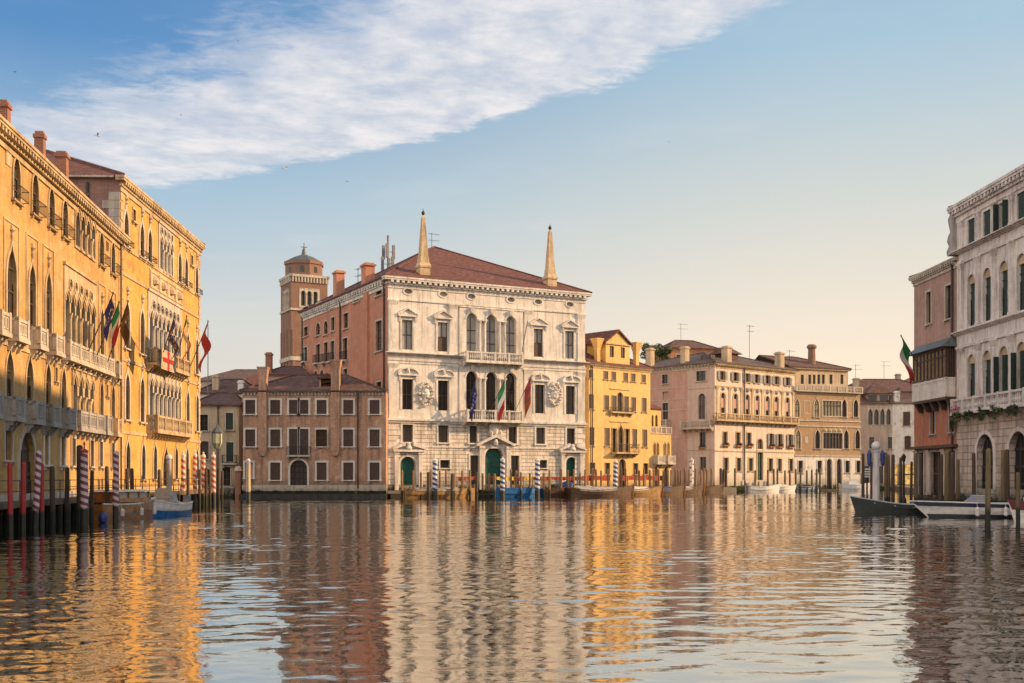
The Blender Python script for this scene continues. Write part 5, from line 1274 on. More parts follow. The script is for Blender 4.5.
v_ = 1.2; uj = J.u(848, v_); zj = J.z(830, 368.5, v_); up = MB(); o_ = []
for p, w_ in ((802.4, .6), (809.8, .55), (814.2, .55), (818.8, .55), (823.4, .55), (831, .6), (842, .6)): o_.append(Op('rect', J.u(p, v_), J.z(p, 384, v_), J.z(p, 374.6, v_), w_))
wall_with_holes(up, 0, uj, zt9, zj, o_, v_, .2); up.add([(uj, v_, zt9), (uj, 11, zt9), (uj, 11, zj), (uj, v_, zj), (0, v_, zt9), (0, 11, zt9), (0, 11, zj), (0, v_, zj)], [(0, 1, 2, 3), (4, 7, 6, 5)]); uw = J.put(up, 'upper_wall', 'cream_plaster')
for o in o_:
    p = MB(); p.box(o.u - o.w / 2, o.u + o.w / 2, v_ + .15, v_ + .19, o.z0, o.z1); J.put(p, 'window', 'glass', uw)
b = MB(); b.box(-.1, uj + .3, v_ - .3, v_ - .002, zj - .3, zj); J.put(b, 'cornice', 'istria_warm')
r = J.roof(0, uj, v_, 11, zj + .02, zj + 2.0, (-2, 6), (uj - 6, 6), 'roof_brown', .4)
b = MB(); ux = J.u(811.7, 3); b.lathe([(.62, zj), (.55, J.z(811, 349, 3)), (.75, J.z(811, 348, 3)), (.75, J.z(811, 346, 3)), (.5, J.z(811, 344.5, 3))], 10, ux, 3); J.put(b, 'chimney', 'brick_tower', r)
b = MB(); b.box(0, uJ, -.8, -.13, -1, .3); J.put(b, 'water_step', 'wet_stone')
J.antenna(r, J.u(789.5, 4), 4, zj + .5, J.z(789, 350, 4), 9)

# --- far houses round the bend
P = at(858, 190); T10, F = building('grey_house', (P.x, P.y), (1, -.04), 'taupe house with four small gothic windows in a row, far end of the canal', 'house')
w10 = F.u(892.3); z10 = F.z(875, 403.5)
us = [F.u(p) for p in (870.4, 876.3, 882.3, 888.4)]
F.loggia(us[0] - .55, us[3] + .55, F.z(880, 425), F.z(880, 407), [('gothic', u, F.z(880, 424.6), F.z(880, 408.4), .72) for u in us], 'istria', 'glass')
for p in (871.4, 890): F.window(F.u(p), F.z(p, 448.7), F.z(p, 437), .8, tm='istria', trim=.1, bars=(1, 1))
for p in (866, 880): F.window(F.u(p), 1.0, F.z(p, 466), 1.0, tm='istria', trim=.1, bars=(1, 1))
F.wall(0, w10, z10, 'grey_plaster'); bodywalls(F, 0, w10, z10, 10, 'grey_plaster'); F.band(0, w10, z10 - .2, z10, .2, 'istria', 'cornice')
r = F.roof(0, w10, 0, 10, z10 + .02, z10 + 1.4, (1.5, 4), (w10 - 1, 4), 'roof_brown', .3)
b = MB(); u0, u1 = F.u(868.5, 1.5), F.u(889, 1.5); zb = z10 + .3; zt_ = F.z(880, 393.5, 1.5); b.box(u0, u1, 1.5, 6, z10, zt_); dm = F.put(b, 'attic', 'grey_plaster', r)
for p in (872.5, 884): b = MB(); b.box(F.u(p, 1.5) - .7, F.u(p, 1.5) + .7, 1.46, 1.499, F.z(p, 401, 1.5), F.z(p, 395, 1.5)); F.put(b, 'window', 'glass', dm)
b = MB(); b.taper(u0 - .6, u1 + .6, .9, 6.6, zt_, u0 + 1.5, u1 - 1.5, 3.5, 4, F.z(880, 382, 1.5)); F.put(b, 'attic_roof', 'roof_brown', dm)
P = at(892.3, 189.7); T11, F = building('white_house', (P.x, P.y), (1, -.04), 'plain white house with two shuttered windows, far end beside the red house', 'house')
w11 = F.u(930); z11 = F.z(905, 403)
F.window(F.u(906.6), F.z(906, 425.8), F.z(906, 412), 1.15, tm='istria', trim=.1, shut='closed', bars=None); F.window(F.u(907.7), F.z(907, 449.6), F.z(907, 436), 1.05, 'seg', tm='istria', trim=.1, bars=(1, 1), pane='shutter_brown')
F.window(F.u(922), F.z(922, 425.8), F.z(922, 412), 1.15, tm='istria', trim=.1, shut='closed', bars=None)
F.window(F.u(908), .9, F.z(908, 464.5), 3.2, tm='istria', trim=.12, pane='lit_shop', bars=(2, 1), sill=0, name='shop_window'); F.window(F.u(898), .9, F.z(898, 465), 1.5, tm='istria', trim=.12, pane='lit_shop', bars=(1, 1), sill=0, name='shop_window')
F.wall(0, w11, z11, 'white_plaster'); bodywalls(F, 0, w11, z11, 10, 'white_plaster'); F.band(0, w11, z11 - .2, z11, .2, 'istria', 'cornice')
r = F.roof(0, w11, 0, 10, z11 + .02, z11 + 1.6, (1, 5), (w11 - 1, 5), 'roof_grey', .3); F.chimney(r, F.u(896.5, 1), 1, z11, F.z(896, 391, 1), .9, .9, mat='white_plaster')
b = MB(); b.box(F.u(900, 3), F.u(917, 3), 3, 8, z11, F.z(905, 391.5, 3)); aa = F.put(b, 'attic', 'brick_dark', r)
b = MB(); b.taper(F.u(899, 3), F.u(918, 3), 2.6, 8.4, F.z(905, 391.5, 3), F.u(903, 3), F.u(914, 3), 5, 5.5, F.z(905, 386, 3)); F.put(b, 'attic_roof', 'roof_brown', aa)
P = at(846, 214); t, F, r = small_house('gabled_house', (P.x, P.y), (1, .05), 18, 12, CAMH + (476 - 392) / FPX * 214, 'cream_plaster', 'roof_brown', 'cream house under a brown roof with aerials, behind the taupe house', [(12, 17.0, 18, 1, 'rect', None)], 2.9)
F.antenna(r, F.u(855.6, 3), 3, 18, F.z(855.6, 364.5, 3), 1); F.antenna(r, F.u(884, 5), 5, 20, F.z(884, 361, 5), 2); F.chimney(r, F.u(856, 2), 2, 17.5, F.z(856, 378, 2), 1, 1, mat='cream_plaster')
P = at(893, 222); t, F, r = small_house('gabled_house', (P.x, P.y), (1, -.05), 16, 12, CAMH + (476 - 391) / FPX * 222, 'grey_plaster', 'roof_grey', 'far grey roofed house glimpsed left of the wooden oriel', [(2.0, 17.3, 18.2, 1.2, 'rect', None)], 2.9)
F.chimney(r, 1.5, 2, 18, 22.4, .9, .9, mat='grey_plaster')
slab('quay', [(at(862, 184).x, 184), (at(945, 184).x, 184), (at(945, 190).x, 190), (at(862, 190).x, 190)], -1, .78, 'quay_stone')

# --- right: rose house with the wooden oriel
XR = lambda Y: 33.2 - .0193 * (Y - 85)
P0 = (XR(93.5), 93.5); DRt = Vector((.0193, -1)).normalized()
T12, N = building('oriel_house', P0, DRt, 'rose plastered house with a glazed wooden oriel over a red lower wall, on the right', 'house')
T12['label'] = 'rose plastered house with a glazed wooden oriel over a red lower wall'
uN = (Vector((XR(85.0), 85.0)) - N.O).length; zn = 18.6
zm_ = N.z(935, 399)
for p, a, c_, w_ in ((929, 292, 324, .95), (948.6, 285.5, 319, 1.05)): N.window(N.u(p), N.z(p, c_), N.z(p, a), w_, tm='istria', trim=.17, bars=(1, 2), pane='shutter_green', barm='shutter_green')
for p in (933, 952): N.window(N.u(p), N.z(933, 434), N.z(933, 407), .95, tm='istria_grey', trim=.12, bars=(1, 2), pane='shutter_green', barm='shutter_green')
zg = N.z(935, 452)
for p, w_ in ((921.5, 1.0), (936, 2.0), (951.5, 1.6)): N.window(N.u(p), .8, zg, w_, tm='istria_grey', trim=.16, bars=(1, 1), pane='glass', sill=0, name='door')
lo = [o for o in N.ops if o.z1 < zm_]; hi = [o for o in N.ops if o.z1 >= zm_]
zl = N.z(935, 443); lo1 = [o for o in lo if o.z1 < zl]; lo2 = [o for o in lo if o.z1 >= zl]
w1 = MB(); wall_with_holes(w1, 0, uN, -1, zl - .6, lo1, 0, .35); N.put(w1, 'lower_wall', 'pink_right')
w1 = MB(); wall_with_holes(w1, 0, uN, zl - .6, zm_, lo2, 0, .3); N.put(w1, 'middle_wall', 'red_right')
w1 = MB(); wall_with_holes(w1, 0, uN, zm_, zn, hi, 0, .3); N.put(w1, 'wall', 'pink_right'); bodywalls(N, 0, uN, zn, 12, 'pink_right')
N.cornice(0, uN, zn, .5, .36, 'istria', .42, left=12)
N.roof(0, uN, 0, 12, zn + .03, zn + 2, (3, 6), (uN - 2, 6), 'roof_grey', .3)
N.pipe(uN - .5, 1, zn - .6, .09); N.band(0, uN, zg + .28, zg + .5, .45, 'dark_wood', 'beam')
for p in (917, 928.5, 944): N.pilaster(N.u(p), .55, .8, zg + .2, .06, 'istria')
# oriel
u0, u1 = 1.7, uN - .15; za_, zb_, zc_ = N.z(935, 398.5, -.7), N.z(935, 379.5, -.7), N.z(935, 350, -.7); d_ = .75
b = MB(); b.box(u0, u1, -d_, -.002, za_ - .2, za_); b.box(u0 + .1, u1 - .1, -d_ + .12, -.01, za_, zc_ - .1)
for i in range(5): x = u0 + .2 + (u1 - u0 - .4) * i / 4; b.taper(x - .12, x + .12, -.3, -.003, za_ - .9, x - .14, x + .14, -d_ * .9, -.003, za_ - .2)
orl = N.put(b, 'oriel', 'dark_wood')
b = MB(); b.box(u0, u1, -d_ - .02, -d_ + .11, zb_ - .18, zb_); b.box(u0, u1, -d_ - .02, -d_ + .11, za_ + .001, za_ + .15)
for x in (u0, u1 - .12): b.box(x, x + .12, -d_ + .111, -.005, zb_ - .18, zb_); b.box(x + .03, x + .09, -d_ + .111, -.006, za_, zb_ - .18)
for i in range(6): x = u0 + (u1 - u0 - .22) * i / 5; b.box(x, x + .22, -d_ - .05, -d_ + .115, za_ + .002, zb_ + .02)
b.box(u0 + .02, u1 - .02, -d_ + .03, -d_ + .09, za_ + .15, zb_ - .18); N.put(b, 'parapet', 'istria_white', orl)
b = MB(); n_ = 9
for i in range(n_ + 1): x = u0 + (u1 - u0 - .14) * i / n_; b.box(x, x + .14, -d_, -d_ + .13, zb_ + .021, zc_)
b.box(u0, u1, -d_ + .01, -d_ + .12, zb_ + (zc_ - zb_) * .68, zb_ + (zc_ - zb_) * .68 + .14); b.box(u0, u1, -d_ - .02, -d_ + .12, zc_ - .16, zc_ + .02); b.box(u0, u1, -d_ - .01, -d_ + .12, zb_ + .022, zb_ + .16)
for x in (u0, u1 - .1):
    for k in range(4): y = -d_ + .14 + (d_ - .25) * k / 3; b.box(x, x + .1, y, y + .09, zb_ + .02, zc_)
N.put(b, 'oriel_frame', 'dark_wood', orl)
b = MB(); b.box(u0 + .03, u1 - .03, -d_ + .05, -d_ + .08, zb_, zc_ - .16); b.box(u0 + .03, u0 + .06, -d_ + .08, -.02, zb_, zc_ - .16); N.put(b, 'pane', 'glass_curtain', orl)
b = MB(); b.taper(u0 - .35, u1 + .3, -d_ - .45, -.003, zc_ + .02, u0 - .1, u1 + .05, -.35, -.004, zc_ + .75); N.put(b, 'oriel_roof', 'lead', orl)

# --- right: renaissance palace with arched windows
T13, Q_ = building('arched_palace', (XR(84.95), 84.95), DRt, 'grey white stone palace with three tiers of arched windows and green shutters, far right', 'palace')
T13['label'] = 'tall grey white stone palace with tiers of arched windows and dark green shutters'
bay = Q_.u(1004.5) - Q_.u(987.8); uQ = 22.0
zq = Q_.zz((955, 206), (1024, 160.5)) - .35
u_first = Q_.u(971.8)
usq = [u_first + bay * i for i in range(9) if u_first + bay * i < uQ - 1]
zt3, zb3 = Q_.zz((969.7, 219), (1020, 194.5)), Q_.zz((969.7, 246), (1020, 225.5))
ksh = dict(tm='palazzo_stone', pane='glass', bars=(1, 2), sill=.1, trim=.14)
for i, u in enumerate(usq): Q_.window(u, zb3, zt3, 1.2 if i != 2 else 1.35, shut='closed' if i in (0, 1, 3, 5, 6) else 'ajar', shm='shutter_green', **ksh)
zt2, zb2_ = Q_.zz((972, 273), (1005.5, 261.7)), Q_.zz((974, 325), (1006, 315))
for i, u in enumerate(usq):
    rt = Q_.window(u, zb2_, zt2, 1.3, 'round', **dict(ksh, sill=0, trim=.22, pane='shutter_green', barm='shutter_green'))
    b = MB(); n_ = 10; h_ = .62; pts = [(u - h_ * math.cos(math.pi * k / n_), zt2 - .65 + h_ * math.sin(math.pi * k / n_)) for k in range(n_ + 1)]; b.prism(pts[::-1], .10, .14); Q_.put(b, 'lunette', 'istria_warm', rt)
zt1, zb1_ = Q_.zz((975, 353), (1008.6, 345.6)), Q_.zz((957, 413), (1024, 405.5))
for i, u in enumerate(usq):
    rt = Q_.window(u, zb1_, zt1, 1.3, 'round', **dict(ksh, sill=0, trim=.22, shut='ajar' if i in (2, 3) else None, shm='shutter_green', pane='glass' if i in (2, 3) else 'shutter_green', barm='shutter_green'))
    b = MB(); pts = [(u - h_ * math.cos(math.pi * k / n_), zt1 - .65 + h_ * math.sin(math.pi * k / n_)) for k in range(n_ + 1)]; b.prism(pts[::-1], .10, .14); Q_.put(b, 'lunette', 'istria_warm', rt)
zbal = zb1_
wg = 2.7; ug = [Q_.u(985.2), Q_.u(1018.5), Q_.u(1018.5) + (Q_.u(1018.5) - Q_.u(985.2)), Q_.u(1018.5) + 2 * (Q_.u(1018.5) - Q_.u(985.2))]
for u in ug:
    if u < uQ - 1.5: Q_.window(u, .6, Q_.z(985.6, 434), wg, 'round', tm='palazzo_stone', trim=.3, pane='gate_dark', bars=(2, 3), barm='iron', sill=0, depth=.42, name='water_gate')
lo = [o for o in Q_.ops if o.z1 < zbal]; hi = [o for o in Q_.ops if o.z1 >= zbal]
w1 = MB(); wall_with_holes(w1, 0, uQ, -1, zbal - .2, lo, 0, .45); Q_.put(w1, 'lower_wall', 'palazzo_rustic')
w1 = MB(); wall_with_holes(w1, 0, uQ, zbal - .2, zq, hi, 0, .4); Q_.put(w1, 'wall', 'palazzo_stone'); bodywalls(Q_, 0, uQ, zq, 16, 'pink_right')
Q_.cornice(0, uQ, zq, .8, .55, 'palazzo_stone', .55, left=14)
Q_.roof(0, uQ, 0, 16, zq + .03, zq + 2.6, (7, 8), (uQ - 5, 8), 'roof_grey', .45)
ze1, ze0 = Q_.zz((953, 255.5), (1024, 219.5)), Q_.zz((958, 265), (1024, 234))
Q_.band(0, uQ, ze1 - .22, ze1, .5, 'palazzo_stone', steps=3); Q_.band(0, uQ, ze0 - .1, ze0 + .12, .12, 'palazzo_stone')
zs1, zs0 = Q_.zz((958, 329), (1024, 316)), Q_.zz((960, 344), (1024, 334))
Q_.band(0, uQ, zs1 - .25, zs1, .35, 'palazzo_stone', steps=3); Q_.band(0, uQ, zs0 - .1, zs0 + .1, .12, 'palazzo_stone')
pu = [usq[0] - bay * .62] + [(a + c_) / 2 for a, c_ in zip(usq, usq[1:])]
for u in pu:
    Q_.pilaster(u, .42, ze1, zq - 1.25, .16, 'palazzo_stone'); Q_.pilaster(u, .42, zs1, ze0 - .1, .2, 'palazzo_stone'); Q_.pilaster(u, .42, zbal + .02, zs0 - .1, .2, 'palazzo_stone')
Q_.balcony(.35, uQ - .5, zbal, 1.0, .6, 'baluster', 'palazzo_stone', 9)
Q_.band(0, uQ, .5, 1.4, .15, 'palazzo_rustic', 'plinth')
b = MB()
pr = [(0, 0), (-.9, .0), (-1.05, .35), (-.6, .7), (-.95, 1.1), (-.75, 1.5), (-.35, 1.7), (-.65, 2.3), (-.8, 2.75), (-.45, 3.0), (-.55, 3.4), (-.25, 3.55), (0, 3.5)]
zsc = N.z(955, 255); b.prism([(-.01 + x, zsc + z) for x, z in pr][::-1], -.35, .25); Q_.put(b, 'scroll', 'istria_grey')
# unseen neighbour, added tall to cast the shadow on the lower left facade
T14, U = building('shadow_palace', (XR(62.9), 62.9), DRt, 'plain tall palace added out of view to cast the left bank shadow', 'palace')
for zf in (2.2, 6.6, 11.6, 17.0, 21.8):
    for i in range(7): U.window(1.8 + i * 2.9, zf, zf + 2.6, 1.2, 'rect', tm='istria', bars=(1, 2), trim=.14)
U.wall(0, 21, 27.5, 'pink_right'); bodywalls(U, 0, 21, 27.5, 16, 'pink_right'); U.cornice(0, 21, 27.5, .6, .6, 'istria', .5); U.roof(0, 21, 0, 16, 27.53, 30, (6, 8), (15, 8), 'roof_brown', .5)

# ------------------------------------------------------------------ jetty along the left bank
def along(Y): return -16.3 - .116 * Y          # facade line of the nearest palace
JT = empty('jetty', (along(50) + 2, 50, 0), 0, 'dark timber jetty with a thin iron railing along the foot of the ochre palaces', 'jetty')
def jpts(off): return [(along(Y) + off, Y) for Y in (30, 71.0)] + [(-24.6 - .037 * (93 - 71.4) + off, 93)]
def jm(): return Matrix.Translation((-(along(50) + 2), -50, 0))
b = MB(); inner, outer = jpts(.02), [(x + o, y) for (x, y), o in zip(jpts(0), (.95, 1.15, 1.2))]
for i in range(2):
    a0, a1, c0, c1 = inner[i], inner[i + 1], outer[i], outer[i + 1]; zt, zb = 1.2, .95
    b.add([(*a0, zb), (*c0, zb), (*c1, zb), (*a1, zb), (*a0, zt), (*c0, zt), (*c1, zt), (*a1, zt)], [(0, 3, 2, 1), (4, 5, 6, 7), (0, 1, 5, 4), (1, 2, 6, 5), (2, 3, 7, 6), (3, 0, 4, 7)])
b.build('deck', 'deck_wood', JT, jm())
def lerp_o(Y): return outer[0][0] + (outer[1][0] - outer[0][0]) * (Y - 30) / 41 if Y < 71 else outer[1][0] + (outer[2][0] - outer[1][0]) * (Y - 71) / 22
b = MB(); c = MB(); Y = 30.6
while Y < 92.6:
    x = lerp_o(Y) - .12
    for xx in (x, x - .6): b = MB(); b.lathe([(.11, -1), (.11, .949)], 7, xx, Y); b.build('support_post', 'pile_dark', JT, jm())
    c.tube([(x, Y, 1.2), (x, Y, 2.1)], .022, 5); Y += 1.5
for z in (1.65, 2.1): c.tube([(lerp_o(30.6) - .12, 30.6, z), (lerp_o(71) - .12, 71, z), (lerp_o(92.5) - .12, 92.5, z)], .02, 5)
c.build('railing', 'iron', JT, jm())

# ------------------------------------------------------------------ poles and piles
ORD = 'first second third fourth fifth sixth seventh eighth ninth tenth eleventh twelfth thirteenth fourteenth fifteenth sixteenth seventeenth eighteenth nineteenth twentieth'.split()
ORD += ['twenty-' + o for o in ORD[:9]] + ['thirtieth'] + ['thirty-' + o for o in ORD[:9]]
def pole(name, px, top, Y, r, mat, label, group=None, cat='mooring pole', lean=0.0, finial=None, cap=True):
    p = at(px, Y); h = CAMH + (HZ - top) / FPX * Y
    rr = random.Random(int(px * 13 + Y)); t = empty(name, (p.x, p.y, 0), rr.uniform(0, 6), label, cat, group)
    t.rotation_euler = (rr.uniform(-.012, .012), lean + rr.uniform(-.012, .012), rr.uniform(0, 6) if not lean else 0)
    b = MB(); prof = [(r * 1.05, -2.0), (r * 1.02, .4), (r * .98, h * .5), (r * .92, h - .06)]
    if cap: prof += [(r * .85, h), (r * .3, h + .05)]
    b.lathe(prof, 12); b.build('shaft', mat, t, smooth=False)
    if finial == 'red':
        b = MB(); b.lathe([(r * 1.05, h - .12), (r * 1.05, h - .02), (r * .5, h + .03), (.03, h + .06), (.03, h + .22), (.055, h + .28), (.015, h + .40)], 10); b.build('finial', 'pole_red', t)
    elif finial == 'collar':
        b = MB(); b.lathe([(r * 1.05, h - .15), (r * 1.1, h - .05), (r * 1.1, h), (r * .6, h + .06), (.06, h + .12), (.08, h + .2), (.02, h + .3)], 10); b.build('finial', 'white_paint', t)
    elif finial == 'globe':
        b = MB(); R_ = .28 if r > .22 else .19
        b.lathe([(.03, h + .05)] + [(R_ * math.sin(math.pi * k / 10), h + .08 + R_ - R_ * math.cos(math.pi * k / 10)) for k in range(1, 10)] + [(.02, h + .08 + 2 * R_)], 14); b.build('lamp_globe', 'globe', t, smooth=True)
        b = MB(); b.lathe([(r * .95, h - .1), (r * 1.0, h + .05), (.12, h + .09)], 10); b.build('lamp_collar', 'grey_paint', t)
    return t
near = [('mooring_pole', 10.5, 463, 46.3, .105, 'pole_red', 'plain red pole, leftmost of the three at the palace water gate', None), ('mooring_pole', 22.8, 463, 48, .11, 'pole_red', 'plain red pole in the middle of three in front of the dark gothic water gate', None),
        ('mooring_pole', 41.7, 464, 50, .105, 'pole_red', 'plain red pole just right of the leaning striped pole', None)]
for n_, px, top, Y, r, m_, lb, fi in near: pole(n_, px, top, Y, r, m_, lb, 'red poles by the ochre palace', finial=None)
pole('striped_pole', 35, 451, 49.5, .13, 'pole_purple', 'purple and white spiral pole leaning beside the plain red poles', 'purple striped poles', lean=.045)
pole('striped_pole', 84.4, 450, 53, .175, 'pole_purple', 'thickest purple and white spiral pole with a red tip, standing free in the water', 'purple striped poles', finial='red')
pole('striped_pole', 115.6, 452, 56.5, .14, 'pole_purple', 'purple and white spiral pole standing before the varnished wooden taxi boat', 'purple striped poles')
dk = [(52.7, 467, 52, .125), (66.8, 468, 55, .11), (80.2, 446, 54.5, .16), (91.4, 471, 56, .10), (107.3, 467, 60, .115)]
lb = ['dark wooden pile between the last red pole and the thick striped pole', 'slim dark wooden pile leaning at the jetty rail left of the thick striped pole', 'tall black pile right behind the thick purple striped pole', 'thin dark pile just right of the thick striped pole', 'dark pile left of the striped pole by the taxi boat']
for (px, tp, Y, r), l_ in zip(dk, lb): pole('mooring_pile', px, tp, Y, r, 'pile_dark', l_, 'dark piles along the left jetty', 'mooring pile')
dk = [(127.3, 469, 66), (132.6, 469, 67), (159.3, 470, 76), (188, 469, 82), (199.5, 470, 86), (206, 468, 88), (210, 470, 90), (218.5, 469, 95), (222, 471, 97)]
lb = ['dark pile left of a close pair before the cross-banner palace', 'dark pile right of a close pair before the cross-banner palace', 'dark pile behind the blue and white boat, at the pointed palace door', 'dark pile between the first two red striped poles', 'dark pile between the second and third red striped poles', 'dark pile just right of the third red striped pole', 'dark pile touching the last red striped pole', 'dark pile under the large green lantern', 'short dark pile right of the large green lantern']
for (px, tp, Y), l_ in zip(dk, lb): pole('mooring_pile', px, tp, Y, .11, 'pile_dark', l_, 'dark piles before the loggia palace', 'mooring pile')
pole('lamp_pole', 169.6, 462, 67, .145, 'pole_grey', 'thick pale grey pole with a round lamp beside the blue and white boat', cat='lamp post', finial='globe')
for i, (px, tp, Y) in enumerate(((183, 455, 84), (194.8, 454.5, 88), (203.7, 455.5, 90), (213.8, 455.5, 92))):
    pole('striped_pole', px, tp, Y, .165, 'pole_redwhite', ['red and white spiral pole nearest the blue and white boat, leftmost of four', 'red and white spiral pole against the corner of the ochre palace, second of four', 'red and white spiral pole just past the palace corner, third of four', 'red and white spiral pole farthest right of the four, before the cream house'][i], 'red and white striped poles', finial='collar')
pole('lamp_pole', 248.3, 463.5, 108, .21, 'pole_cream', 'cream round topped pole with a small lamp before the brown brick house', cat='lamp post', finial='globe')

# front of the white palace
def planeY(px): return D.Y(px)
for px, tp, r, l_ in ((434.7, 460, .27, 'blue and white spiral pole left, above the tan barge'), (502.4, 459, .25, 'blue and white spiral pole beside the green main door'), (537.3, 460, .27, 'blue and white spiral pole right of the blue barge')):
    pole('striped_pole', px, tp, planeY(px) - 5.5, r, 'pole_bluewhite', l_ + ' of the white palace' if 'door' in l_ else l_, 'blue and white striped poles', finial='collar')
ps = [401.9, 413.6, 421, 428.5, 431, 440, 446, 452, 454, 462.6, 470, 476.5, 482.8, 489, 494.5, 511, 516, 521, 530, 543.7, 549.5, 561, 568, 574, 580, 585]
tops = [470.7 + (0 if p in (401.9, 413.6) else ((p * 7.3) % 5) - 1.5) for p in ps]
cnt = {True: 0, False: 0}
for i, (px, tp) in enumerate(zip(ps, tops)):
    dark = px in (428.5, 452, 476.5); pole('mooring_pile', px, tp, planeY(px) - (6.2 if px in (428.5, 452, 494.5, 476.5) else 4.6) - .3 * (i % 3), .17 if dark else .125, 'pile_dark' if dark else 'pile_light',
        f'{ORD[cnt[dark]]} {"thick dark" if dark else "pale"} wooden pile from the left, before the white obelisk palace', 'piles before the white palace', 'mooring pile')
    cnt[dark] += 1
# front of the yellow house and the rose side wall
py = lambda px: E.Y(px)
pole('striped_pole', 615.2, 461.5, py(615) - 5.8, .27, 'pole_bluewhite', 'blue and white spiral pole before the yellow house door', 'blue and white striped poles', finial='collar')
ps = [592.4, 596, 601, 608, 621.7, 626, 635, 639.5, 644, 650, 654, 659, 663, 667.5, 671, 675, 678, 681, 685, 689]
for i, px in enumerate(ps):
    pole('mooring_pile', px, 468.5 + 2.2 * ((i * 7) % 5) / 4, py(px) - 5.0 - .5 * (i % 3), .12, 'pile_light', f'{ORD[i]} pale pile from the left in the row before the yellow houses', 'piles before the yellow houses', 'mooring pile')
pole('striped_pole', 691.3, 459.5, 149, .30, 'pole_diamond', 'thick white pole with dark blue diamonds before the rose side wall', finial='collar')
ps = [696, 701, 704, 707, 711.5]
for i, px in enumerate(ps): pole('mooring_pile', px, 468.5 + (i % 2) * 1.5, 149 + .6 * i, .14, 'pile_light', f'{ORD[i]} pale pile right of the diamond painted pole', 'piles by the diamond pole', 'mooring pile')
ps = [721, 723.3, 726]
for i, px in enumerate(ps): pole('mooring_pile', px, 468.6 + i, 156 + i * .3, .2, 'pile_dark', f'{["leftmost","middle","rightmost"][i]} dark pile in a clump of three at the rose palace corner', 'dark piles at the palace corner', 'mooring pile')
ps = [735, 755, 768, 774, 777.5, 785, 790, 796, 800.5, 807, 812, 816.5, 820]
for i, px in enumerate(ps):
    pole('mooring_pile', px, 468.5 + 2 * ((i * 3) % 4) / 3, K.Y(px) - 5 if px < 794 else J.Y(px) - 5, .15, 'pile_olive', f'{ORD[i]} thin pile from the left before the rose palace and ochre brick house', 'piles before the rose palace', 'mooring pile')
# right bank
pole('lamp_pole', 876, 451.5, 72.5, .225, 'pole_white', 'thick white pole with a big globe lamp and blue lanterns by the dark boat', cat='lamp post', finial='globe')
L0 = sc.objects[-1] if False else None
lampthing = [o for o in bpy.data.objects if o.get('label', '').startswith('thick white pole with a big globe')][0]
h_ = CAMH + (HZ - 451.5) / FPX * 72.5
for sx in (-1, 1):
    b = MB(); x = .42 * sx; b.lathe([(.05, h_ - .95), (.13, h_ - .8), (.16, h_ - .15), (.1, h_ - .02), (.02, h_ + .1)], 8, x, 0); b.tube([(0, 0, h_ - .5), (x, 0, h_ - .5)], .03, 5); b.build('lantern', 'blue_lamp', lampthing)
lampthing.rotation_euler.z = 0
rp = [(863, 454, 76, .15, 'pile_dark'), (871.5, 462, 78, .14, 'pile_dark'), (886, 453, 77, .16, 'pile_olive'), (889, 455, 78.5, .15, 'pile_olive'), (893, 455, 76, .17, 'pile_dark'), (900.5, 458, 77, .14, 'pile_dark'), (911, 462, 80, .14, 'pile_dark'), (916, 453.5, 76.5, .2, 'pile_olive'), (920.8, 455, 78, .16, 'pile_dark')]
for i, (px, tp, Y, r, m_) in enumerate(rp): pole('mooring_pile', px, tp, Y, r * .7, m_, f'{ORD[i]} tall weathered pile from the left in the clump round the globe lamp', 'piles behind the dark boat', 'mooring pile')
rp = [(941, 455, 70, .15), (946.5, 452, 69, .2), (952, 453, 70, .19), (958, 460, 72, .15), (974, 453.5, 70, .16), (1002.7, 450.5, 69, .17), (1007.6, 450, 70, .18)]
for i, (px, tp, Y, r) in enumerate(rp): pole('mooring_pile', px, tp, Y, r * .75, 'pile_olive' if i % 2 else 'pile_dark', f'{ORD[i]} tall pile from the left behind the white speedboat', 'piles behind the speedboat', 'mooring pile')
pole('mooring_pile', 987.6, 449.5, 51, .12, 'pile_olive', 'big brown pile standing in the water in front of the white speedboat', None, 'mooring pile')
pole('mooring_pile', 1018, 473, 53, .10, 'pile_olive', 'short olive pile at the maroon boat', None, 'mooring pile')
# slim street lamp among the right piles
p = at(903.7, 79); t = empty('street_lamp', (p.x, p.y, 0), 0, 'slim dark street lamp among the piles behind the dark boat', 'street lamp')
h_ = CAMH + (HZ - 455) / FPX * 79; b = MB(); b.lathe([(.2, -1.5), (.2, .6), (.09, .9), (.06, h_ - .5)], 8); b.build('post', 'iron', t)
b = MB(); b.lathe([(.08, h_ - .5), (.16, h_ - .15), (.18, h_ - .1), (.03, h_ + .1)], 8); b.build('lamp_head', 'iron', t)
# white notice board on the left of the globe lamp
p = at(867.3, 79); t = empty('notice_board', (p.x, p.y, 0), 0, 'small white slatted notice board on a post left of the globe lamp', 'sign')
zc_ = CAMH + (HZ - 473) / FPX * 79; b = MB(); b.tube([(0, .06, -1.2), (0, .06, zc_ + .3)], .06, 6); b.build('post', 'iron', t)
b = MB()
for k in range(4): b.box(-.26, .26, -.03, .0, zc_ - .3 + k * .17, zc_ - .19 + k * .17)
b.build('board', 'white_paint', t)
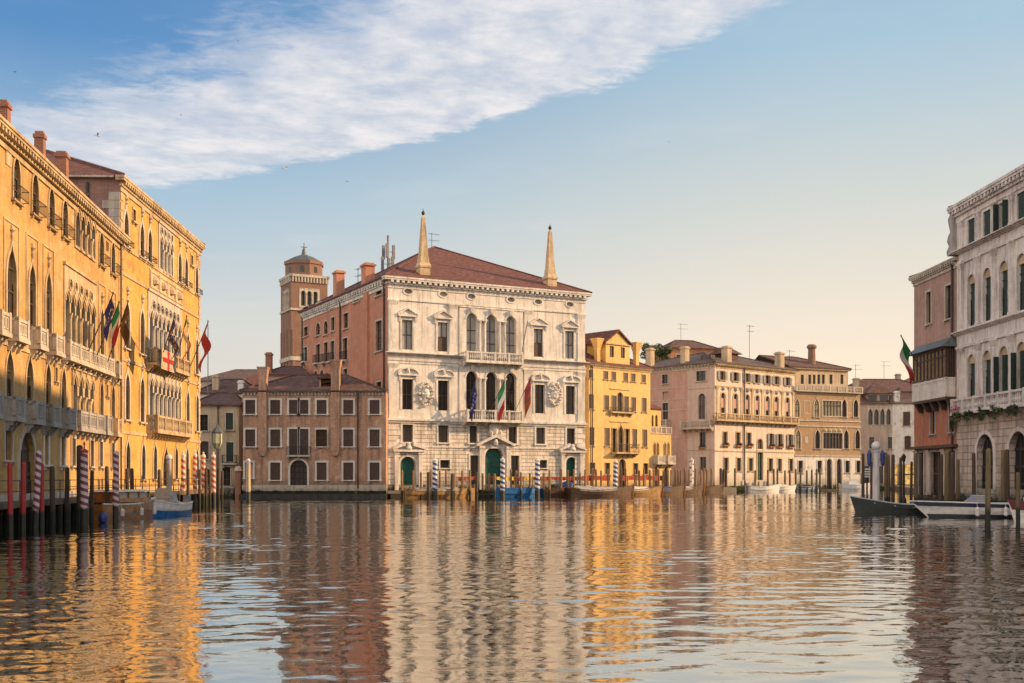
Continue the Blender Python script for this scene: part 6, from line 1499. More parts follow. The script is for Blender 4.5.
# big green lantern on a post by the side canal, brick gate pier
p = at(217.3, 96); t = empty('street_lantern', (p.x, p.y, 0), .4, 'large six-sided pale green lantern on a post at the side canal mouth', 'street lamp')
z0_, z1_ = CAMH + (HZ - 449) / FPX * 96, CAMH + (HZ - 426) / FPX * 96
b = MB(); b.lathe([(.14, -1.2), (.12, .8), (.07, 1.0), (.06, z0_ + .02)], 8); b.build('post', 'iron', t)
b = MB(); b.lathe([(.18, z0_), (.42, z0_ + .5), (.42, z1_ - .62)], 6); b.build('glass', 'lantern_glass', t)
b = MB(); b.lathe([(.47, z1_ - .62), (.49, z1_ - .5), (.25, z1_ - .2), (.1, z1_), (.03, z1_ + .25)], 6)
for k in range(6):
    a = k * math.pi / 3; b.tube([(.19 * math.cos(a), .19 * math.sin(a), z0_), (.43 * math.cos(a), .43 * math.sin(a), z0_ + .5), (.43 * math.cos(a), .43 * math.sin(a), z1_ - .6)], .03, 4)
b.build('lantern_frame', 'lead', t)
p = at(238.5, 119); t = empty('gate_pier', (p.x, p.y, 0), 0, 'short red brick gate pier at the left corner of the brown brick house', 'gate pier')
b = MB(); zt = CAMH + (HZ - 471) / FPX * 119; b.box(-.3, .3, -.3, .3, -1, zt); b.build('shaft', 'chimney_brick', t); b = MB(); b.taper(-.4, .4, -.4, .4, zt, -.2, .2, -.2, .2, zt + .5); b.build('cap', 'istria', t)
P = at(222, 122); t = empty('side_wall', (P.x, P.y, 0), 0, 'low dark canal wall closing the mouth of the side canal', 'wall')
tag(t, 'low brick quay wall between the last striped pole and the brick gate pier', 'quay wall'); t.name = 'quay_wall'
b = MB(); b.box(-2.6, 1.3, -.3, .6, -1, 1.0); b.build('wall', 'quay_stone', t); b = MB(); b.box(-2.65, 1.35, -.36, .62, 1.0, 1.16); b.build('coping', 'istria', t)

# ------------------------------------------------------------------ boats
def hull_mesh(Lh, B, H, rise=.5, srise=.15, stern=.55, fine=1.7, n=16, deck=.28, inner=True, rake=.5):
    """returns outer shell (with floor and rim) of an open boat, bow at +x"""
    b = MB(); rows = []
    for i in range(n + 1):
        t = i / n; x = -Lh / 2 + Lh * t
        w_ = (1 - max(0, (t - .45) / .55) ** fine) * (stern + (1 - stern) * min(1, t / .45) ** .7); w_ = max(w_, .015); bh = B / 2 * w_
        z = H + rise * max(0, (t - .4) / .6) ** 2 + srise * max(0, (.35 - t) / .35) ** 2
        xr = x + rake * (max(0, (t - .7) / .3) ** 2)
        rows.append([(x, -bh * .05, -.22), (x + (xr - x) * .3, -bh * .72, -.10), (xr * .5 + x * .5, -bh * .93, z * .5), (xr, -bh, z)])
    m = 4
    for sg in (1, -1):
        o = len(b.v); b.v += [(x, y * sg, z) for r in rows for x, y, z in r]
        for i in range(n):
            for j in range(m - 1):
                a = o + i * m + j; q_ = (a, a + m, a + m + 1, a + 1); b.f.append(q_ if sg > 0 else q_[::-1])
    for i, rv in ((0, 1), (n, 0)):
        r = rows[i]; pts = [(x, y, z) for x, y, z in r] + [(x, -y, z) for x, y, z in reversed(r)]; b.add(pts, [tuple(range(len(pts)))])
    return b, rows
def deck_mesh(rows, drop, i0, i1, inset=.06):
    b = MB(); o = []
    for r in rows[i0:i1 + 1]:
        x, y, z = r[-1]; yy = max(.005, -y - inset); o.append((x, -yy, yy, z - drop))
    for (x, a, c, z), (x2, a2, c2, z2) in zip(o, o[1:]): b.add([(x, a, z), (x2, a2, z2), (x2, c2, z2), (x, c, z)], [(0, 1, 2, 3)])
    return b
def rim_mesh(rows, wd=.07, h=.06, out=.03):
    b = MB()
    for sg in (-1, 1):
        for r, r2 in zip(rows, rows[1:]):
            (x, y, z), (x2, y2, z2) = r[-1], r2[-1]; y, y2 = -y, -y2
            ya, yb, yc, yd = (y + out) * sg, max(.0, y - wd) * sg, (y2 + out) * sg, max(.0, y2 - wd) * sg
            b.add([(x, ya, z - .01), (x, yb, z - .01), (x2, yd, z2 - .01), (x2, yc, z2 - .01), (x, ya, z + h), (x, yb, z + h), (x2, yd, z2 + h), (x2, yc, z2 + h)], [(4, 5, 6, 7), (0, 4, 7, 3), (1, 2, 6, 5), (0, 1, 5, 4), (3, 7, 6, 2)])
    return b
def open_boat(name, loc, rz, Lh, B, H, hm, label, rim='deck_wood', cover=None, cat='boat', group=None, rise=.4, srise=.15, stern=.55, bowtip=None, thwarts=3, motor=False, cargo=None):
    t = empty(name, (loc[0], loc[1], 0), rz, label, cat, group)
    hb, rows = hull_mesh(Lh, B, H, rise, srise, stern); hb.build('hull', hm, t, smooth=False)
    deck_mesh(rows, H * .62, 0, 15, .02).build('floor', 'deck_wood', t); rim_mesh(rows).build('gunwale', rim, t)
    deck_mesh(rows, .02, 12, 16).build('foredeck', rim, t); deck_mesh(rows, .03, 0, 2).build('aft_deck', rim, t)
    if cover is None:
        for k in range(thwarts): i = 4 + k * 3; x, y, z = rows[i][-1]; b = MB(); b.box(x - .14, x + .14, y + .03, -y - .03, z - .16, z - .1); b.build('thwart', rim, t)
    else:
        b = MB(); rr = random.Random(int(Lh * 100) + len(label))
        i0, i1 = 2, 12; pr = []
        for i in range(i0, i1 + 1):
            x, y, z = rows[i][-1]; hh = .22 + .16 * math.sin((i - i0) / (i1 - i0) * math.pi) + rr.uniform(-.05, .05)
            pr.append([(x, y - .02, z - .12), (x, y - .03, z + .075), (x, y * .5, z + hh * .8), (x, 0, z + hh), (x, -y * .5, z + hh * .8), (x, -y + .03, z + .075), (x, -y + .02, z - .12)])
        o = len(b.v); b.v += [p for r in pr for p in r]
        for i in range(len(pr) - 1):
            for j in range(6): a = o + i * 7 + j; b.f.append((a, a + 7, a + 8, a + 1))
        for i in (0, len(pr) - 1): b.f.append(tuple(o + i * 7 + j for j in range(7)))
        b.build('cover', cover, t)
    if bowtip: b = MB(); x, y, z = rows[-1][-1]; b.tube([(x - .1, 0, .05), (x + .03, 0, z * .6), (x + .06, 0, z + .25)], .09, 6); b.build('stem_post', bowtip, t)
    if motor:
        b = MB(); x, y, z = rows[0][-1]; b.box(x - .35, x + .05, -.16, .16, z - .05, z + .4); b.taper(x - .25, x - .05, -.06, .06, -.3, x - .25, x - .05, -.08, .08, z - .05); b.build('outboard_motor', 'shutter_grey', t)
    return t, rows
# wooden water taxi
p = at(123, 62); t = empty('water_taxi', (p.x, p.y, 0), R(79), 'varnished wooden water taxi with a white cabin roof moored at the jetty', 'boat')
hb, rows = hull_mesh(6.2, 1.8, .78, .25, .05, .75, 1.6); hb.build('hull', 'varnish', t); rim_mesh(rows).build('gunwale', 'white_paint', t)
deck_mesh(rows, .03, 0, 16).build('deck', 'varnish', t)
b = MB()
for sg in (-1, 1):
    b.box(-1.9, 1.3, sg * .82 - .04, sg * .82 + .04, .9, 1.12); 
    for x in (-1.9, -.9, .2, 1.22): b.box(x, x + .1, sg * .82 - .045, sg * .82 + .045, 1.12, 1.45)
b.box(1.22, 1.3, -.78, .78, .9, 1.12); b.box(-1.9, -1.82, -.78, .78, .9, 1.45); cb_ = b.build('cabin', 'varnish', t)
b = MB(); b.box(-1.8, 1.2, -.80, -.78, 1.12, 1.42); b.box(-1.8, 1.2, .78, .80, 1.12, 1.42); b.add([(1.28, -.78, 1.12), (1.28, .78, 1.12), (1.0, .74, 1.44), (1.0, -.74, 1.44)], [(0, 1, 2, 3)]); b.build('cabin_window', 'glass_sky', cb_)
b = MB(); b.taper(-2.1, 1.35, -.98, .98, 1.455, -1.9, 1.05, -.7, .7, 1.56); b.build('cabin_roof', 'cream_cloth', cb_)
b = MB(); b.add([(2.0, -.6, .95), (2.0, .6, .95), (1.75, .55, 1.3), (1.75, -.55, 1.3)], [(0, 1, 2, 3)]); b.build('windscreen', 'glass_sky', t)
for x in (-1.8, .2, 1.6):
    b = MB(); b.lathe([(.03, .15), (.10, .2), (.11, .5), (.04, .58)], 8, x, -1.0); b.tube([(x, -.98, .56), (x, -.92, .82)], .012, 4); b.build('fender', 'white_paint', t)
p = at(103, 55.5); b = MB(); b.lathe([(.02, -.05), (.18, .05), (.24, .25), (.18, .45), (.06, .52), (.05, .6)], 10); o = b.build('fender_buoy', 'blue_lamp', None, smooth=True); o.location = (p.x, p.y, 0); tag(o, 'blue round fender buoy floating at the stern of the wooden taxi', 'buoy')
# blue and white boat
p = at(166, 67); t, rows = open_boat('work_boat', (p.x, p.y), R(-103), 4.6, 1.7, .62, 'white_paint', 'white open boat with a bright blue waterline and grey covered wheel', 'white_paint', None, rise=.5, srise=.1, thwarts=2, motor=True)
b = MB()
for sg in (-1, 1):
    for r, r2 in zip(rows[:-1], rows[1:]):
        a = Vector(r[1]); c_ = Vector(r[2]); a2 = Vector(r2[1]); c2 = Vector(r2[2]); g = Vector((0, -.02, 0))
        q_ = [a + g, a2 + g, a2.lerp(c2, .8) + g, a.lerp(c_, .8) + g]; b.add([(v.x, v.y * sg * -1 if False else v.y * sg, v.z) for v in q_], [(0, 1, 2, 3)])
b.build('waterline_band', 'blue_paint', t)
b = MB(); b.taper(-.5, .6, -.6, .6, .35, -.3, .4, -.5, .5, 1.35); b.build('console_cover', 'tarp_grey', t)
b = MB(); b.add([(.5, -.5, 1.0), (.5, .5, 1.0), (.25, .45, 1.6), (.25, -.45, 1.6)], [(0, 1, 2, 3)]); b.build('windscreen', 'glass_sky', t)

# barges and boats before the white palace
ang = math.atan2(DB.y, DB.x)
def on_plane(F, px, off): Y = F.Y(px) ; p = F.world(F.u(px, -off), -off); return (p.x, p.y)
t, rows = open_boat('barge', on_plane(D, 439, 4.0), ang, 8.0, 2.1, .85, 'hull_tan', 'long tan wooden barge moored left of the green main door', 'hull_tan', 'tarp_grey', rise=.15, srise=.1, stern=.85, cat='barge')
t, rows = open_boat('barge', on_plane(D, 520, 3.6), ang, 5.8, 2.0, .95, 'blue_paint', 'bright blue barge beside the green main door of the white palace', 'blue_paint', None, rise=.08, srise=.05, stern=.9, cat='barge')
t, rows = open_boat('barge', on_plane(D, 557, 3.4), ang, 4.0, 1.9, .95, 'hull_brown', 'short dark brown barge carrying a blue covered heap, by the right door', 'hull_brown', None, rise=.1, srise=.08, stern=.85, cat='barge')
q_ = on_plane(D, 567.5, 3.4); b = MB(); b.lathe([(.85, .75), (.82, 1.0), (.6, 1.45), (.25, 1.7), (.03, 1.75)], 12); o = b.build('tarpaulin', 'blue_tarp', None); o.location = (q_[0], q_[1], 0); o.scale = (1.3, .8, 1); tag(o, 'blue tarpaulin heap lying on the dark brown barge', 'tarpaulin')
t, rows = open_boat('barge', on_plane(D, 582, 3.6), ang, 4.6, 1.9, .95, 'hull_brown', 'dark brown barge with a grey cover at the right corner of the white palace', 'hull_brown', 'tarp_grey', rise=.1, srise=.08, stern=.85, cat='barge')
angY = math.atan2(DY.y, DY.x)
yb = [(600, 7.4, 'hull_brown', 'tarp_grey', 'brown boat with a grey cover and orange bow post, first before the yellow house'), (633, 6.8, 'hull_tan', 'cream_cloth', 'tan boat with a cream cover below the iron balcony of the yellow house'),
      (657.5, 6.4, 'hull_brown', 'blue_tarp', 'brown boat with a blue cover before the low yellow annex'), (679, 6.0, 'hull_brown', 'tarp_grey', 'brown boat with a grey cover under the stone cross of the rose wall')]
for px, Lh, hm, cv, lb_ in yb: open_boat('work_boat', on_plane(E, px, 5.4), angY * .55, Lh, 1.8, .72, hm, lb_, 'deck_wood', cv, group='covered boats before the yellow houses', rise=.5, srise=.3, stern=.45, bowtip='varnish')
q_ = at(703, 147); open_boat('work_boat', (q_.x, q_.y), .35, 5.0, 1.7, .7, 'hull_brown', 'open brown boat right of the diamond painted pole', 'deck_wood', None, rise=.5, srise=.3, stern=.45, bowtip='varnish')
angR = math.atan2(DR.y, DR.x)
open_boat('motor_boat', on_plane(K, 763, 3.2), angR * .6, 5.2, 1.8, .75, 'white_paint', 'white motor boat with a raised wheel stand before the green door', 'white_paint', None, rise=.35, stern=.8, motor=True)
open_boat('dinghy', on_plane(K, 781.5, 3.2), angR * .6, 4.4, 1.7, .7, 'white_paint', 'plain white dinghy right of the motor boat at the rose palace', 'grey_paint', 'cream_cloth', rise=.3, stern=.75)
open_boat('dinghy', on_plane(J, 805.5, 3.2), .3, 4.6, 1.8, .7, 'grey_paint', 'grey dinghy with a dark cover before the ochre brick house', 'grey_paint', 'hull_dark', rise=.35, stern=.75)
q_ = at(854.5, 172); t, rows = open_boat('motor_boat', (q_.x, q_.y), .1, 4.4, 1.8, .95, 'white_paint', 'small white cruiser alone at the right end of the ochre brick house', 'white_paint', None, rise=.3, stern=.85)
b = MB(); b.taper(-1.2, .7, -.65, .65, .9, -1.0, .2, -.5, .5, 1.55); b.build('cabin', 'white_paint', t)

# right: dark boat, white speedboat, maroon boat
p = at(900, 71.5); t, rows = open_boat('dark_boat', (p.x + .35, p.y), R(178), 5.9, 1.5, .50, 'hull_green', 'long dark green boat with a raised bow and pale gunwale', 'grey_paint', None, rise=.52, srise=.1, stern=.6, thwarts=4)
p = at(980, 64); t = empty('speedboat', (27.6, 63.6, 0), R(184), 'white speedboat with a navy stripe and low windscreen, moored at the right', 'boat')
hb, rows = hull_mesh(7.8, 2.2, .74, .16, .0, .88, 1.9, rake=1.6); hb.build('hull', 'white_paint', t)
b = MB()
for sg in (-1, 1):
    for r, r2 in zip(rows[:-1], rows[1:]):
        a, c_, a2, c2 = Vector(r[2]), Vector(r[3]), Vector(r2[2]), Vector(r2[3]); g = Vector((0, -.015, 0)); lo_, hi_ = .45, .96
        q_ = [a.lerp(c_, lo_) + g, a2.lerp(c2, lo_) + g, a2.lerp(c2, hi_) + g, a.lerp(c_, hi_) + g]; b.add([(v.x, v.y * sg, v.z) for v in q_], [(0, 1, 2, 3)])
b.build('stripe', 'navy_paint', t); b = MB()
for sg in (-1, 1):
    for r, r2 in zip(rows[:-1], rows[1:]):
        a, c_, a2, c2 = Vector(r[1]), Vector(r[2]), Vector(r2[1]), Vector(r2[2]); g = Vector((0, -.015, 0)); q_ = [a + g, a2 + g, a2.lerp(c2, .55) + g, a.lerp(c_, .55) + g]; b.add([(v.x, v.y * sg, v.z) for v in q_], [(0, 1, 2, 3)])
b.build('bottom_paint', 'hull_dark', t)
for x in (-1.6, .6, 2.2):
    b = MB(); b.lathe([(.03, .08), (.11, .14), (.12, .5), (.05, .6)], 8, x, 1.16); b.tube([(x, 1.13, .58), (x, 1.08, .8)], .012, 4); b.build('fender', 'white_paint', t)
rim_mesh(rows, .1, .05).build('gunwale', 'white_paint', t)
deck_mesh(rows, -.02, 8, 16, .1).build('foredeck', 'grey_paint', t); deck_mesh(rows, .30, 0, 8, .1).build('cockpit_floor', 'grey_paint', t)
b = MB(); ring = []
for k in range(9):
    a = -math.pi / 2 + math.pi * k / 8; ring.append((1.7 + .75 * math.cos(a), .88 * math.sin(a)))
b.add([(x, y, .78) for x, y in ring] + [(x - .55, y * .82, 1.2) for x, y in ring], [(i, i + 1, i + 10, i + 9) for i in range(8)]); b.build('windscreen', 'glass_sky', t)
b = MB(); b.tube([(x - .55, y * .82, 1.21) for x, y in ring], .03, 5); b.build('windscreen_rail', 'grey_paint', t)
for y in (-.5, .5):
    b = MB(); b.box(-1.5, -.9, y - .3, y + .3, .45, .75); b.box(-1.6, -1.45, y - .3, y + .3, .75, 1.1); b.build('seat', 'white_paint', t)
b = MB(); b.box(-4.3, -3.9, -.25, .25, .5, 1.2); b.taper(-4.25, -4.05, -.08, .08, -.3, -4.3, -3.95, -.1, .1, .5); b.build('outboard_motor', 'hull_dark', t)
t, rows = open_boat('maroon_boat', (28.2, 56), R(176), 6.4, 1.9, .78, 'white_paint', 'white hulled boat with a maroon top edge, cut by the right edge', 'maroon', 'maroon', rise=.3, srise=.1, stern=.7)
b = MB()
for sg in (-1, 1):
    for r, r2 in zip(rows[:-1], rows[1:]):
        a, c_, a2, c2 = Vector(r[2]), Vector(r[3]), Vector(r2[2]), Vector(r2[3]); g = Vector((0, -.015, 0)); q_ = [a.lerp(c_, .2) + g, a2.lerp(c2, .2) + g, a2.lerp(c2, .98) + g, a.lerp(c_, .98) + g]; b.add([(v.x, v.y * sg, v.z) for v in q_], [(0, 1, 2, 3)])
b.build('stripe', 'maroon', t)
tag(t, 'white hulled boat under a maroon cover, half out of the picture by the speedboat')
# red and yellow barrier before the palace quay
P0_, P1_ = D.world(D.u(457, -2.6), -2.6), D.world(D.u(586, -2.6), -2.6)
t = empty('barrier_rail', (P0_.x, P0_.y, 0), ang, 'low rail hung with red and yellow cloth before the white palace', 'barrier')
Ld = (P1_ - P0_).length; segs = 14; b = MB()
for k in range(segs + 1): b.tube([(Ld * k / segs, 0, -1.5), (Ld * k / segs, 0, 2.25)], .05, 5)
b.tube([(0, 0, 2.2), (Ld, 0, 2.2)], .035, 5); b.build('rail', 'pile_light', t)
pxl = [457 + (586 - 457) * (k + .5) / segs for k in range(segs)]
for k in range(segs):
    if k in (2, ): continue
    m_ = 'yellow_cloth' if 484 < pxl[k] < 530 and k % 3 else 'red_cloth'; b = MB(); x0, x1 = Ld * k / segs + .1, Ld * (k + 1) / segs - .1; zz0 = 1.78 + .1 * ((k * 5) % 3) / 2
    n_ = 5; o = len(b.v)
    for i in range(n_ + 1): x = x0 + (x1 - x0) * i / n_; sg_ = .06 * math.sin(i * 1.7 + k); b.v += [(x, -.06 + sg_ * .3, 2.2), (x, -.06 + sg_, zz0 + .05 * math.sin(i * 2.1)), (x, -.02 + sg_, zz0 + .05 * math.sin(i * 2.1)), (x, -.02 + sg_ * .3, 2.2)]
    for i in range(n_):
        for j in range(4): a = o + i * 4 + j; c_ = o + i * 4 + (j + 1) % 4; b.f.append((a, a + 4, c_ + 4, c_))
    b.build('cloth', m_, t)
P0_, P1_ = E.world(E.u(582, -2.2), -2.2), E.world(E.u(662, -2.2), -2.2)
t = empty('barrier_rail', (P0_.x, P0_.y, 0), angY, 'low rail hung with red cloth before the yellow house', 'barrier')
Ld = (P1_ - P0_).length; segs = 9; b = MB()
for k in range(segs + 1): b.tube([(Ld * k / segs, 0, -1.5), (Ld * k / segs, 0, 2.35)], .05, 5)
b.tube([(0, 0, 2.3), (Ld, 0, 2.3)], .035, 5); b.build('rail', 'pile_light', t)
for k in range(segs):
    if k in (3,): continue
    b = MB(); b.box(Ld * k / segs + .1, Ld * (k + 1) / segs - .12, -.06, -.02, 1.75 + .08 * (k % 2), 2.3); b.build('cloth', 'red_cloth', t)

# ------------------------------------------------------------------ flags
def flag(base, tip, w_, h_, mat, label, droop=.8, seed=1, sway=(0, -.2), group='flags on the facades', pole_r=.03):
    """flagpole from base to tip, the cloth hangs from the upper part of the pole"""
    base, tip = Vector(base), Vector(tip); t = empty('flag', base, 0, label, 'flag', group); rr = random.Random(seed)
    b = MB(); v = tip - base; b.tube([(0, 0, 0), v], pole_r, 6); b.lathe([(.02, v.z - .02), (.06, v.z + .04), (.02, v.z + .12)], 6, v.x, v.y); b.build('flagpole', 'dark_wood', t)
    d = v.normalized(); b = MB(); b.uv = []; nu, nv = 12, 8
    hz = Vector((sway[0], sway[1], 0))
    for j in range(nv + 1):
        for i in range(nu + 1):
            u, s_ = i / nu, j / nv; p = v - d * (h_ * s_ + .05)
            fall = Vector((0, 0, -1)) * droop + hz
            q_ = p + fall.normalized() * w_ * u; am = .10 * w_ * min(1, u * 2.5)
            side = d.cross(Vector((0, 0, 1))).normalized() if abs(d.z) < .98 else Vector((1, 0, 0))
            q_ += side * am * math.sin(u * 7 + s_ * 2.5 + seed) + Vector((0, 0, -.12 * u * s_ * h_)) - d * 0
            b.v.append(tuple(q_)); b.uv.append((u, 1 - s_))
    n1_ = nu + 1
    for j in range(nv):
        for i in range(nu): a = j * n1_ + i; b.f.append((a, a + 1, a + n1_ + 1, a + n1_))
    b.build('cloth', mat, t, smooth=True)
    return t
def fl(F, pb, pt, vb, vt, *a, **k):
    """pole base pixel on the facade (offset vb) and tip pixel at offset vt in front of it"""
    B0 = F.world(F.u(pb[0], -vb), -vb, F.z(pb[0], pb[1], -vb)); T0 = F.world(F.u(pt[0], -vt), -vt, F.z(pt[0], pt[1], -vt)); return flag(B0, T0, *a, **k)
fl(A, (88.5, 351), (113, 294), 1.0, 2.4, 1.5, 1.05, 'flag_europe', 'blue flag with a ring of gold stars on the near ochre palace', seed=1, sway=(.1, -.25))
fl(A, (97, 355), (119, 303), 1.0, 2.2, 1.5, 1.05, 'flag_italy', 'green white and red flag on the near ochre palace, between the blue and brown flags', seed=2, sway=(.1, -.2))
fl(A, (107.5, 362), (128, 302), 1.0, 2.4, 1.6, 1.05, 'flag_brown', 'brown and gold flag hanging over the join of the two ochre palaces', seed=3, sway=(.05, -.1))
fl(B, (163.5, 352), (174, 318), 1.3, 2.8, 2.0, 1.4, 'flag_europe', 'dark blue flag above the cross banner balcony', seed=4, sway=(.1, -.15))
fl(B, (178, 356), (186.5, 317), 1.3, 2.8, 2.2, 1.4, 'flag_italy', 'green white and red flag above the cross banner balcony', seed=5, sway=(.05, -.05))
fl(B, (190.5, 366), (208, 322), 1.3, 3.2, 2.4, 1.6, 'flag_red', 'red flag slanting out past the corner of the ochre palace', seed=6, sway=(.05, -.15))
# thin vertical mast behind the red flag, over the cream house roofs
p = at(208, 141); b = MB(); b.tube([(0, 0, 11), (0, 0, CAMH + (HZ - 320) / FPX * 141)], .06, 5); o = b.build('flagstaff', 'shutter_grey', None); o.location = (p.x, p.y, 0); tag(o, 'thin bare grey mast rising from the cream house roofs beside the red flag', 'mast')
# cross banner draped over the balcony
u0, u1 = B.u(161, -.84), B.u(175, -.84); zt, zb = G2 + S2 + .02, G2 - .35; um = (u0 + u1) / 2; v_ = -.84
t = empty('cross_banner', B.world(um, v_, 0), math.atan2(B.d.y, B.d.x), 'white banner with a red cross draped over the upper loggia balcony', 'banner')
hw_ = (u1 - u0) / 2; b = MB(); b.box(-hw_, hw_, -.02, .02, zb, zt); b.build('cloth', 'banner_cloth', t)
b = MB(); b.box(-.24, .24, -.035, -.021, zb, zt); b.box(-hw_ * .8, -.241, -.035, -.021, (zt + zb) / 2 - .16, (zt + zb) / 2 + .16); b.box(.241, hw_ * .8, -.035, -.021, (zt + zb) / 2 - .16, (zt + zb) / 2 + .16); b.build('cross', 'flag_redcross' if 'flag_redcross' in M else 'red_paint', t)
# three flags of the white palace
fl(D, (465, 414), (476, 379), .9, 1.9, 2.9, 1.7, 'flag_europe', 'blue flag hanging before the left arched window of the white palace', seed=7, sway=(0, 0))
fl(D, (488, 416), (505, 379), .9, 1.9, 3.1, 1.8, 'flag_italy', 'green white and red flag hanging before the middle arch of the white palace', seed=8, sway=(0, 0))
fl(D, (514, 414), (531, 376), .9, 1.9, 2.9, 1.7, 'flag_maroon', 'dark red flag hanging at the right end of the white palace balcony', seed=9, sway=(0, 0))
b = MB(); a0 = D.world(D.u(522, -.9), -.9, D.z(522, 352, -.9)); a1 = D.world(D.u(527.5, -1.6), -1.6, D.z(527.5, 321, -1.6)); b.tube([(0, 0, 0), a1 - a0], .04, 5); o = b.build('flagpole', 'dark_wood', None); o.location = a0; tag(o, 'bare slanting flagpole at the right end of the upper white palace balcony', 'flagpole')
fl(N, (919, 366), (901, 336), 1.2, 3.2, 2.5, 1.6, 'flag_italy', 'green white and red flag on a slanting pole left of the wooden oriel', seed=10, sway=(.05, 0), pole_r=.04)

# ------------------------------------------------------------------ plants
def leaves(n, rx, ry, rz_, size, rr, cl=None):
    b = MB(); cl = cl or [(0, 0, 0, 1)]
    for i in range(n):
        cx_, cy_, cz_, cs = rr.choice(cl); v = Vector((rr.gauss(0, 1), rr.gauss(0, 1), rr.gauss(0, 1))).normalized() * (rr.random() ** .45)
        c_ = Vector((cx_ + v.x * rx * cs, cy_ + v.y * ry * cs, cz_ + v.z * rz_ * cs)); a = Vector((rr.gauss(0, 1), rr.gauss(0, 1), rr.gauss(0, .7))).normalized(); q_ = a.cross(Vector((rr.gauss(0, 1), rr.gauss(0, 1), rr.gauss(0, 1)))).normalized(); s_ = size * rr.uniform(.6, 1.3)
        b.add([c_ - a * s_, c_ + q_ * s_ * .45, c_ + a * s_, c_ - q_ * s_ * .45], [(0, 1, 2, 3)])
    return b
rr = random.Random(3)
for i, (px, tp, sz, lb_) in enumerate(((650, 347, 1.6, 'rounded green roof garden tree left of the pale chimney'), (659.5, 347, 1.4, 'darker green roof garden tree left of the small orange house'))):
    Y = 182 + i * 3; p = at(px, Y, 352); t = empty('tree', (p.x, p.y, 14), 0, lb_, 'tree', 'roof garden trees'); hz_ = p.z - 14
    b = MB(); b.tube([(0, 0, 0), (.05, 0, hz_ * .5), (0, .1, hz_ + .4)], [.22, .16, .05], 7); b.tube([(0, 0, hz_ * .6), (.8, .1, hz_ + .3)], [.1, .03], 5); b.tube([(0, 0, hz_ * .6), (-.8, -.1, hz_ + .2)], [.1, .03], 5); b.build('trunk', 'bark', t)
    cl = [(rr.uniform(-1.4, 1.4), rr.uniform(-1, 1), hz_ + rr.uniform(-1.2, .7), rr.uniform(.4, .7)) for _ in range(9)]
    leaves(1500, sz * .95, sz * .9, sz * .8, .22, rr, cl).build('crown', 'leaf' if i == 0 else 'leaf_dark', t)
# plants along the balcony of the arched palace
pts = [(957, 'leaf', 1), (969, 'leaf', 0), (985, 'leaf_dark', 0), (998, 'leaf', 0), (1013, 'leaf_dark', 0)]
pl_lb = ['pink flowering plant in a pot at the left end of the arched palace balcony', 'bushy green plant second from the left on the arched palace balcony', 'dark green plant over the first water gate on the stone balcony', 'light green trailing plant between the two water gates on the balcony', 'dark trailing plant at the right end of the stone balcony']
for (px, m_, fl_), lb_ in zip(pts, pl_lb):
    u = Q_.u(px, -.75); zf = zbal - .05; w_ = Q_.world(u, -.80, zf); t = empty('potted_plant', w_, math.atan2(Q_.d.y, Q_.d.x), lb_, 'plant', 'plants on the stone balcony')
    b = MB(); b.box(-.45, .45, -.14, .12, -.35, -.1); b.box(-.5, .5, -.16, .15, -.1, -.05); b.build('planter', 'quay_stone', t)
    cl = [(rr.uniform(-.6, .6), rr.uniform(-.25, .05), rr.uniform(-.7, .1), rr.uniform(.4, .75)) for _ in range(6)]
    leaves(240, .40, .22, .34, .09, rr, cl).build('foliage', m_, t)
    if fl_: leaves(160, .5, .35, .45, .07, rr, [(0, -.1, .3, 1)]).build('flowers', 'flower_pink', t)
u = N.u(953.5, -.3); w_ = N.world(u, -.35, N.z(953, 418)); t = empty('hanging_plant', w_, math.atan2(N.d.y, N.d.x), 'green creeper hanging on the red wall by the stone balcony end', 'plant')
b = MB(); b.tube([(0, .3, -.2), (.05, .1, .5), (0, .2, 1.3)], [.05, .04, .02], 5); b.build('stem', 'bark', t)
leaves(650, .4, .25, .7, .11, rr, [(0, 0, .2, .8), (.1, 0, 1.0, .7), (-.15, 0, -.5, .6), (.2, -.05, .6, .7)]).build('foliage', 'leaf_dark', t)
for i, p in enumerate((725, 738, 749, 771, 779.6, 790)):
    w_ = K.world(K.u(p), -.28, zD - .02); t = empty('flower_box', w_, math.atan2(K.d.y, K.d.x), f'{ORD[i]} window box of red flowers from the left on the rose palace', 'flower box', 'window boxes of the rose palace')
    b = MB(); b.box(-.6, .6, -.16, .12, 0, .22); b.build('box', 'terracotta', t)
    leaves(160, .62, .25, .28, .11, rr, [(0, 0, .3, 1)]).build('foliage', 'leaf_dark', t); leaves(90, .65, .3, .28, .08, rr, [(0, -.05, .35, 1)]).build('flowers', 'flower_red', t)
w_ = S.world(S.u(702.8), -.25, S.z(702.8, 448.5)); t = empty('flower_box', w_, 0, 'window box on the shaded side wall of the rose palace', 'flower box')
t.rotation_euler.z = math.atan2(S.d.y, S.d.x); b = MB(); b.box(-.5, .5, -.16, .12, 0, .22); b.build('box', 'terracotta', t); leaves(140, .55, .25, .28, .11, rr, [(0, 0, .3, 1)]).build('foliage', 'leaf_dark', t)
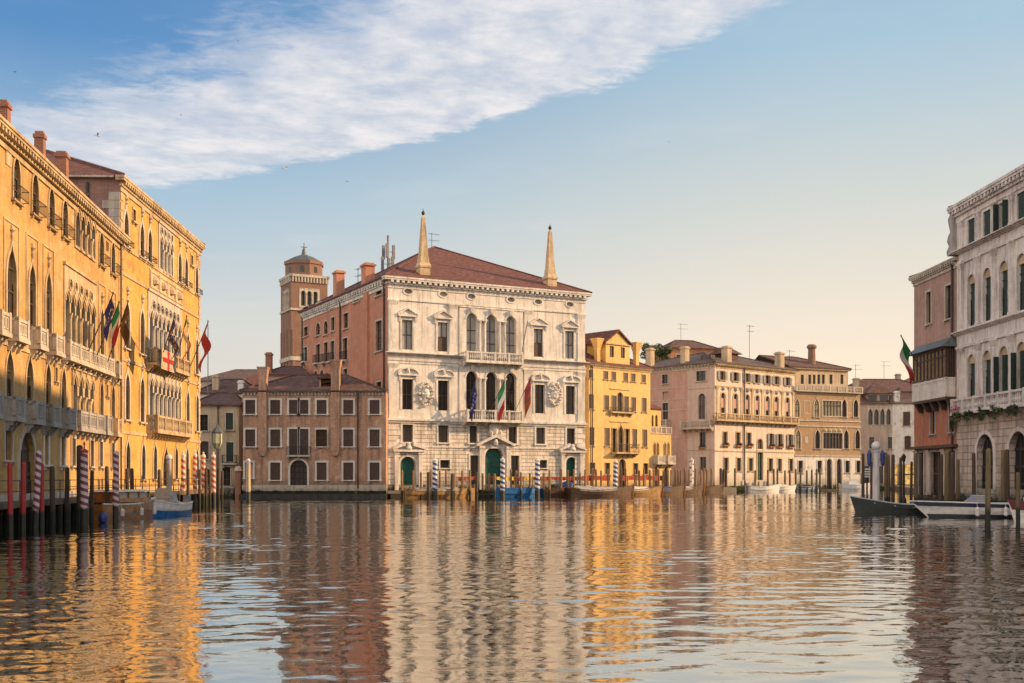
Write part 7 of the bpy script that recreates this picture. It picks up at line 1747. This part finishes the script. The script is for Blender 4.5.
# algae fringe at the rose palace foot
rr2 = random.Random(11); b = MB()
for i in range(900):
    u = rr2.uniform(.3, uK * .62); y = -rr2.uniform(.2, 1.15); z = rr2.uniform(-.05, .75) * (1 - abs(u / uK - .3)); s_ = rr2.uniform(.08, .2); b.add([(u - s_, y, z), (u + s_, y - .02, z), (u + s_ * .6, y - .1, z + s_ * 1.6), (u - s_ * .6, y - .08, z + s_ * 1.4)], [(0, 1, 2, 3)])
o = b.build('weeds', 'leaf_dark', None, K.L); o.location = (28.5, 160, 0); o.rotation_euler.z = angR; tag(o, kind='stuff')

# ------------------------------------------------------------------ birds
def bird(px, pyy, Y, span, mat, label, rot, flap=.25):
    t = empty('gull' if mat == 'bird_white' else 'bird', at(px, Y, pyy), rot, label, 'bird', 'birds over the canal'); s = span / 2; b = MB()
    prof = [(.02, -.30), (.07, -.16), (.10, 0), (.085, .14), (.06, .22), (.015, .30)]
    n_ = 8; o = len(b.v)
    for r, x in prof:
        for k in range(n_): a = 2 * math.pi * k / n_; b.v.append((x * s * 1.1, r * s * math.cos(a) * 1.3, r * s * math.sin(a) * 1.3))
    for j in range(len(prof) - 1):
        for k in range(n_): b.f.append((o + j * n_ + k, o + j * n_ + (k + 1) % n_, o + (j + 1) * n_ + (k + 1) % n_, o + (j + 1) * n_ + k))
    for sg in (-1, 1):
        W = [(.12, .05, .02), (.10, .45, flap * .9), (-.08, 1.0, flap * .55), (-.10, .5, flap * .8), (-.12, .05, .0)]
        for th in (0, -.02): b.add([(x * s, y * s * sg, z * s + th * s) for x, y, z in W], [(0, 1, 3, 4), (1, 2, 3)])
    b.add([(-.28 * s, -.02 * s, 0), (-.5 * s, -.10 * s, .0), (-.5 * s, .10 * s, 0), (-.28 * s, .02 * s, 0)], [(0, 1, 2, 3)])
    b.build('body', mat, t); return t
bird(98, 135.5, 75, .95, 'bird_white', 'white gull with spread wings over the roof of the ochre palaces', .3)
bird(285, 168.5, 95, .85, 'bird_white', 'white gull gliding under the lower edge of the cloud band', .9)
bird(15, 72, 90, .5, 'bird_dark', 'small dark bird high above the near chimney at the left edge', 1.2)
bird(238, 41, 120, .55, 'bird_dark', 'small dark bird against the upper part of the cloud', 2.0)
bird(181, 115, 120, .5, 'bird_dark', 'small dark bird in the middle of the cloud band, right of the left gull', .2)
bird(347, 181.5, 120, .5, 'bird_dark', 'tiny dark bird in clear sky left of the taller obelisk', 2.6)
bird(669, 142, 160, .6, 'bird_dark', 'tiny dark bird in the empty sky above the rose palace', 1.6)
